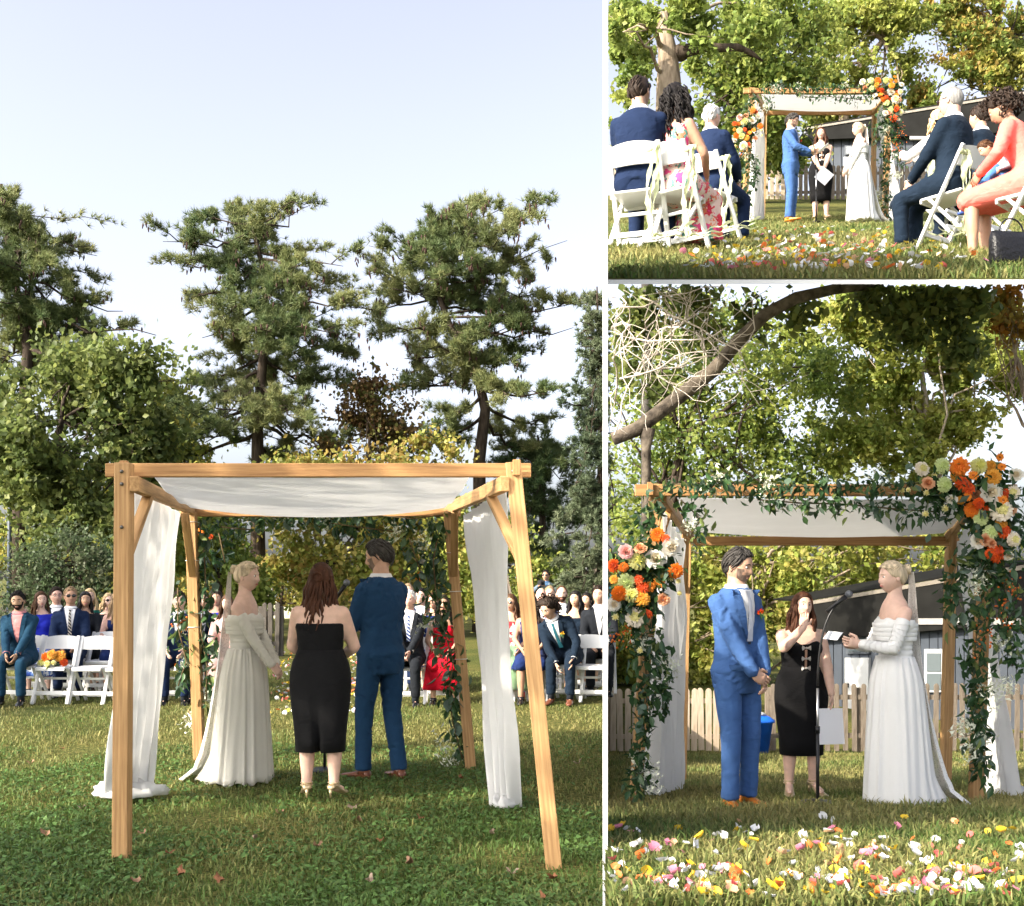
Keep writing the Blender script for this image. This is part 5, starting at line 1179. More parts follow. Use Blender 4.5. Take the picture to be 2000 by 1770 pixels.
def rose(name, c, c2, seed):
    g = Geo(); lr = np.random.default_rng(seed)
    for q, (n, r0, r1, z0, z1, w, cup) in enumerate(((5, .2, 1.0, -.2, .02, 1.15, .12), (5, .2, .84, -.2, .22, 1.0, .10), (5, .15, .64, -.2, .40, .85, .03), (4, .1, .44, -.15, .48, .7, -.02), (3, .05, .26, -.1, .50, .45, -.02))):
        petal_ring(g, n, r0, r1, z0, z1, w, cup, 0 if q < 3 else 1, q * .6, lr, .75)
    g.ball((0, 0, .2), (.13, .13, .26), 1, 8, 5)
    return g.mesh(name, [mat('petal_' + name, c, .55, .06, 3, trans=.3), mat('petal_in_' + name, c2, .55, trans=.25)])
def daisy(name, c, c2, seed):
    g = Geo(); lr = np.random.default_rng(seed); petal_ring(g, 16, .2, 1.0, 0, .1, .34, .06, 0, 0, lr, .6); petal_ring(g, 14, .2, .75, .05, .22, .3, .06, 0, .2, lr, .6); g.ball((0, 0, .14), (.26, .26, .14), 1, 8, 5)
    return g.mesh(name, [mat('petal_' + name, c, .6, .1, 3, trans=.25), mat('petal_in_' + name, c2, .7)])
FLW = {'od': dahlia('orange_dahlia', (.80, .22, .02), (.72, .16, .015), 1), 'or': dahlia('red_orange_dahlia', (.72, .10, .012), (.55, .06, .01), 2, 6, 16), 'gd': dahlia('gold_dahlia', (.72, .34, .04), (.55, .22, .02), 3), 'yd': dahlia('yellow_dahlia', (.70, .68, .28), (.62, .60, .14), 4), 'gr': dahlia('pale_green_dahlia', (.62, .70, .34), (.50, .60, .22), 5, 7, 16),
       'wd': dahlia('white_dahlia', (.78, .70, .58), (.68, .62, .25), 6), 'wr': rose('white_rose', (.80, .77, .70), (.78, .68, .50), 7), 'pr': rose('peach_rose', (.76, .42, .24), (.62, .26, .12), 8), 'kr': rose('pink_rose', (.80, .48, .46), (.72, .36, .30), 9), 'br': rose('brown_rose', (.45, .20, .10), (.34, .13, .06), 10), 'da': daisy('orange_daisy', (.82, .25, .02), (.45, .12, .02), 11), 'cs': dahlia('cream_pompon', (.75, .70, .38), (.70, .60, .20), 12, 5, 9)}
FNAME = {'od': 'dahlia', 'or': 'dahlia', 'gd': 'dahlia', 'yd': 'dahlia', 'gr': 'dahlia', 'wd': 'dahlia', 'wr': 'rose', 'pr': 'rose', 'kr': 'rose', 'br': 'rose', 'da': 'daisy', 'cs': 'pompon'}
FL_LEFT = [('od', 1285, 1045, 13), ('wr', 1310, 1069, 17), ('kr', 1223, 1078, 14), ('pr', 1250, 1071, 12), ('wr', 1281, 1092, 19), ('yd', 1245, 1096, 17), ('or', 1199, 1105, 12), ('od', 1320, 1116, 14), ('gd', 1199, 1132, 8), ('gr', 1224, 1138, 16), ('or', 1246, 1133, 10), ('da', 1288, 1136, 11), ('cs', 1293, 1127, 6.5),
           ('or', 1255, 1148, 12), ('da', 1270, 1146, 10), ('od', 1210, 1160, 15), ('yd', 1233, 1162, 14), ('gd', 1254, 1170, 14), ('pr', 1295, 1171, 12), ('wr', 1199, 1181, 13), ('wd', 1241, 1206, 18), ('or', 1265, 1199, 9), ('cs', 1202, 1206, 6.5), ('cs', 1327, 1159, 5), ('cs', 1310, 1131, 5), ('cs', 1325, 1135, 5.5), ('or', 1300, 1052, 8), ('od', 1218, 1108, 9), ('cs', 1250, 1271, 6)]
FL_RIGHT = [('gr', 1841, 910, 14), ('wd', 1801, 916, 13), ('od', 1874, 912, 17), ('gd', 1868, 930, 11), ('yd', 1912, 910, 15), ('gd', 1935, 910, 10), ('da', 1953, 893, 8), ('da', 1957, 912, 8), ('da', 1901, 929, 10), ('gd', 1939, 932, 14), ('or', 1880, 945, 14), ('or', 1893, 954, 11), ('da', 1890, 970, 9), ('br', 1907, 967, 10), ('pr', 1812, 944, 12), ('gr', 1845, 947, 14),
            ('cs', 1761, 957, 6.5), ('cs', 1774, 957, 4.5), ('cs', 1810, 963, 6), ('cs', 1846, 993, 7), ('cs', 1808, 1004, 6.5), ('cs', 1825, 929, 5.5), ('wr', 1936, 962, 19), ('wr', 1859, 976, 10), ('gd', 1877, 977, 8), ('or', 1963, 963, 11), ('da', 1959, 977, 11), ('wd', 1979, 962, 12), ('od', 1898, 996, 14), ('or', 1912, 984, 11), ('gr', 1915, 1010, 15), ('wd', 1955, 997, 20), ('pr', 1972, 997, 12), ('or', 1930, 997, 9),
            ('gd', 1956, 1024, 11), ('or', 1961, 1038, 13), ('gr', 1935, 1040, 14), ('wr', 1910, 1058, 14), ('pr', 1924, 1055, 12), ('pr', 1937, 1062, 10), ('wd', 1980, 1054, 13), ('or', 1946, 1080, 18), ('or', 1934, 1083, 10), ('wr', 1969, 1086, 9), ('wr', 1985, 927, 12)]
def leaf_mesh(name, m, w=.42, fold=.12):
    g = Geo(); g.add([(0, 0, 0), (w * .42, .28, fold), (w * .5, .55, fold * .9), (0, 1, -.05), (-w * .5, .55, fold * .9), (-w * .42, .28, fold), (0, .5, 0)], [(0, 1, 2, 6), (6, 2, 3), (6, 3, 4), (0, 6, 4, 5)]); return g.mesh(name, m, True)
LEAVES = [leaf_mesh('leaf', LEAFM[0]), leaf_mesh('leaf', LEAFM[1], .5), leaf_mesh('leaf', LEAFM[2], .62, .05), leaf_mesh('leaf', LEAFM[3], .4)]
def garland(label, paths, flowers, Yd, mp, nleaf, lsize, seed, cap=290, wisps=(), berries=(), parent_name='flower_garland', facing=-1, bunch=()):
    """paths: lists of (x, y, spread); every blossom and the larger leaves are pieces of the garland"""
    lr = np.random.default_rng(seed); P0 = at(*mp(paths[0][0][0], paths[0][0][1]), Yd); root = empty(parent_name, P0, 0, label, 'garland', 'flower garlands'); sc = mpx(1, Yd) * mp.scale
    for k, x, y, r in flowers:
        X, Yp = mp(x, y); p = at(X, Yp, Yd + facing * (.13 + lr.uniform(0, .06))) - P0
        d = nrm(A((x - 1590) * .0 + lr.normal(0, .30), facing * 1.0, lr.normal(.12, .25))); q = Vector(d).to_track_quat('Z', 'Y').to_euler()
        o = link(FNAME[k], FLW[k], root, p, q, r * sc * 1.05)
    pts = []; vg = Geo()
    for path in paths:
        w = [at(*mp(x, y), Yd + facing * .02 + lr.uniform(-.05, .02)) for x, y, s in path]; sp = [s * sc for _, _, s in path]
        vg.tube([p - P0 + lr.normal(0, .01, 3) for p in w], .006, 5)
        L = sum(np.linalg.norm(w[i + 1] - w[i]) * (sp[i] + sp[i + 1]) for i in range(len(w) - 1)); pts.append((w, sp, L))
    for x, y, s in bunch: pts.append(([at(*mp(x, y), Yd - .02), at(*mp(x + 4, y + 3), Yd - .02)], [s * sc, s * sc], (s * sc) ** 2 * 6.5))
    tot = sum(q[2] for q in pts); rest = []
    recs = []
    for w, sp, L in pts:
        n = int(nleaf * L / tot) + 2; seg = np.array([np.linalg.norm(w[i + 1] - w[i]) for i in range(len(w) - 1)]); seg /= seg.sum()
        for _ in range(n):
            i = lr.choice(len(seg), p=seg); t = lr.random(); p = w[i] * (1 - t) + w[i + 1] * t; s = sp[i] * (1 - t) + sp[i + 1] * t
            p = p + A(lr.normal(0, .42) * s, facing * abs(lr.normal(0, .07)), lr.normal(-.1, .42) * s); recs.append((p, lsize * lr.uniform(.55, 1.3)))
    recs.sort(key=lambda r: -r[1])
    big, small = recs[:cap], recs[cap:]
    for p, s in big:
        o = link('leaf', LEAVES[lr.choice(4, p=[.46, .3, .13, .11])], root, p - P0, (lr.uniform(-2.9, -.6), lr.uniform(-.6, .6), lr.uniform(0, 6.28)), s)
    if small:
        V = []; T = []; C = []
        for p, s in small:
            d = nrm(lr.normal(0, 1, 3) + A(0, facing * .2, -.6)); e = nrm(np.cross(d, lr.normal(0, 1, 3))); b = len(V); p = p - P0; nn = np.cross(d, e)
            V += [p, p + d * s * .45 + e * s * .22 + nn * s * .07, p + d * s, p + d * s * .45 - e * s * .22 + nn * s * .07]; T += [(b, b + 1, b + 2), (b, b + 2, b + 3)]
            c = [A(.028, .07, .026), A(.05, .105, .036), A(.10, .15, .11), A(.17, .22, .07)][lr.choice(4, p=[.46, .3, .12, .12])]; C += [c] * 4
        o = soup('small_leaves', np.array(V), np.array(T), np.array(C), LEAF, root); o['kind'] = 'stuff'
    if len(vg.f): vg.obj('vine', VINE, root)
    bg = Geo()                                                     # airy white filler and orange berries
    for x, y, r, n in wisps:
        c = at(*mp(x, y), Yd + facing * .08) - P0
        for _ in range(n):
            p = c + lr.normal(0, .5, 3) * r * sc * A(1, .5, 1.1); e = lr.normal(0, 1, 3) * .011; e2 = lr.normal(0, 1, 3) * .011; bg.add([p - e, p + e2, p + e], [(0, 1, 2)], 0)
    for x, y, r, n in berries:
        c = at(*mp(x, y), Yd + facing * .08) - P0
        for _ in range(n):
            p = c + lr.normal(0, .5, 3) * r * sc * A(1, .6, 1.2); bg.ball(p, .009, 1, 5, 4)
    if len(bg.f):
        o = bg.obj('filler_sprays', [mat('filler_white', (.66, .68, .55), .8), mat('berry_orange', (.62, .14, .02), .5)], root); o['kind'] = 'stuff'
    return root
def mk(fn, s): fn.scale = s; return fn
idm = mk(lambda x, y: (x, y), 1.0); mapC = mk(lambda x, y: (1454 + (x - 1245) * .415, 180 + (y - 962) * .43), .42)

def front_arch(label, mp, Yf, Yb, ground, tag_, labs):
    def bot(x, y, Y): p = at(*mp(x, y), Y); p[2] = ground(Y) - .03; return p
    l0, l1, r0, r1 = bot(1240, 1560, Yf), at(*mp(1282, 946), Yf), bot(1906, 1568, Yf), at(*mp(1925, 946), Yf); bl0, bl1, br0, br1 = bot(1330, 1530, Yb), at(*mp(1340, 1045), Yb), bot(1846, 1530, Yb), at(*mp(1858, 1045), Yb)
    root = empty('timber_arch', (l0 + br0) / 2 * A(1, 1, 0) + A(0, 0, ground((Yf + Yb) / 2)), 0, label, 'arch', 'timber ceremony arches'); w = .09
    for p, q in ((l0, l1), (r0, r1), (bl0, bl1), (br0, br1)): timber('post', p, q, w, root, TIMBER2)
    timber('beam', at(*mp(1240, 958), Yf - .07), at(*mp(1985, 958), Yf - .07), .045, root, TIMBER, (0, 0, 1), d=.088); timber('beam', at(*mp(1352, 1057), Yb - .07), at(*mp(1872, 1057), Yb - .07), .045, root, TIMBER, (0, 0, 1), d=.088)
    a, b = at(*mp(1296, 972), Yf), at(*mp(1350, 1052), Yb); timber('side_beam', a, b, .05, root, TIMBER2, (0, 0, 1), d=.09); c, d = at(*mp(1912, 972), Yf), at(*mp(1850, 1052), Yb); timber('side_beam', c, d, .05, root, TIMBER2, (0, 0, 1), d=.09)
    timber('end_block', at(*mp(1270, 942), Yf - .12), at(*mp(1270, 968), Yf - .12), .045, root, TIMBER, d=.03)
    for s0, s1, f0, f1, k0, k1 in ((a, b, l0, l1, bl0, bl1), (c, d, r0, r1, br0, br1)):
        timber('brace', f1 + (f0 - f1) * .24, s0 + (s1 - s0) * .2, .04, root, TIMBER2, (1, 0, 0), d=.06); timber('brace', k1 + (k0 - k1) * .24, s0 + (s1 - s0) * .75, .04, root, TIMBER2, (1, 0, 0), d=.06)
    cn = empty('canopy', (a + d) / 2, 0, labs[0], 'canopy', 'white cloth canopies')
    def cf(u, v):
        p = at(*mp(1322 + 580 * u, 972), Yf + .05) * (1 - v) + at(*mp(1362 + 480 * u, 1040), Yb - .05) * v; return p + A(0, 0, -.05 * math.sin(math.pi * u) * (.4 + .6 * v) - .04 * math.sin(math.pi * v) + .006 * math.sin(v * 20 + u * 4))
    cloth_grid('sheet', cf, 20, 14, cn)
    drape(labs[1], at(*mp(1292, 1000), Yf + .15), at(*mp(1338, 1062), Yb - .2), bot(1268, 1555, Yf + .25) + A(0, 0, .06), bot(1322, 1540, Yf + 1.2) + A(0, 0, .06), 5, .06, .05)
    drape(labs[2], at(*mp(1908, 1000), Yf + .15), at(*mp(1868, 1062), Yb - .2), bot(1985, 1555, Yf + .3) + A(0, 0, .05), bot(1928, 1548, Yf + .9) + A(0, 0, .05), 5, .035, .12, (.20, .10, .05, (.08, 0)))
    return root
ZB = lambda Y: float(zB(Y)); ZC = lambda Y: float(zC(Y))
front_arch('timber arch hung with roses and dahlias on the lower right lawn', idm, 8.5, 10.8, ZB, 'B', ('white canopy under the large flowered arch', 'white drape behind the left flower cluster of the large flowered arch', 'white drape spreading at the right foot of the large flowered arch'))
front_arch('small distant timber arch with flowers up on the terrace', mapC, 19.8, 24.0, ZC, 'C', ('white canopy under the small terrace arch', 'white drape at the left post of the small terrace arch', 'white drape at the right post of the small terrace arch'))
PATHS_L = [[(1282, 975, 26), (1262, 1040, 42), (1245, 1130, 55), (1250, 1220, 52), (1262, 1290, 40), (1262, 1350, 28), (1250, 1430, 20), (1246, 1500, 22), (1250, 1550, 30)], [(1270, 1240, 30), (1300, 1300, 22), (1290, 1390, 16)]]
PATHS_R = [[(1925, 900, 40), (1930, 1000, 66), (1930, 1100, 62), (1918, 1180, 52), (1905, 1250, 44), (1900, 1330, 34), (1905, 1420, 22), (1915, 1520, 18)], [(1870, 1090, 40), (1850, 1150, 30), (1860, 1200, 26)], [(1960, 1110, 40), (1970, 1200, 38), (1975, 1300, 26)]]
PATHS_T = [[(1295, 950, 30), (1400, 942, 30), (1500, 950, 26), (1600, 948, 26), (1700, 945, 34), (1790, 945, 48), (1880, 940, 56)], [(1480, 972, 20), (1560, 985, 20), (1640, 985, 20), (1740, 990, 30), (1830, 1000, 40)], [(1330, 975, 22), (1375, 1010, 22), (1350, 1050, 26)], [(1380, 930, 22), (1420, 925, 20)]]
WI = [(1300, 1300, 26, 130), (1255, 1250, 22, 90), (1270, 1520, 26, 160), (1250, 1480, 18, 90), (1400, 945, 26, 120), (1500, 950, 22, 90), (1350, 1030, 20, 60), (1720, 935, 20, 60), (1905, 1140, 20, 90)]
WR = [(1935, 1350, 26, 150), (1885, 1420, 22, 110), (1900, 1470, 22, 90), (1970, 1340, 18, 90), (1925, 1440, 16, 60), (1915, 1120, 24, 120), (1960, 1250, 20, 60)]
BE = [(1970, 1150, 30, 40), (1960, 1210, 26, 36), (1925, 1250, 22, 20)]; BL_ = [(1205, 1250, 20, 14), (1225, 1240, 18, 12)]
for nm, mp, Yd, n1, k in (('large flowered arch', idm, 8.34, 1.0, 1), ('small terrace arch', mapC, 19.6, .6, 2)):
    garland('garland of white, peach and orange blossoms down the left post of the ' + nm, PATHS_L, FL_LEFT, Yd, mp, int(1500 * n1), .088, 60 + k, wisps=WI[:4], berries=BL_, bunch=[(1228, 1090, 40), (1262, 1120, 46), (1235, 1170, 46), (1285, 1090, 36)], cap=280 if k == 1 else 150)
    garland('lush garland of dahlias and roses at the right corner of the ' + nm, PATHS_R, FL_RIGHT, Yd, mp, int(2000 * n1), .088, 70 + k, wisps=WR, berries=BE, bunch=[(1900, 960, 56), (1945, 960, 50), (1940, 1030, 52), (1830, 960, 44), (1910, 1090, 44)], cap=280 if k == 1 else 150)
    garland('leafy vine with white sprays along the top beam of the ' + nm, PATHS_T, [], Yd - .03, mp, int(800 * n1), .075, 80 + k, wisps=WI[4:], cap=280 if k == 1 else 120)
# the back of the garlands on the big arch
PA1 = [[(388, 1020, 26), (395, 1080, 34), (400, 1150, 34), (392, 1230, 30), (400, 1300, 24), (405, 1370, 18)], [(345, 1150, 22), (350, 1220, 26), (365, 1290, 26), (350, 1340, 18)], [(425, 1040, 22), (440, 1100, 20)]]
PA2 = [[(860, 1030, 30), (845, 1090, 40), (852, 1160, 42), (862, 1230, 38), (885, 1290, 30), (880, 1340, 28), (890, 1410, 20), (905, 1480, 18)], [(800, 1050, 30), (820, 1120, 26)]]
PA3 = [[(385, 1004, 20), (470, 1012, 24), (560, 1008, 18), (640, 1006, 18), (730, 1008, 24), (810, 1012, 30), (870, 1008, 30)], [(430, 1030, 26), (490, 1035, 20)], [(640, 1020, 18), (700, 1030, 22), (780, 1040, 30)]]
garland('back of the leafy garland on the left rear post of the big arch', PA1, [('da', 385, 1034, 7), ('od', 393, 1042, 6), ('or', 412, 1048, 5), ('or', 362, 1020, 5), ('da', 352, 1232, 5), ('od', 345, 1300, 4), ('da', 362, 1274, 4)], 9.52, idm, 430, .095, 91, cap=250, facing=1, wisps=[(365, 1290, 22, 90), (370, 1410, 20, 80), (410, 1360, 18, 80), (360, 1225, 18, 60)], berries=[(352, 1215, 18, 20)])
garland('back of the leafy garland on the right rear post of the big arch', PA2, [('od', 820, 1127, 9), ('da', 856, 1166, 7), ('wr', 825, 1098, 6), ('cs', 858, 1170, 5)], 9.36, idm, 480, .095, 92, cap=250, facing=1, wisps=[(820, 1060, 22, 90), (770, 1040, 18, 60), (835, 1220, 18, 60), (870, 1450, 24, 90), (880, 1490, 20, 60)], berries=[(870, 1290, 20, 14)])
garland('leaves hanging along the rear beam of the big arch', PA3, [('or', 372, 986, 4)], 9.56, idm, 330, .09, 93, cap=200, facing=1, wisps=[(640, 1012, 20, 60), (470, 1000, 16, 40), (560, 1020, 20, 50)])

# ------------------------------------------------------------------ petals
def petal_mesh(m, seed):
    lr = np.random.default_rng(seed); g = Geo(); v = []
    for j in range(4):
        for i in range(4):
            u, w = i / 3 - .5, j / 3; wd = math.sin(math.pi * (.15 + .75 * w)); v.append((u * wd, w - .5, .55 * u * u * 2 + .30 * w * w + lr.normal(0, .04)))
    g.add(v, [(j * 4 + i, j * 4 + i + 1, j * 4 + i + 5, j * 4 + i + 4) for j in range(3) for i in range(3)]); return g.mesh('petal', m)
PETC = {'white': (.78, .78, .78), 'yellow': (.78, .52, .04), 'orange': (.80, .20, .05), 'coral': (.75, .16, .14), 'peach': (.80, .48, .28), 'pink': (.75, .25, .36)}
PM = {k: [petal_mesh(mat('fallen_petal_' + k, c, .6, .08, 20, trans=.25), i + 3 * len(k)) for i in range(3)] for k, c in PETC.items()}
PW = ['white'] * 42 + ['yellow'] * 20 + ['orange'] * 11 + ['coral'] * 9 + ['peach'] * 10 + ['pink'] * 8
lr = np.random.default_rng(77); recs = []
def density(px, py): return min(1, ((py - 1595) / 165) ** 1.1)
while len(recs) < 310:
    px, py = lr.uniform(1188, 1995), lr.uniform(1600, 1768)
    if lr.random() > density(px, py) * (.35 + .9 * max(0, math.sin(px * .021 + 2 * math.sin(py * .06)) * math.sin(py * .075 + px * .006) + .25)): continue
    Y = YB(py); recs.append(('B', rel(px) * Y, Y, float(zB(Y)) + float(bumps(rel(px) * Y, Y)), PW[lr.integers(100)], lr.uniform(.028, .054)))
while len(recs) < 640:
    px, py = lr.normal(1610, 140), lr.uniform(450, 541)
    if not 1330 < px < 1990 or lr.random() > .25 + ((py - 450) / 90) ** .8 * .75: continue
    Y = YC(py); recs.append(('C', rel(px) * Y, Y, float(zC(Y)) + .6 * float(bumps(rel(px) * Y, Y)), PW[lr.integers(100)], lr.uniform(.036, .062)))
while len(recs) < 860:
    px, py = lr.choice([lr.normal(560, 14), lr.normal(690, 12), lr.uniform(540, 700)]), lr.uniform(1275, 1400); Y = YA(py); recs.append(('A', rel(px) * Y, Y, float(bumps(rel(px) * Y, Y)), PW[lr.integers(100)], lr.uniform(.04, .065)))
size = lambda r: r[5] / r[2]
recs.sort(key=lambda r: -size(r)); PLACE = {'A': 'in the aisle of the big lawn', 'B': 'in front of the large flowered arch', 'C': 'on the terrace aisle'}
rest = {'A': [], 'B': [], 'C': []}
for i, r in enumerate(recs):
    if i < 290:
        o = link('petal', PM[r[4]][i % 3], None, (r[1], r[2], r[3] + lr.uniform(.028, .045)), (lr.normal(0, .5), lr.normal(0, .5), lr.uniform(0, 6.28)), r[5])
        tag(o, '%s rose petal lying on the grass %s' % (r[4], PLACE[r[0]]), 'petal', '%s petals %s' % (r[4], PLACE[r[0]]))
    else: rest[r[0]].append(r)
for k, L in rest.items():
    V = []; T = []; C = []
    for r in L:
        a = lr.uniform(0, 6.28); M = rotz(a) @ rotx(lr.normal(0, .5)) @ roty(lr.normal(0, .5)); p = A(r[1], r[2], r[3] + (.06 if r[0] == 'C' else .04)); s = r[5]; b = len(V)
        q = [(-.35, -.4, .12), (.35, -.4, .12), (0, -.5, 0), (.48, .1, .2), (-.48, .1, .2), (0, 0, 0), (0, .5, .22), (.3, .42, .3), (-.3, .42, .3)]; V += [p + M @ (A(*x) * s) for x in q]
        T += [(b + 2, b + 1, b + 3, b + 5), (b + 2, b + 5, b + 4, b + 0), (b + 5, b + 3, b + 7, b + 6), (b + 5, b + 6, b + 8, b + 4)]; C += [PETC[r[4]]] * 9
    o = soup('petals', np.array(V), np.array(T), np.array(C), mat('petal_mixed', (1, 1, 1), .6, attr=True, trans=.25), None, True); tag(o, 'the many smaller petals strewn ' + PLACE[k], kind='stuff')
# ------------------------------------------------------------------ wardrobe
GROOM = fabric('suit_blue', (.022, .060, .155)); NAVY = fabric('suit_navy', (.010, .020, .055)); BLACKS = fabric('suit_black', (.012, .014, .018)); TEALS = fabric('suit_teal', (.012, .045, .085)); INK = fabric('suit_ink', (.008, .016, .030)); GREYB = fabric('jacket_greyblue', (.11, .15, .20))
SHIRT = fabric('shirt_white', (.76, .76, .78), fold=.2); PINKSH = fabric('shirt_pink', (.62, .26, .26)); PALEB = fabric('shirt_paleblue', (.45, .52, .66)); LILAC = fabric('tie_silver', (.50, .52, .60), fold=.1)
def stripe(name, c1, c2, sc, rot):
    if name in MATS: return MATS[name]
    m = bpy.data.materials.new(name); m.use_nodes = True; n = m.node_tree.nodes; l = m.node_tree.links; tc = n.new('ShaderNodeTexCoord'); mp = n.new('ShaderNodeMapping'); mp.inputs['Rotation'].default_value = (0, rot, 0)
    w = n.new('ShaderNodeTexWave'); w.inputs['Scale'].default_value = sc; w.bands_direction = 'Z'; rp = n.new('ShaderNodeValToRGB'); rp.color_ramp.interpolation = 'CONSTANT'; e = rp.color_ramp.elements; e[0].color = (*c1, 1); e[1].position = .72; e[1].color = (*c2, 1)
    l.new(tc.outputs['Object'], mp.inputs[0]); l.new(mp.outputs[0], w.inputs[0]); l.new(w.outputs['Fac'], rp.inputs[0]); l.new(rp.outputs[0], n['Principled BSDF'].inputs['Base Color']); n['Principled BSDF'].inputs['Roughness'].default_value = .6; MATS[name] = m; return m
TIE_S = stripe('tie_blue_stripe', (.012, .035, .16), (.6, .65, .7), 9, .7); TIE_K = stripe('tie_dark_stripe', (.02, .02, .03), (.55, .5, .42), 10, .8); TIE_T = fabric('tie_teal', (.02, .12, .16), fold=.1)
def floral(name, base, cols, sc):
    if name in MATS: return MATS[name]
    m = bpy.data.materials.new(name); m.use_nodes = True; n = m.node_tree.nodes; l = m.node_tree.links; tc = n.new('ShaderNodeTexCoord'); v = n.new('ShaderNodeTexVoronoi'); v.inputs['Scale'].default_value = sc
    nz = n.new('ShaderNodeTexNoise'); nz.inputs['Scale'].default_value = sc * 1.3; nz.inputs['Detail'].default_value = 3; ad = n.new('ShaderNodeMixRGB'); ad.inputs[0].default_value = .12; l.new(tc.outputs['Object'], ad.inputs[1]); l.new(nz.outputs['Color'], ad.inputs[2]); l.new(tc.outputs['Object'], nz.inputs['Vector']); l.new(ad.outputs[0], v.inputs['Vector'])
    sp = n.new('ShaderNodeSeparateColor'); l.new(v.outputs['Color'], sp.inputs[0]); rp = n.new('ShaderNodeValToRGB'); rp.color_ramp.interpolation = 'CONSTANT'; e = rp.color_ramp.elements
    while len(e) < len(cols) + 1: e.new(.5)
    for i, c in enumerate([base] + list(cols)): e[i].position = [0, .34, .48, .6, .72, .84, .93][i]; e[i].color = (*c, 1)
    l.new(sp.outputs[0], rp.inputs[0]); l.new(rp.outputs[0], n['Principled BSDF'].inputs['Base Color']); n['Principled BSDF'].inputs['Roughness'].default_value = .8; MATS[name] = m; return m
FLORAL = floral('dress_floral', (.70, .52, .45), [(.62, .03, .06), (.70, .20, .10), (.10, .28, .22), (.70, .06, .22), (.74, .62, .55)], 22); REDPRINT = floral('dress_red_print', (.70, .62, .56), [(.40, .01, .02), (.40, .01, .02), (.30, .01, .02)], 26); BLUEPRINT = floral('skirt_blue_print', (.62, .66, .74), [(.03, .08, .40), (.03, .08, .40), (.10, .2, .5)], 24)
BLACKD = fabric('dress_black', (.008, .008, .009), fold=.25); IVORY = mat('gown_ivory', (.74, .71, .63), .8, .02, 8, .25, 220, sheen=.2, trans=.12, stretch=(1, 1, .15)); GOWNW = mat('gown_white', (.78, .78, .77), .8, .02, 8, .25, 220, sheen=.2, trans=.12, stretch=(1, 1, .15))
COBALT = fabric('top_cobalt', (.02, .03, .40)); CORAL = fabric('dress_coral', (.78, .17, .14), fold=.4); WHITEB = fabric('blouse_white', (.74, .70, .69), fold=.5); SAGE = fabric('skirt_sage', (.22, .36, .21), fold=.3); REDD = fabric('dress_red', (.45, .006, .02), fold=.4); BLUSH = fabric('dress_blush', (.68, .45, .40)); NAVYD = fabric('dress_navy', (.012, .025, .10)); DENIM = fabric('denim', (.06, .16, .36), .2)
TANL = mat('leather_tan', (.58, .19, .03), .3, .15, 12, coat=.3); BROWNL = mat('leather_brown', (.16, .055, .03), .32, .15, 12, coat=.3); BLACKL = mat('leather_black', (.012, .012, .014), .25, coat=.3); GOLD = mat('sandal_gold', (.55, .43, .26), .3, metal=.6); SOCK = mat('sock_dark', (.015, .02, .028), .9); SOCKG = mat('sock_grey', (.16, .17, .19), .9)
PAPER = mat('paper', (.78, .79, .84), .7); METAL = mat('stand_black', (.03, .03, .032), .35, metal=.6); CHROME = mat('stand_chrome', (.35, .35, .36), .3, metal=.9); MICG = mat('mic_grille', (.18, .19, .21), .4, metal=.8, bump=.6, bscale=400)
def veil_mat():
    m = mat('veil_lace', (.82, .81, .78), .8); n = m.node_tree.nodes; l = m.node_tree.links; b = n['Principled BSDF']; tc = n.new('ShaderNodeTexCoord'); v = n.new('ShaderNodeTexVoronoi'); v.inputs['Scale'].default_value = 70; l.new(tc.outputs['Object'], v.inputs['Vector'])
    rp = n.new('ShaderNodeValToRGB'); e = rp.color_ramp.elements; e[0].position = .18; e[0].color = (.45, .45, .45, 1); e[1].position = .34; e[1].color = (.86, .86, .86, 1); l.new(v.outputs['Distance'], rp.inputs[0]); tr = n.new('ShaderNodeBsdfTransparent'); ms = n.new('ShaderNodeMixShader')
    l.new(rp.outputs[0], ms.inputs[0]); l.new(tr.outputs[0], ms.inputs[1]); l.new(b.outputs[0], ms.inputs[2]); l.new(ms.outputs[0], n['Material Output'].inputs['Surface']); return m
VEIL = veil_mat()
def face(dx, dy): return math.atan2(-dx, dy)           # turn so that the figure looks along (dx, dy)
GRD = {'A': lambda X, Y: float(bumps(X, Y)), 'B': lambda X, Y: float(zB(Y) + bumps(X, Y)), 'C': lambda X, Y: float(zC(Y) + .6 * bumps(X, Y))}
def stand(w, px, Y): X = rel(px) * Y; return (X, Y, GRD[w](X, Y) + .005)

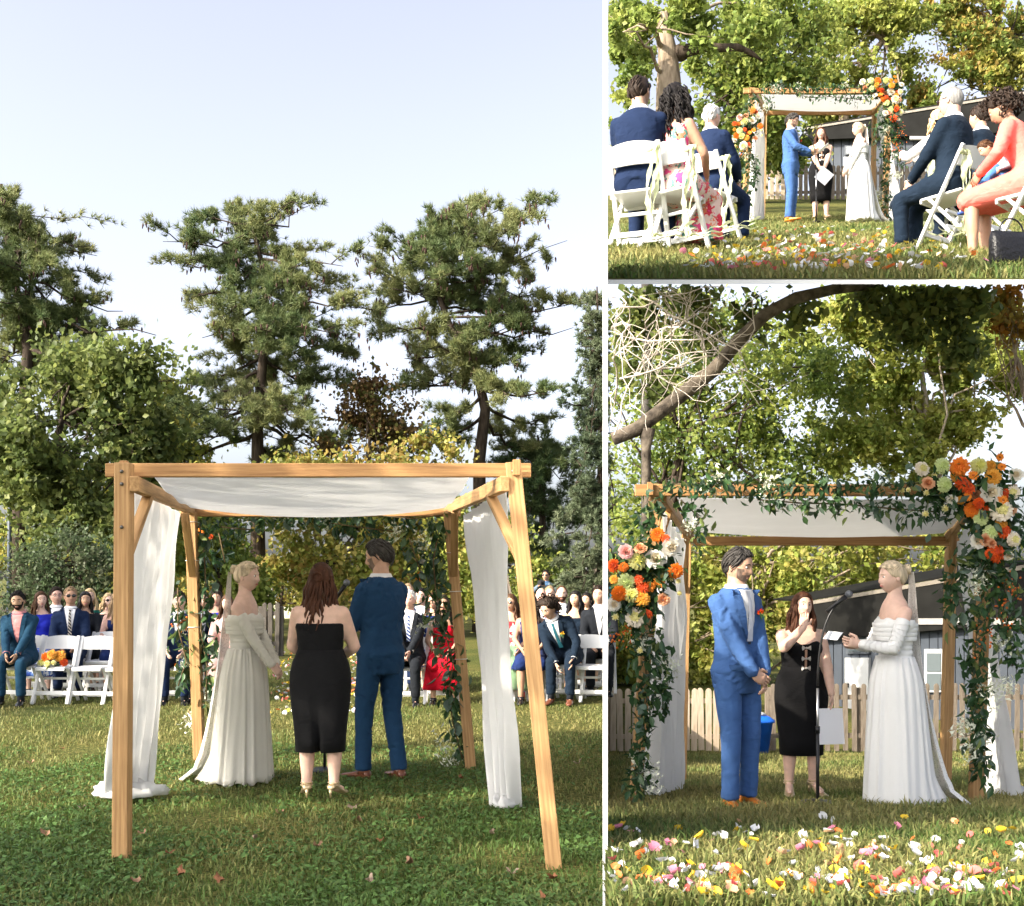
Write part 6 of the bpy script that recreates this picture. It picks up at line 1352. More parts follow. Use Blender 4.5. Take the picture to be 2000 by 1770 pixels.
# ------------------------------------------------------------------ the couple and the officiant
def bride(label, loc, rz, H, hands, poles, gown, head, train=-1, hd=(None, None), palm=(None, None), curl=(.6, .6), veil_side=1):
    p = Person(label, loc, rz, 'f', H, .94, hair=('bun', 'ash'), hi=True, hands=hands, poles=poles, head=head, skin='fair', handdir=hd, palm=palm, curl=curl); k = p.k
    b = p.top(gown, .385, .10, infl=.010, name='bodice')
    for i in range(7):                                     # ruched bands across the bodice
        z = .17 + i * .032; rr = [p.ring((z + q) * k, .013 + d + (.020 if .24 < z < .37 else .004), .013 + d + (.034 if .24 < z < .37 else .006), 40) for q, d in ((-.016, 0), (-.006, .003), (.004, .0032), (.014, 0))]; g = Geo(); g.rings(rr, 0, False); p.part('ruched_band', g, gown)
    g = Geo()                                              # off-the-shoulder band and sleeves
    for i in (0, 1):
        s, e, w = p.sho[i], p.elb[i], p.wri[i]; a = s * .72 + e * .28
        g.limb([a, e, w * .93 + e * .07], A(.054, .046, .036) * k); 
    sl = remesh(g, .0125, 2); p.part('sleeves', sl, gown)
    for i in (0, 1):
        for t in np.linspace(.05, .92, 11):
            a = p.sho[i] * .72 + p.elb[i] * .28; q = a + (p.elb[i] - a) * (t * 2) if t < .5 else p.elb[i] + (p.wri[i] - p.elb[i]) * (t * 2 - 1) * .93; d = nrm(p.elb[i] - a) if t < .5 else nrm(p.wri[i] - p.elb[i]); r = np.interp(t, [0, .5, 1], [.056, .048, .038]) * k
            gg = Geo(); x = nrm(np.cross(d, A(.3, .4, .8))); y = np.cross(d, x); gg.tube([q + d * .012 * math.sin(an * 2 + t * 9) + (x * math.cos(an) + y * math.sin(an)) * r for an in np.linspace(0, 6.283, 15)], .0026, 5); p.part('sleeve_fold', gg, gown)
    g = Geo(); rr = []
    for z, dx, dy in ((.325, .036, .018), (.350, .050, .022), (.385, .053, .020), (.402, .044, .014)): rr.append(p.ring(z * k, dx, dy, 44))
    g.rings(rr, 0, False); p.part('neckline_band', g, gown)
    g = Geo(); rr = []; n = 132; an = np.arange(n) * 2 * math.pi / n; lr = np.random.default_rng(int(abs(loc[0]) * 100)); ph = lr.uniform(0, 6, 5)
    wz = p.pel[2] + .13 * k
    for t in np.linspace(0, 1, 22):
        z = wz * (1 - t) + .012 * t; s = t ** .85; rx = (.157 + .070 * s + .036 * math.sin(min(1, t * 4) * 1.57)) * k; ry = (.122 + .092 * s + .036 * math.sin(min(1, t * 4) * 1.57)) * k
        aw = an + .16 * np.sin(an * 3 + ph[0]) + .09 * np.sin(an * 7 + ph[1]); va = .35 + .75 * np.sin(an * 2.0 + ph[2]) ** 2 * (.5 + .5 * np.sin(an * 5 + ph[3]) ** 2); pl = .006 * np.sin(aw * 22 + ph[0]) * (1 - t) + va * (.017 * np.sin(aw * 12 + ph[1] + .5 * np.sin(an * 3)) + .010 * np.sin(aw * 25 + ph[2] + np.sin(an * 4) + 2 * t) + .014 * np.sin(an * 5 + ph[3])) * t ** .8
        back = np.clip(-np.sin(an), 0, 1) ** 2; tr = .13 * max(0, t - .80) * 2.0 / .45 * back ** 1.5 * (t ** 2)
        ang = nrm(A(0, -1, 0)); X = np.cos(an) * (rx + pl); Yv = np.sin(an) * (ry + pl) - tr - .03 * t; Zv = np.full(n, z)
        if t > .93: Zv = Zv + .014 * np.sin(an * 9 + ph[4]) * (t - .93) / .07
        rr.append(np.stack([X, Yv, Zv + .004], 1))
    g.rings(rr, 0, True); p.part('skirt', g, gown)
    # veil falling from the bun
    g = Geo(); hb = p.H2W(A(0, -.135, .035)); V0 = []
    def vf(u, v):
        s = (u - .5) * 2; w = .035 + .13 * v ** .7; y = hb[1] - .02 - .09 * v - .15 * v ** 2.2 * (v if v < .9 else 1) - .05 * (1 - s * s) * v; z = hb[2] * (1 - v) + .012 * v
        if v > .94: y -= (v - .94) * 1.6
        return A(hb[0] + s * w + .02 * math.sin(v * 4), y + .018 * math.sin(s * 7 + v * 3) * v, z)
    g.grid(vf, 18, 34); p.part('veil', g, VEIL)
    return p
def officiant(label, loc, rz, H, hands, poles, head, hd=(None, None), palm=(None, None), curl=(.6, .6), bows=True, hair='half', slit=-1):
    p = Person(label, loc, rz, 'f', H, 1.18, hair=(hair, 'auburn'), hi=True, hands=hands, poles=poles, head=head, skin='fair', handdir=hd, palm=palm, curl=curl, bare=True, feet=[((-.095, -.01, .125), (-.25, 1, 0)), ((.095, -.01, .125), (.25, 1, 0))]); k = p.k
    b = p.top(BLACKD, .385, .12, infl=.008, name='bodice')
    g = Geo(); rr = []; n = 56; an = np.arange(n) * 2 * math.pi / n
    for z, rx, ry in ((.19, .166, .124), (.15, .180, .134), (.10, .204, .146), (.02, .222, .152), (-.08, .226, .154), (-.2, .216, .146), (-.32, .200, .136), (-.44, .188, .128), (-.555, .182, .124)):
        r = ell((0, 0, p.pel[2] + z * k), rx * k, ry * k, n=n, p=2.4)
        sl = np.clip((-.26 - z) / .3, 0, 1); back = np.exp(-((an - (1.5 if slit > 0 else 4.712)) / .06) ** 2); r[:, 1] += (.10 if slit < 0 else -.10) * back * sl; rr.append(r)
    g.rings(rr, 0, True); p.part('skirt', g, BLACKD); p.shoes(GOLD, heel=True, sandal=True)
    g = Geo(); g.tube([p.up(math.cos(t) * .066 * k, math.sin(t) * .062 * k, (.55 - .012 * math.sin(t)) * k) for t in np.linspace(0, 6.283, 20)], .002, 5); p.part('necklace', g, GOLD)
    if bows:
        for i, z in enumerate((.355, .265, .185)):
            o = b.ray_cast(Vector(p.up(0, .6, z * k)), Vector((0, -1, 0)))[0]; c = np.array(o) + A(0, .008, 0); g = Geo()
            for sg in (-1, 1): g.add([c, c + A(sg * .036, .008, .021) * k, c + A(sg * .040, .004, 0) * k, c + A(sg * .036, .008, -.021) * k, c + A(sg * .018, .018, 0) * k], [(0, 1, 4), (1, 2, 4), (2, 3, 4), (3, 0, 4)])
            g.ball(c + A(0, .008, 0), A(.008, .008, .010) * k, 0, 8, 5); p.part('bow', g, mat('bow_silver', (.62, .60, .56), .35, .3, 120, metal=.4), False)
        p.patch('keyhole', b, lambda u, v: ((u - .5) * .020 * k, (.19 + .15 * v) * k), 2, 6, .004, skin_mat('tan'))
    return p
def groom(label, loc, rz, H, hands, poles, head, feet=None, hd=(None, None), palm=(None, None), curl=(.7, .7), suit=GROOM, shoe=TANL, flower=True, lean=0):
    p = Person(label, loc, rz, 'm', H, .93, hair=('short', 'pepper'), hi=True, hands=hands, poles=poles, head=head, skin='warm', beard='stubble', feet=feet, handdir=hd, palm=palm, curl=curl, lean=lean)
    p.jacket(suit, SHIRT, LILAC, flower=mat('petal_boutonniere', (.70, .09, .01), .6) if flower else None); p.trousers(suit); p.shoes(shoe, SOCKG); return p
def paper(p, name, c, X, Z, w, h, label=None):
    """sheet of paper in a hand: its own thing"""
    g = Geo(); X, Z = nrm(X), nrm(Z); n = np.cross(X, Z)
    g.add([-X * w / 2 - Z * h / 2, X * w / 2 - Z * h / 2, X * w / 2 + Z * h / 2 + n * .01, -X * w / 2 + Z * h / 2 + n * .01] + [-X * w / 2 - Z * h / 2 + n * .002, X * w / 2 - Z * h / 2 + n * .002, X * w / 2 + Z * h / 2 + n * .012, -X * w / 2 + Z * h / 2 + n * .012], [(0, 1, 2, 3), (7, 6, 5, 4), (0, 4, 5, 1), (1, 5, 6, 2), (2, 6, 7, 3), (3, 7, 4, 0)])
    o = g.obj('paper', PAPER, None, False); M = p.root.matrix_basis if False else Matrix.Translation(p.root.location) @ Matrix.Rotation(p.root.rotation_euler[2], 4, 'Z'); o.matrix_basis = M @ Matrix.Translation(Vector(c)); return tag(o, label, 'paper')

# big lawn
bA = bride('bride in ivory gown and long veil standing under the big arch, facing right', stand('A', 478, 8.72), face(1, -.12), 1.70, ((-.06, .26, .86), (.07, .27, .86)), (A(-.8, -.7, -.3), A(.8, -.7, -.3)), IVORY, (4, -3, 0), hd=(A(.55, .5, -.5), A(-.35, .5, -.6)), palm=(A(.4, -1, -.2), A(-.4, -1, -.2)), curl=(.9, .9))
officiant('officiant in strapless black dress seen from behind under the big arch', stand('A', 626, 7.84), face(.04, 1), 1.66, ((-.08, .26, .98), (.08, .26, .98)), (A(-1, -.4, -.5), A(1, -.4, -.5)), (4, -3, 0), curl=(.8, .8), hd=(A(.6, .6, .1), A(-.6, .6, .1)), slit=-1, bows=False)
gA = groom('groom in dark blue suit seen from behind under the big arch, reading', stand('A', 744, 8.85), face(-.70, .72), 1.86, ((-.15, .34, 1.19), (.10, .30, 1.14)), (A(-.35, -.4, -1), A(.35, -.4, -1)), (-34, -14, 0), feet=[((-.10, .10, .085), (-.3, 1, 0)), ((.12, -.08, .085), (.2, 1, 0))], hd=(A(.2, .7, .6), A(-.2, .8, .4)), palm=(A(.6, -.3, .6), A(-.6, -.3, .6)), suit=fabric('suit_blue_a', (.016, .050, .115)), shoe=BROWNL, flower=False)
paper(gA, 'paper', gA.wri[0] + A(.08, .12, .06), A(1, 0, 0), A(0, .6, .8), .14, .20, 'small white sheet held up by the groom under the big arch')
# lower right
bB = bride('bride in white gown reading from a small note at the microphone', stand('B', 1748, 8.05), face(-1, -.10), 1.73, ((-.03, .27, 1.14), (.06, .26, 1.13)), (A(-.9, -.6, -.6), A(.9, -.6, -.6)), GOWNW, (-2, -4, 0), hd=(A(.1, 1, .18), A(-.1, 1, .18)), palm=(A(.9, 0, .2), A(-.9, 0, .2)), curl=(1.0, 1.0))
paper(bB, 'paper', A(.02, .45, 1.20), A(.25, 1, .1), A(-.1, -.6, .8), .10, .07, 'small folded note in the hands of the bride at the microphone')
gB_ = groom('groom in bright blue suit standing with hands clasped in front, glancing right', stand('B', 1438, 8.05), face(.56, -.83), 1.83, ((-.045, .25, .86), (.06, .27, .90)), (A(-1, -.5, -.2), A(1, -.5, -.2)), (-16, -14, 4), feet=[((-.10, .02, .085), (-.1, 1, 0)), ((.10, .04, .085), (.35, 1, 0))], hd=(A(.25, .35, -.9), A(-.7, .4, -.5)), palm=(A(.5, -.8, 0), A(-.2, -.9, 0)), curl=(.75, .85), suit=fabric('suit_blue_b', (.052, .115, .285)))
oB = officiant('officiant in black dress with bows wiping her eye with one hand', stand('B', 1565, 8.75), face(.05, -1), 1.60, ((-.17, .22, .80), (.045, .20, 1.34)), (A(-1, -.5, -.4), A(.9, .35, -.9)), (-8, 3, -5), hd=(A(0, .25, -1), A(-.20, -.35, 1)), palm=(A(1, -.2, 0), A(-.3, -1, -.2)), curl=(.5, .5), slit=-1)

paper(oB, 'paper', oB.wri[0] + A(.02, .06, -.24), A(1, .1, 0), A(.05, .0, 1), .20, .27, 'white sheet hanging from the hand of the officiant who wipes her eye')
# upper right
bC = bride('small bride on the terrace in a white gown, hands folded, facing left', stand('C', 1678, 19.2), face(-1, -.12), 1.72, ((-.05, .26, .84), (.05, .27, .84)), (A(-.8, -.7, -.3), A(.8, -.7, -.3)), GOWNW, (0, -3, 0), hd=(A(.35, .5, -.6), A(-.35, .5, -.6)), palm=(A(.4, -1, -.2), A(-.4, -1, -.2)), curl=(.9, .9))
gC_ = groom('small groom on the terrace in a blue suit reading from a paper', stand('C', 1544, 19.1), face(.85, -.42), 1.84, ((-.02, .36, 1.12), (.10, .34, 1.12)), (A(-1, -.4, -.8), A(1, -.4, -.8)), (4, -24, 0), hd=(A(.1, 1, 0), A(-.1, 1, 0)), palm=(A(.6, 0, .6), A(-.6, 0, .6)), suit=fabric('suit_blue_b', (.052, .115, .285)))
paper(gC_, 'paper', A(.06, .56, 1.15), A(1, .2, 0), A(0, .8, .45), .14, .20, 'paper in the hands of the small groom on the terrace')
oC = officiant('small smiling officiant on the terrace in a black dress with bows', stand('C', 1603, 19.9), face(-.15, -1), 1.66, ((-.03, .25, .84), (.05, .26, .86)), (A(-1, -.6, -.3), A(1, -.6, -.3)), (10, 2, 0), hd=(A(.5, .3, -.6), A(-.5, .3, -.6)), palm=(A(.3, -1, 0), A(-.3, -1, 0)), curl=(.6, .6), hair='long')
paper(oC, 'paper', oC.wri[0] + A(.02, .07, -.17), A(.75, 0, .66), A(-.66, .0, .75), .24, .24, 'white sheet held cornerwise by the small officiant on the terrace')

# ------------------------------------------------------------------ microphones
def mic(label, base, top, head, zt):
    """boom stand: round base, pole, bent neck, microphone"""
    r = empty('microphone_stand', base, 0, label, 'microphone', 'microphone stands'); b = A(*base); g = Geo(); g.rings([ell((0, 0, z), q, q, n=24) for z, q in ((.0, .125), (.012, .13), (.02, .11), (.035, .02))]); g.obj('base_plate', METAL, r)
    t = A(*top) - b; h = A(*head) - b; g = Geo(); g.tube([(0, 0, .02), (0, 0, t[2] * .62)], .012, 10); g.obj('pole', METAL, r); g = Geo(); g.tube([(0, 0, t[2] * .45), (0, 0, t[2] * .98)], .0095, 10); g.obj('upper_pole', CHROME, r); g = Geo(); g.tube([(0, 0, t[2] * .60), (0, 0, t[2] * .66)], .017, 10); g.obj('clutch', METAL, r)
    c = A(t[0] * .0, 0, t[2]); d = nrm(h - c); n = []
    for q in np.linspace(0, 1, 9): n.append((1 - q) ** 2 * c + 2 * q * (1 - q) * (c + A(0, 0, (h - c)[2] * .75)) + q * q * h)
    g = Geo(); g.tube(n, .008, 8); g.obj('gooseneck', METAL, r); dz = nrm(A(*zt)); g = Geo(); g.tube([h - dz * .10, h + dz * .02, h + dz * .075], [.013, .016, .02], 12); m = g.obj('microphone', METAL, r); g = Geo(); g.ball(h + dz * .10, .028, 0, 14, 10); g.obj('grille', MICG, m); return r
b = stand('B', 1597, 8.0); Yv = 8.0
mic('black microphone on a tall bent stand in front of the bride with a note', b, (b[0], Yv, at(1597, 1340, Yv)[2]), at(1636, 1178, Yv), (.75, -.1, .62))
b = stand('C', 1594, 18.8); mic('small microphone stand on the terrace in front of the officiant', b, (b[0], 18.8, at(1594, 330, 18.8)[2]), at(1581, 268, 18.8), (-.7, 0, .7))
b = stand('A', 634, 9.2); mic('microphone between the officiant and the groom under the big arch', b, (b[0], 9.2, at(634, 1250, 9.2)[2]), at(664, 1158, 9.2), (.55, -.1, .8))

# ------------------------------------------------------------------ chairs
CHW = mat('chair_white', (.74, .74, .73), .4, .03, 4)
def chair_parts():
    out = []
    def P(name, fn): g = Geo(); fn(g); out.append((name, g.mesh(name, CHW, False)))
    f0, f1 = .235, -.215
    def rail(g, sg): g.beam((sg * .215, f0, 0), (sg * .205, f1, .83), .028, .042, 0, (1, 0, 0), .006)
    for sg in (-1, 1): P('side_rail', lambda g: rail(g, sg))
    for sg in (-1, 1): P('leg', lambda g: g.beam((sg * .180, -.27, 0), (sg * .180, .13, .44), .026, .038, 0, (1, 0, 0), .006))
    def seat(g):
        g.box((0, .02, .45), (.37, .40, .022), 0, None, .008); g.box((0, .215, .435), (.36, .018, .04), 0, None, .004)
    P('seat', seat)
    def back(g):
        n = 9; rr = []
        for i in range(n):
            x = -.195 + .39 * i / (n - 1); c = .035 * (1 - (x / .195) ** 2); y = -.175 - c; arch = .022 * (1 - (x / .195) ** 2)
            rr.append(np.array([(x, y - .009 + .03, .665), (x, y + .009 + .03, .665), (x, y - .03 + .009 + .004, .815 + arch), (x, y - .03 - .009 + .004, .815 + arch)]))
        g.rings(rr, 0, True)
    P('backrest', back)
    P('stretcher', lambda g: g.box((0, .165, .135), (.40, .018, .05), 0, None, .004)); P('stretcher', lambda g: g.box((0, -.215, .075), (.34, .018, .045), 0, None, .004)); P('stretcher', lambda g: g.box((0, -.03, .30), (.34, .016, .03), 0, None, .004))
    return out
CHP = chair_parts()
def chair(label, loc, rz, group='white folding chairs'):
    r = empty('folding_chair', loc, rz, label, 'chair', group)
    for n, me in CHP: link(n, me, r)
    return r
# ------------------------------------------------------------------ guests of the big lawn (they face the camera)
def guest(label, px, Y, sex='m', H=1.76, hair=('short', 'brown'), skin='fair', suit=NAVY, shirt=SHIRT, tie=None, look=0, w='A', dirv=None, chair_label=None, shoe=BLACKL, top=None, skirt=None, skirt_len=0, sleeve='long', topz=.5, fat=1.0, low=False, **kw):
    """look: sideways turn of the head; top/skirt for women"""
    fl = kw.pop('flower', None); loc = stand(w, px, Y); d = dirv if dirv is not None else (-loc[0] * .05, -1); rz = face(*d)
    p = Person(label, loc, rz, sex, H, fat, True, hair=hair, skin=skin, head=(look, kw.pop('pitch', 0), kw.pop('roll', 0)), group='seated guests', **kw)
    if sex == 'm' or top is None:
        p.jacket(suit, shirt, tie, flower=fl); p.trousers(suit); p.shoes(shoe, SOCK)
    else:
        p.top(top, topz, -.04, sleeve=sleeve); p.seated_skirt(skirt or top, skirt_len); p.shoes(shoe)
    if chair_label is not False:
        chair(chair_label or 'folding chair of the ' + ' '.join(label.split()[:11]), loc, rz, 'occupied folding chairs')
    return p
r1, r2, r3, r4 = 14.5, 15.4, 16.35, 17.3
clasp = ((-.04, .40, .50), (.05, .41, .50)); lap = ((-.09, .30, .64), (.09, .31, .64))
guest('bearded man in blue suit and pink shirt at the left edge, hands clasped', 42, 14.27, hair=('short', 'black'), skin='olive', suit=TEALS, shirt=PINKSH, beard='black', lean=10, hands=((-.05, .42, .58), (.05, .43, .58)), look=-6, dirv=(.12, -1))
guest('long-haired woman in cobalt top behind the bearded man', 80, r2, 'f', 1.70, ('long', 'brown'), 'fair', top=COBALT, skirt=BLUEPRINT, skirt_len=.30, look=-18)
guest('man in glasses and open white collar in the third row at the left', 110, r3, hair=('short', 'dark'), skin='pink', suit=INK, glasses='clear', look=-15, H=1.82)
guest('older man in navy waistcoat suit, striped tie and sunglasses', 138, r2 - .2, hair=('short', 'sand'), skin='tan', suit=NAVY, tie=TIE_K, glasses='dark', look=-10, H=1.80)
guest('dark-haired woman in black jacket, sunglasses pushed up on her head', 167, r3 - .3, 'f', 1.70, ('long', 'black'), 'olive', top=BLACKS, glasses='up', look=-8)
guest('fair-haired woman in green in the back row at the left', 175, r4 + .3, 'f', 1.80, ('long', 'blonde'), 'fair', top=fabric('top_green', (.01, .08, .06)), look=-12)
guest('blonde woman in dark jacket and sunglasses near the left post', 212, r3 + .2, 'f', 1.66, ('bob', 'blonde'), 'fair', top=BLACKS, glasses='dark', look=-15)
guest('bare-shouldered woman with long fair hair half hidden by the left post', 230, r2 + .2, 'f', 1.70, ('long', 'sand'), 'pink', top=NAVYD, topz=.42, sleeve=None, look=-20)
guest('guest in navy suit seated behind the left rear post', 350, 14.48, hair=('short', 'dark'), suit=NAVY, look=-10, dirv=(.15, -1))
guest('guest in dark suit seated right of the left rear post', 396, 14.77, hair=('short', 'brown'), suit=INK, look=-10)
guest('dark-haired woman in blue seated left of the bride', 424, r3, 'f', 1.72, ('bob', 'dark'), 'warm', top=COBALT, look=10)
guest('woman in blush dress hidden behind the veil of the bride', 444, 14.63, 'f', 1.66, ('long', 'brown'), 'fair', top=BLUSH, skirt_len=.3)
guest('white-haired man in black suit with striped blue tie, hands folded', 800, 14.34, hair=('short', 'white'), skin='pink', suit=BLACKS, tie=TIE_S, look=4, hands=((-.04, .36, .66), (.04, .37, .66)), H=1.78, dirv=(-.02, -1))
guest('man in glasses behind the white-haired man', 797, r3 + .6, hair=('crop', 'sand'), skin='pink', suit=INK, glasses='clear', H=1.92)
guest('dark-haired man looking over the shoulder of the white-haired man', 822, r2 + .6, hair=('short', 'black'), skin='fair', suit=NAVY, look=10, H=1.80)
guest('woman in red dress hidden behind the right garland', 866, 14.55, 'f', 1.68, ('long', 'dark'), 'olive', top=REDD, skirt_len=.36, sleeve=None, topz=.42)
guest('guest in navy dress behind the right garland', 846, r2 + .4, 'f', 1.68, ('long', 'brown'), 'warm', top=NAVYD, look=8)
guest('woman in sunglasses and red print top with a sage skirt by the right drape', 998, 14.63, 'f', 1.68, ('long', 'brown'), 'warm', top=REDPRINT, skirt=SAGE, skirt_len=.38, glasses='dark', look=25, topz=.46, sleeve=None)
guest('woman in navy dress partly behind the right front post', 1036, 14.48, 'f', 1.68, ('long', 'dark'), 'tan', top=NAVYD, skirt_len=.12, sleeve=None, look=25, topz=.46)
guest('curly-haired man in dark suit leaning far forward over his knees', 1108, 14.41, hair=('curly', 'dark'), skin='warm', suit=INK, tie=TIE_T, shoe=BROWNL, lean=30, tilt=-16 * -1, look=25, pitch=4, hands=((-.16, .42, .56), (.05, .46, .50)), H=1.80, dirv=(-.25, -1), flower=mat('petal_yellow', (.75, .45, .04), .6))
guest('balding man in blue behind the right front post', 1057, r3, hair=('bald', 'sand'), skin='pink', suit=fabric('suit_royal', (.02, .05, .22)), H=1.80)
guest('fair short-haired man in the back row left of the bearded one', 1074, r4 + .3, hair=('crop', 'sand'), skin='pink', suit=INK, H=1.88)
guest('man with short beard and white shirt in the third row at the right', 1097, r3 + .5, hair=('thin', 'brown'), beard='brown', skin='fair', suit=NAVY, H=1.88)
guest('woman with long black hair beside the leaning man', 1124, r2 + .3, 'f', 1.72, ('long', 'black'), 'asian', top=INK, look=20, topz=.44, sleeve=None)
guest('dark-haired woman further back near the right edge', 1146, r3 + .3, 'f', 1.68, ('half', 'black'), 'asian', top=BLACKS, look=22, topz=.46, sleeve=None)
guest('man in black suit cut off by the right edge of the big lawn', 1170, r2, hair=('short', 'dark'), skin='warm', suit=BLACKS, look=15, H=1.84)
# empty front-row chairs
for px, Y, rz, lb in ((110, 14.23, .05, 'empty white folding chair with a small bouquet on its seat'), (181, 14.27, .02, 'empty white folding chair second from the bearded man'), (246, 14.27, 0, 'empty white folding chair half hidden by the left front post'), (203, 15.19, .03, 'empty white folding chair in the second row near the left post'), (1152, 14.27, -.12, 'empty white folding chair at the right edge beside the leaning man'), (1040, 15.46, -.1, 'white folding chair behind the right front post')):
    chair(lb, stand('A', px, Y), face(-.02, -1) + rz, 'empty folding chairs')
# bouquet on the chair
bq = stand('A', 106, 14.16); root = empty('bouquet', (bq[0], bq[1] - .05, .465), 0, 'small orange and yellow bouquet lying on the empty chair', 'bouquet'); lr = np.random.default_rng(3)
for k, x, y, z, r in (('od', -.06, -.04, .12, .065), ('gd', .02, -.08, .16, .06), ('gd', .10, -.03, .14, .07), ('yd', -.12, -.05, .06, .05), ('or', .16, -.04, .06, .05), ('cs', .05, -.1, .06, .035), ('yd', -.02, -.12, .05, .04)): link(FNAME[k], FLW[k], root, (x, y, z), (1.2 + lr.normal(0, .3), lr.normal(0, .4), 0), r)
for i in range(26): link('leaf', LEAVES[lr.integers(4)], root, (lr.uniform(-.16, .18), lr.uniform(-.1, .04), lr.uniform(.02, .09)), (lr.uniform(-1.6, .6), lr.uniform(-.5, .5), lr.uniform(0, 6.28)), lr.uniform(.06, .11))
g = Geo(); g.tube([(-.05, .02, .05), (.0, .08, .02), (.02, .16, .012)], .018, 8); g.obj('stems', LEAFM[1], root)
# photographer behind the fence
ph = Person('photographer in grey-blue jacket and sunglasses holding a camera up behind the fence', stand('A', 1067, 24.3), face(-.35, -1), 'm', 1.72, hair=('short', 'black'), skin='tan', glasses='dark', hands=((-.07, .30, 1.37), (.08, .30, 1.37)), poles=(A(-1, .2, -.8), A(1, .2, -.8)), handdir=(A(.3, .3, .7), A(-.3, .3, .7)), palm=(A(1, 0, 0), A(-1, 0, 0)), curl=(.9, .9), group='guests')
ph.jacket(GREYB, fabric('shirt_blue', (.04, .10, .20))); ph.trousers(INK); ph.shoes(BLACKL)
g = Geo(); g.box((0, 0, 0), (.14, .07, .10), bev=.012); g.tube([(0, .03, 0), (0, .16, 0)], [.036, .042], 14); g.box((0, 0, .06), (.05, .05, .03), bev=.008); o = g.obj('camera', METAL, None, False, (0, 0, 0)); o.matrix_basis = Matrix.Translation(ph.root.location) @ Matrix.Rotation(ph.root.rotation_euler[2], 4, 'Z') @ Matrix.Translation((0, .34, 1.46)); tag(o, 'black camera raised by the photographer behind the fence', 'camera')
# cup under a chair
g = Geo(); g.tube([(0, 0, 0), (0, 0, .13), (0, 0, .14)], [.035, .042, .045], 14); g.tube([(0, 0, .14), (0, 0, .155)], [.045, .02], 14, 1); o = g.obj('cup', [mat('cup_red', (.5, .03, .03), .4), mat('lid_blue', (.03, .1, .5), .4)], None, True, stand('A', 1019, 14.16)); tag(o, 'small red and blue cup on the grass by the right drape', 'cup')

# ------------------------------------------------------------------ guests on the terrace (seen from behind)
RIB = mat('ribbon_cream', (.66, .70, .46), .8, .06, 12, trans=.3)
def ribbon(label, loc, rz, x, y, seed, trail=(.25, .2)):
    lr = np.random.default_rng(seed); r = empty('ribbon', loc, rz, label, 'ribbon', 'ruffled ribbons tied to chairs')
    for q in range(3):
        pts = []; x0 = x + lr.normal(0, .012); n = 22; g = Geo(); L = [(x0, y, .76)]
        for t in np.linspace(0, 1, n):
            z = .76 * (1 - t * 1.0); L.append((x0 + .03 * math.sin(t * 5 + q) + (.0 if t < .93 else 0), y - .03 - .02 * q + .02 * math.sin(t * 6 + q), max(z, .02)))
        for t in np.linspace(.1, 1, 9): L.append((x0 + trail[0] * t * (1 + .3 * q), y - .05 + trail[1] * t * math.sin(2 + q) , .03 + .012 * math.sin(t * 14)))
        L = np.array(L); v = []
        for i, p in enumerate(L):
            w = .018 + .006 * math.sin(i * 1.9); tw = .9 * math.sin(i * .8 + q); e = A(math.cos(tw) * w, math.sin(tw) * w, 0); v += [p - e, p + A(0, .008 * math.sin(i * 2.2), 0), p + e]
        f = []
        for i in range(len(L) - 1):
            for k in range(2): f.append((3 * i + k, 3 * i + k + 1, 3 * i + 4 + k, 3 * i + 3 + k))
        g.add(v, f); g.obj('streamer', RIB, r)
    g = Geo()
    for sg in (-1, 1): g.ball((x + sg * .03, y - .03, .74), (.035, .016, .025), 0, 8, 6)
    g.obj('bow', RIB, r)
def cguest(label, px, Y, d, **kw):
    return guest(label, px, Y, w='C', dirv=d, chair_label='white folding chair of the ' + ' '.join(label.split()[:10]), **kw)
L1 = (.55, .83)
p = cguest('man in navy suit cut off by the left edge of the terrace', 1248, 9.5, (.34, .94), hair=('short', 'dark'), skin='warm', suit=NAVY, shoe=BROWNL, H=1.88, look=10, feet=[((-.14, .46, .085), (-.1, 1, 0)), ((.16, .40, .085), (.1, 1, 0))])
cguest('woman with long black curls in a floral dress seen from behind', 1316, 9.5, (.62, .78), sex='f', H=1.74, hair=('longcurly', 'black'), skin='tan', top=FLORAL, skirt_len=.42, sleeve=None, topz=.45, hands=((-.1, .30, .62), (.16, .28, .66)), fat=1.05)
cguest('white-haired man in navy suit seen from behind on the left of the terrace', 1388, 11.6, (.70, .71), hair=('short', 'white'), skin='pink', suit=NAVY, H=1.74)
cguest('grey-haired man in dark suit and glasses on the right of the terrace', 1862, 10.1, (-.62, .78), hair=('crop', 'grey'), skin='pink', suit=INK, glasses='dark', H=1.84, look=-4)
cguest('blonde woman in white blouse holding up a phone', 1836, 11.5, (-.5, .86), sex='f', H=1.66, hair=('bob', 'blonde'), skin='fair', top=WHITEB, skirt=INK, hands=((-.16, .34, .98), (.05, .36, .98)), poles=(A(-1, -.2, -1), A(1, -.2, -1)))
cguest('curly-haired woman in coral dress leaning over the child on her lap', 2018, 8.8, (-.70, .70), sex='f', H=1.76, hair=('curly', 'dark'), skin='tan', top=CORAL, skirt=CORAL, sleeve='long', lean=20, tilt=4, pitch=-14, hands=((-.14, .36, .70), (.10, .40, .66)))
cguest('guest in dark clothes in the second row at the right of the terrace', 1916, 11.3, (-.55, .83), hair=('short', 'dark'), skin='warm', suit=INK, H=1.68)
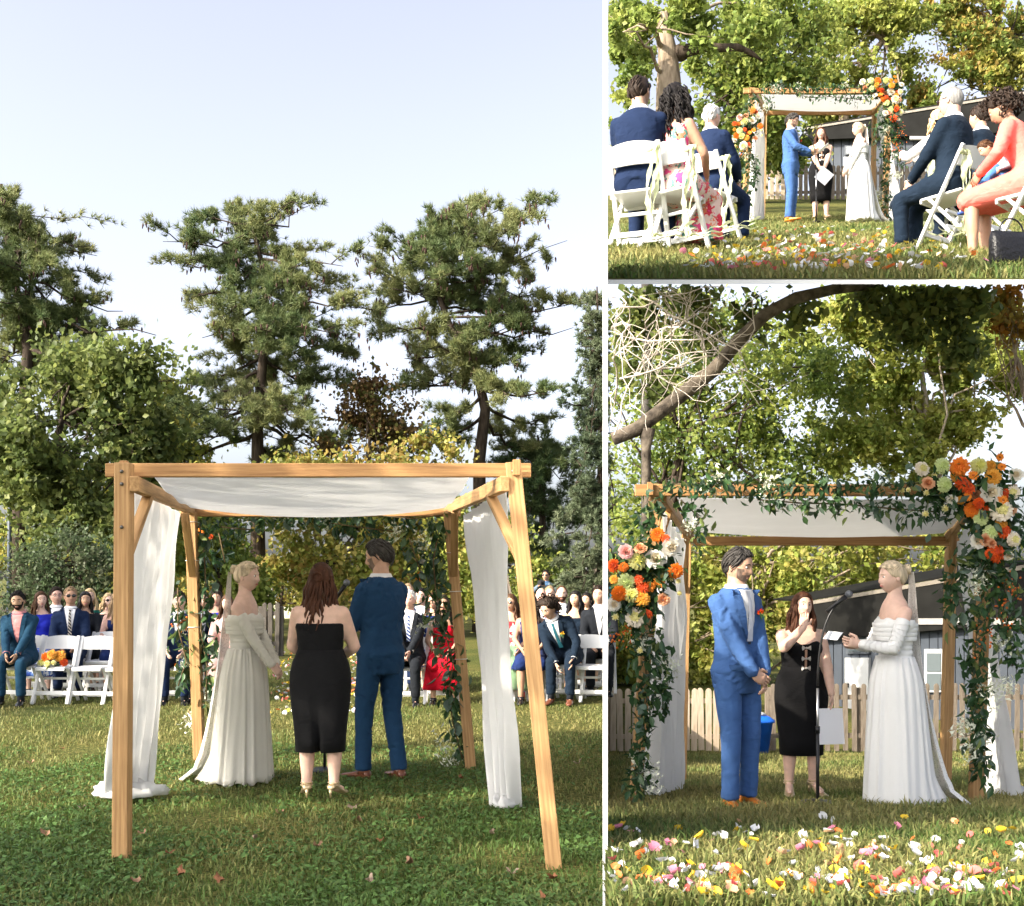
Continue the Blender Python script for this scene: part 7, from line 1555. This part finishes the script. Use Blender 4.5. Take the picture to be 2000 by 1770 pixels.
# child on the lap
lc = stand('C', 1990, 9.1); ch = Person('small child in jeans and blue sneakers sitting on the lap of the woman in coral', (lc[0], lc[1], lc[2] + .04), face(-.9, .1), 'm', .98, seated=True, hair=('short', 'brown'), skin='warm', seat=.42, group='seated guests', feet=[((-.07, .34, .44), (0, 1, 0)), ((.07, .34, .40), (0, 1, 0))], lean=38)
ch.top(fabric('shirt_child', (.35, .42, .50)), .50, -.02, sleeve='long'); ch.trousers(DENIM); ch.shoes(mat('sneaker_blue', (.03, .07, .28), .5))
for ch_, tag_l, seed, x in (((1251, 9.35), 'pale ruffled ribbon hanging from the chair at the left edge of the terrace', 1, .23), ((1321, 9.4), 'pale ruffled ribbon on the chair of the woman in the floral dress', 2, .23), ((1392, 11.5), 'pale ruffled ribbon on the chair of the white-haired man on the terrace', 3, .23)):
    ribbon(tag_l, stand('C', *ch_), face(*L1), x, -.20, seed, (.26, .18))
for ch_, tag_l, seed, x in (((1868, 9.9), 'pale ruffled ribbon on the chair of the grey-haired man in glasses', 4, -.23), ((2012, 8.7), 'pale ruffled ribbon on the chair of the woman in coral', 6, -.23), ((1806, 11.5), 'pale ruffled ribbon trailing from the chair of the blonde woman', 5, -.23)):
    ribbon(tag_l, stand('C', *ch_), face(-L1[0], L1[1]), x, -.20, seed, (-.26, .18))
# phone, handbag
g = Geo(); g.box((0, 0, 0), (.075, .009, .15), bev=.004); bl = stand('C', 1824, 11.85); o = g.obj('phone', [BLACKL], None, False, (bl[0], bl[1], bl[2] + 1.06)); o.rotation_euler = (0, .2, .5); tag(o, 'phone held up by the blonde woman in white', 'phone')
g = Geo(); g.rings([ell((0, 0, z), a, b, n=24, p=4) for z, a, b in ((0, .13, .05), (.04, .15, .06), (.18, .15, .05), (.23, .145, .02))]); o = empty('handbag', stand('C', 1975, 7.4), .2, 'black quilted handbag standing on the grass at the right edge', 'bag'); g.obj('body', mat('bag_black', (.010, .010, .012), .35, 0, 5, .9, 45), o); g = Geo(); g.tube([(math.cos(t) * .09, 0, .22 + math.sin(t) * .10) for t in np.linspace(0, 3.14, 11)], .006, 6); g.obj('handle', BLACKL, o)

bpy.data.scenes.remove(work)
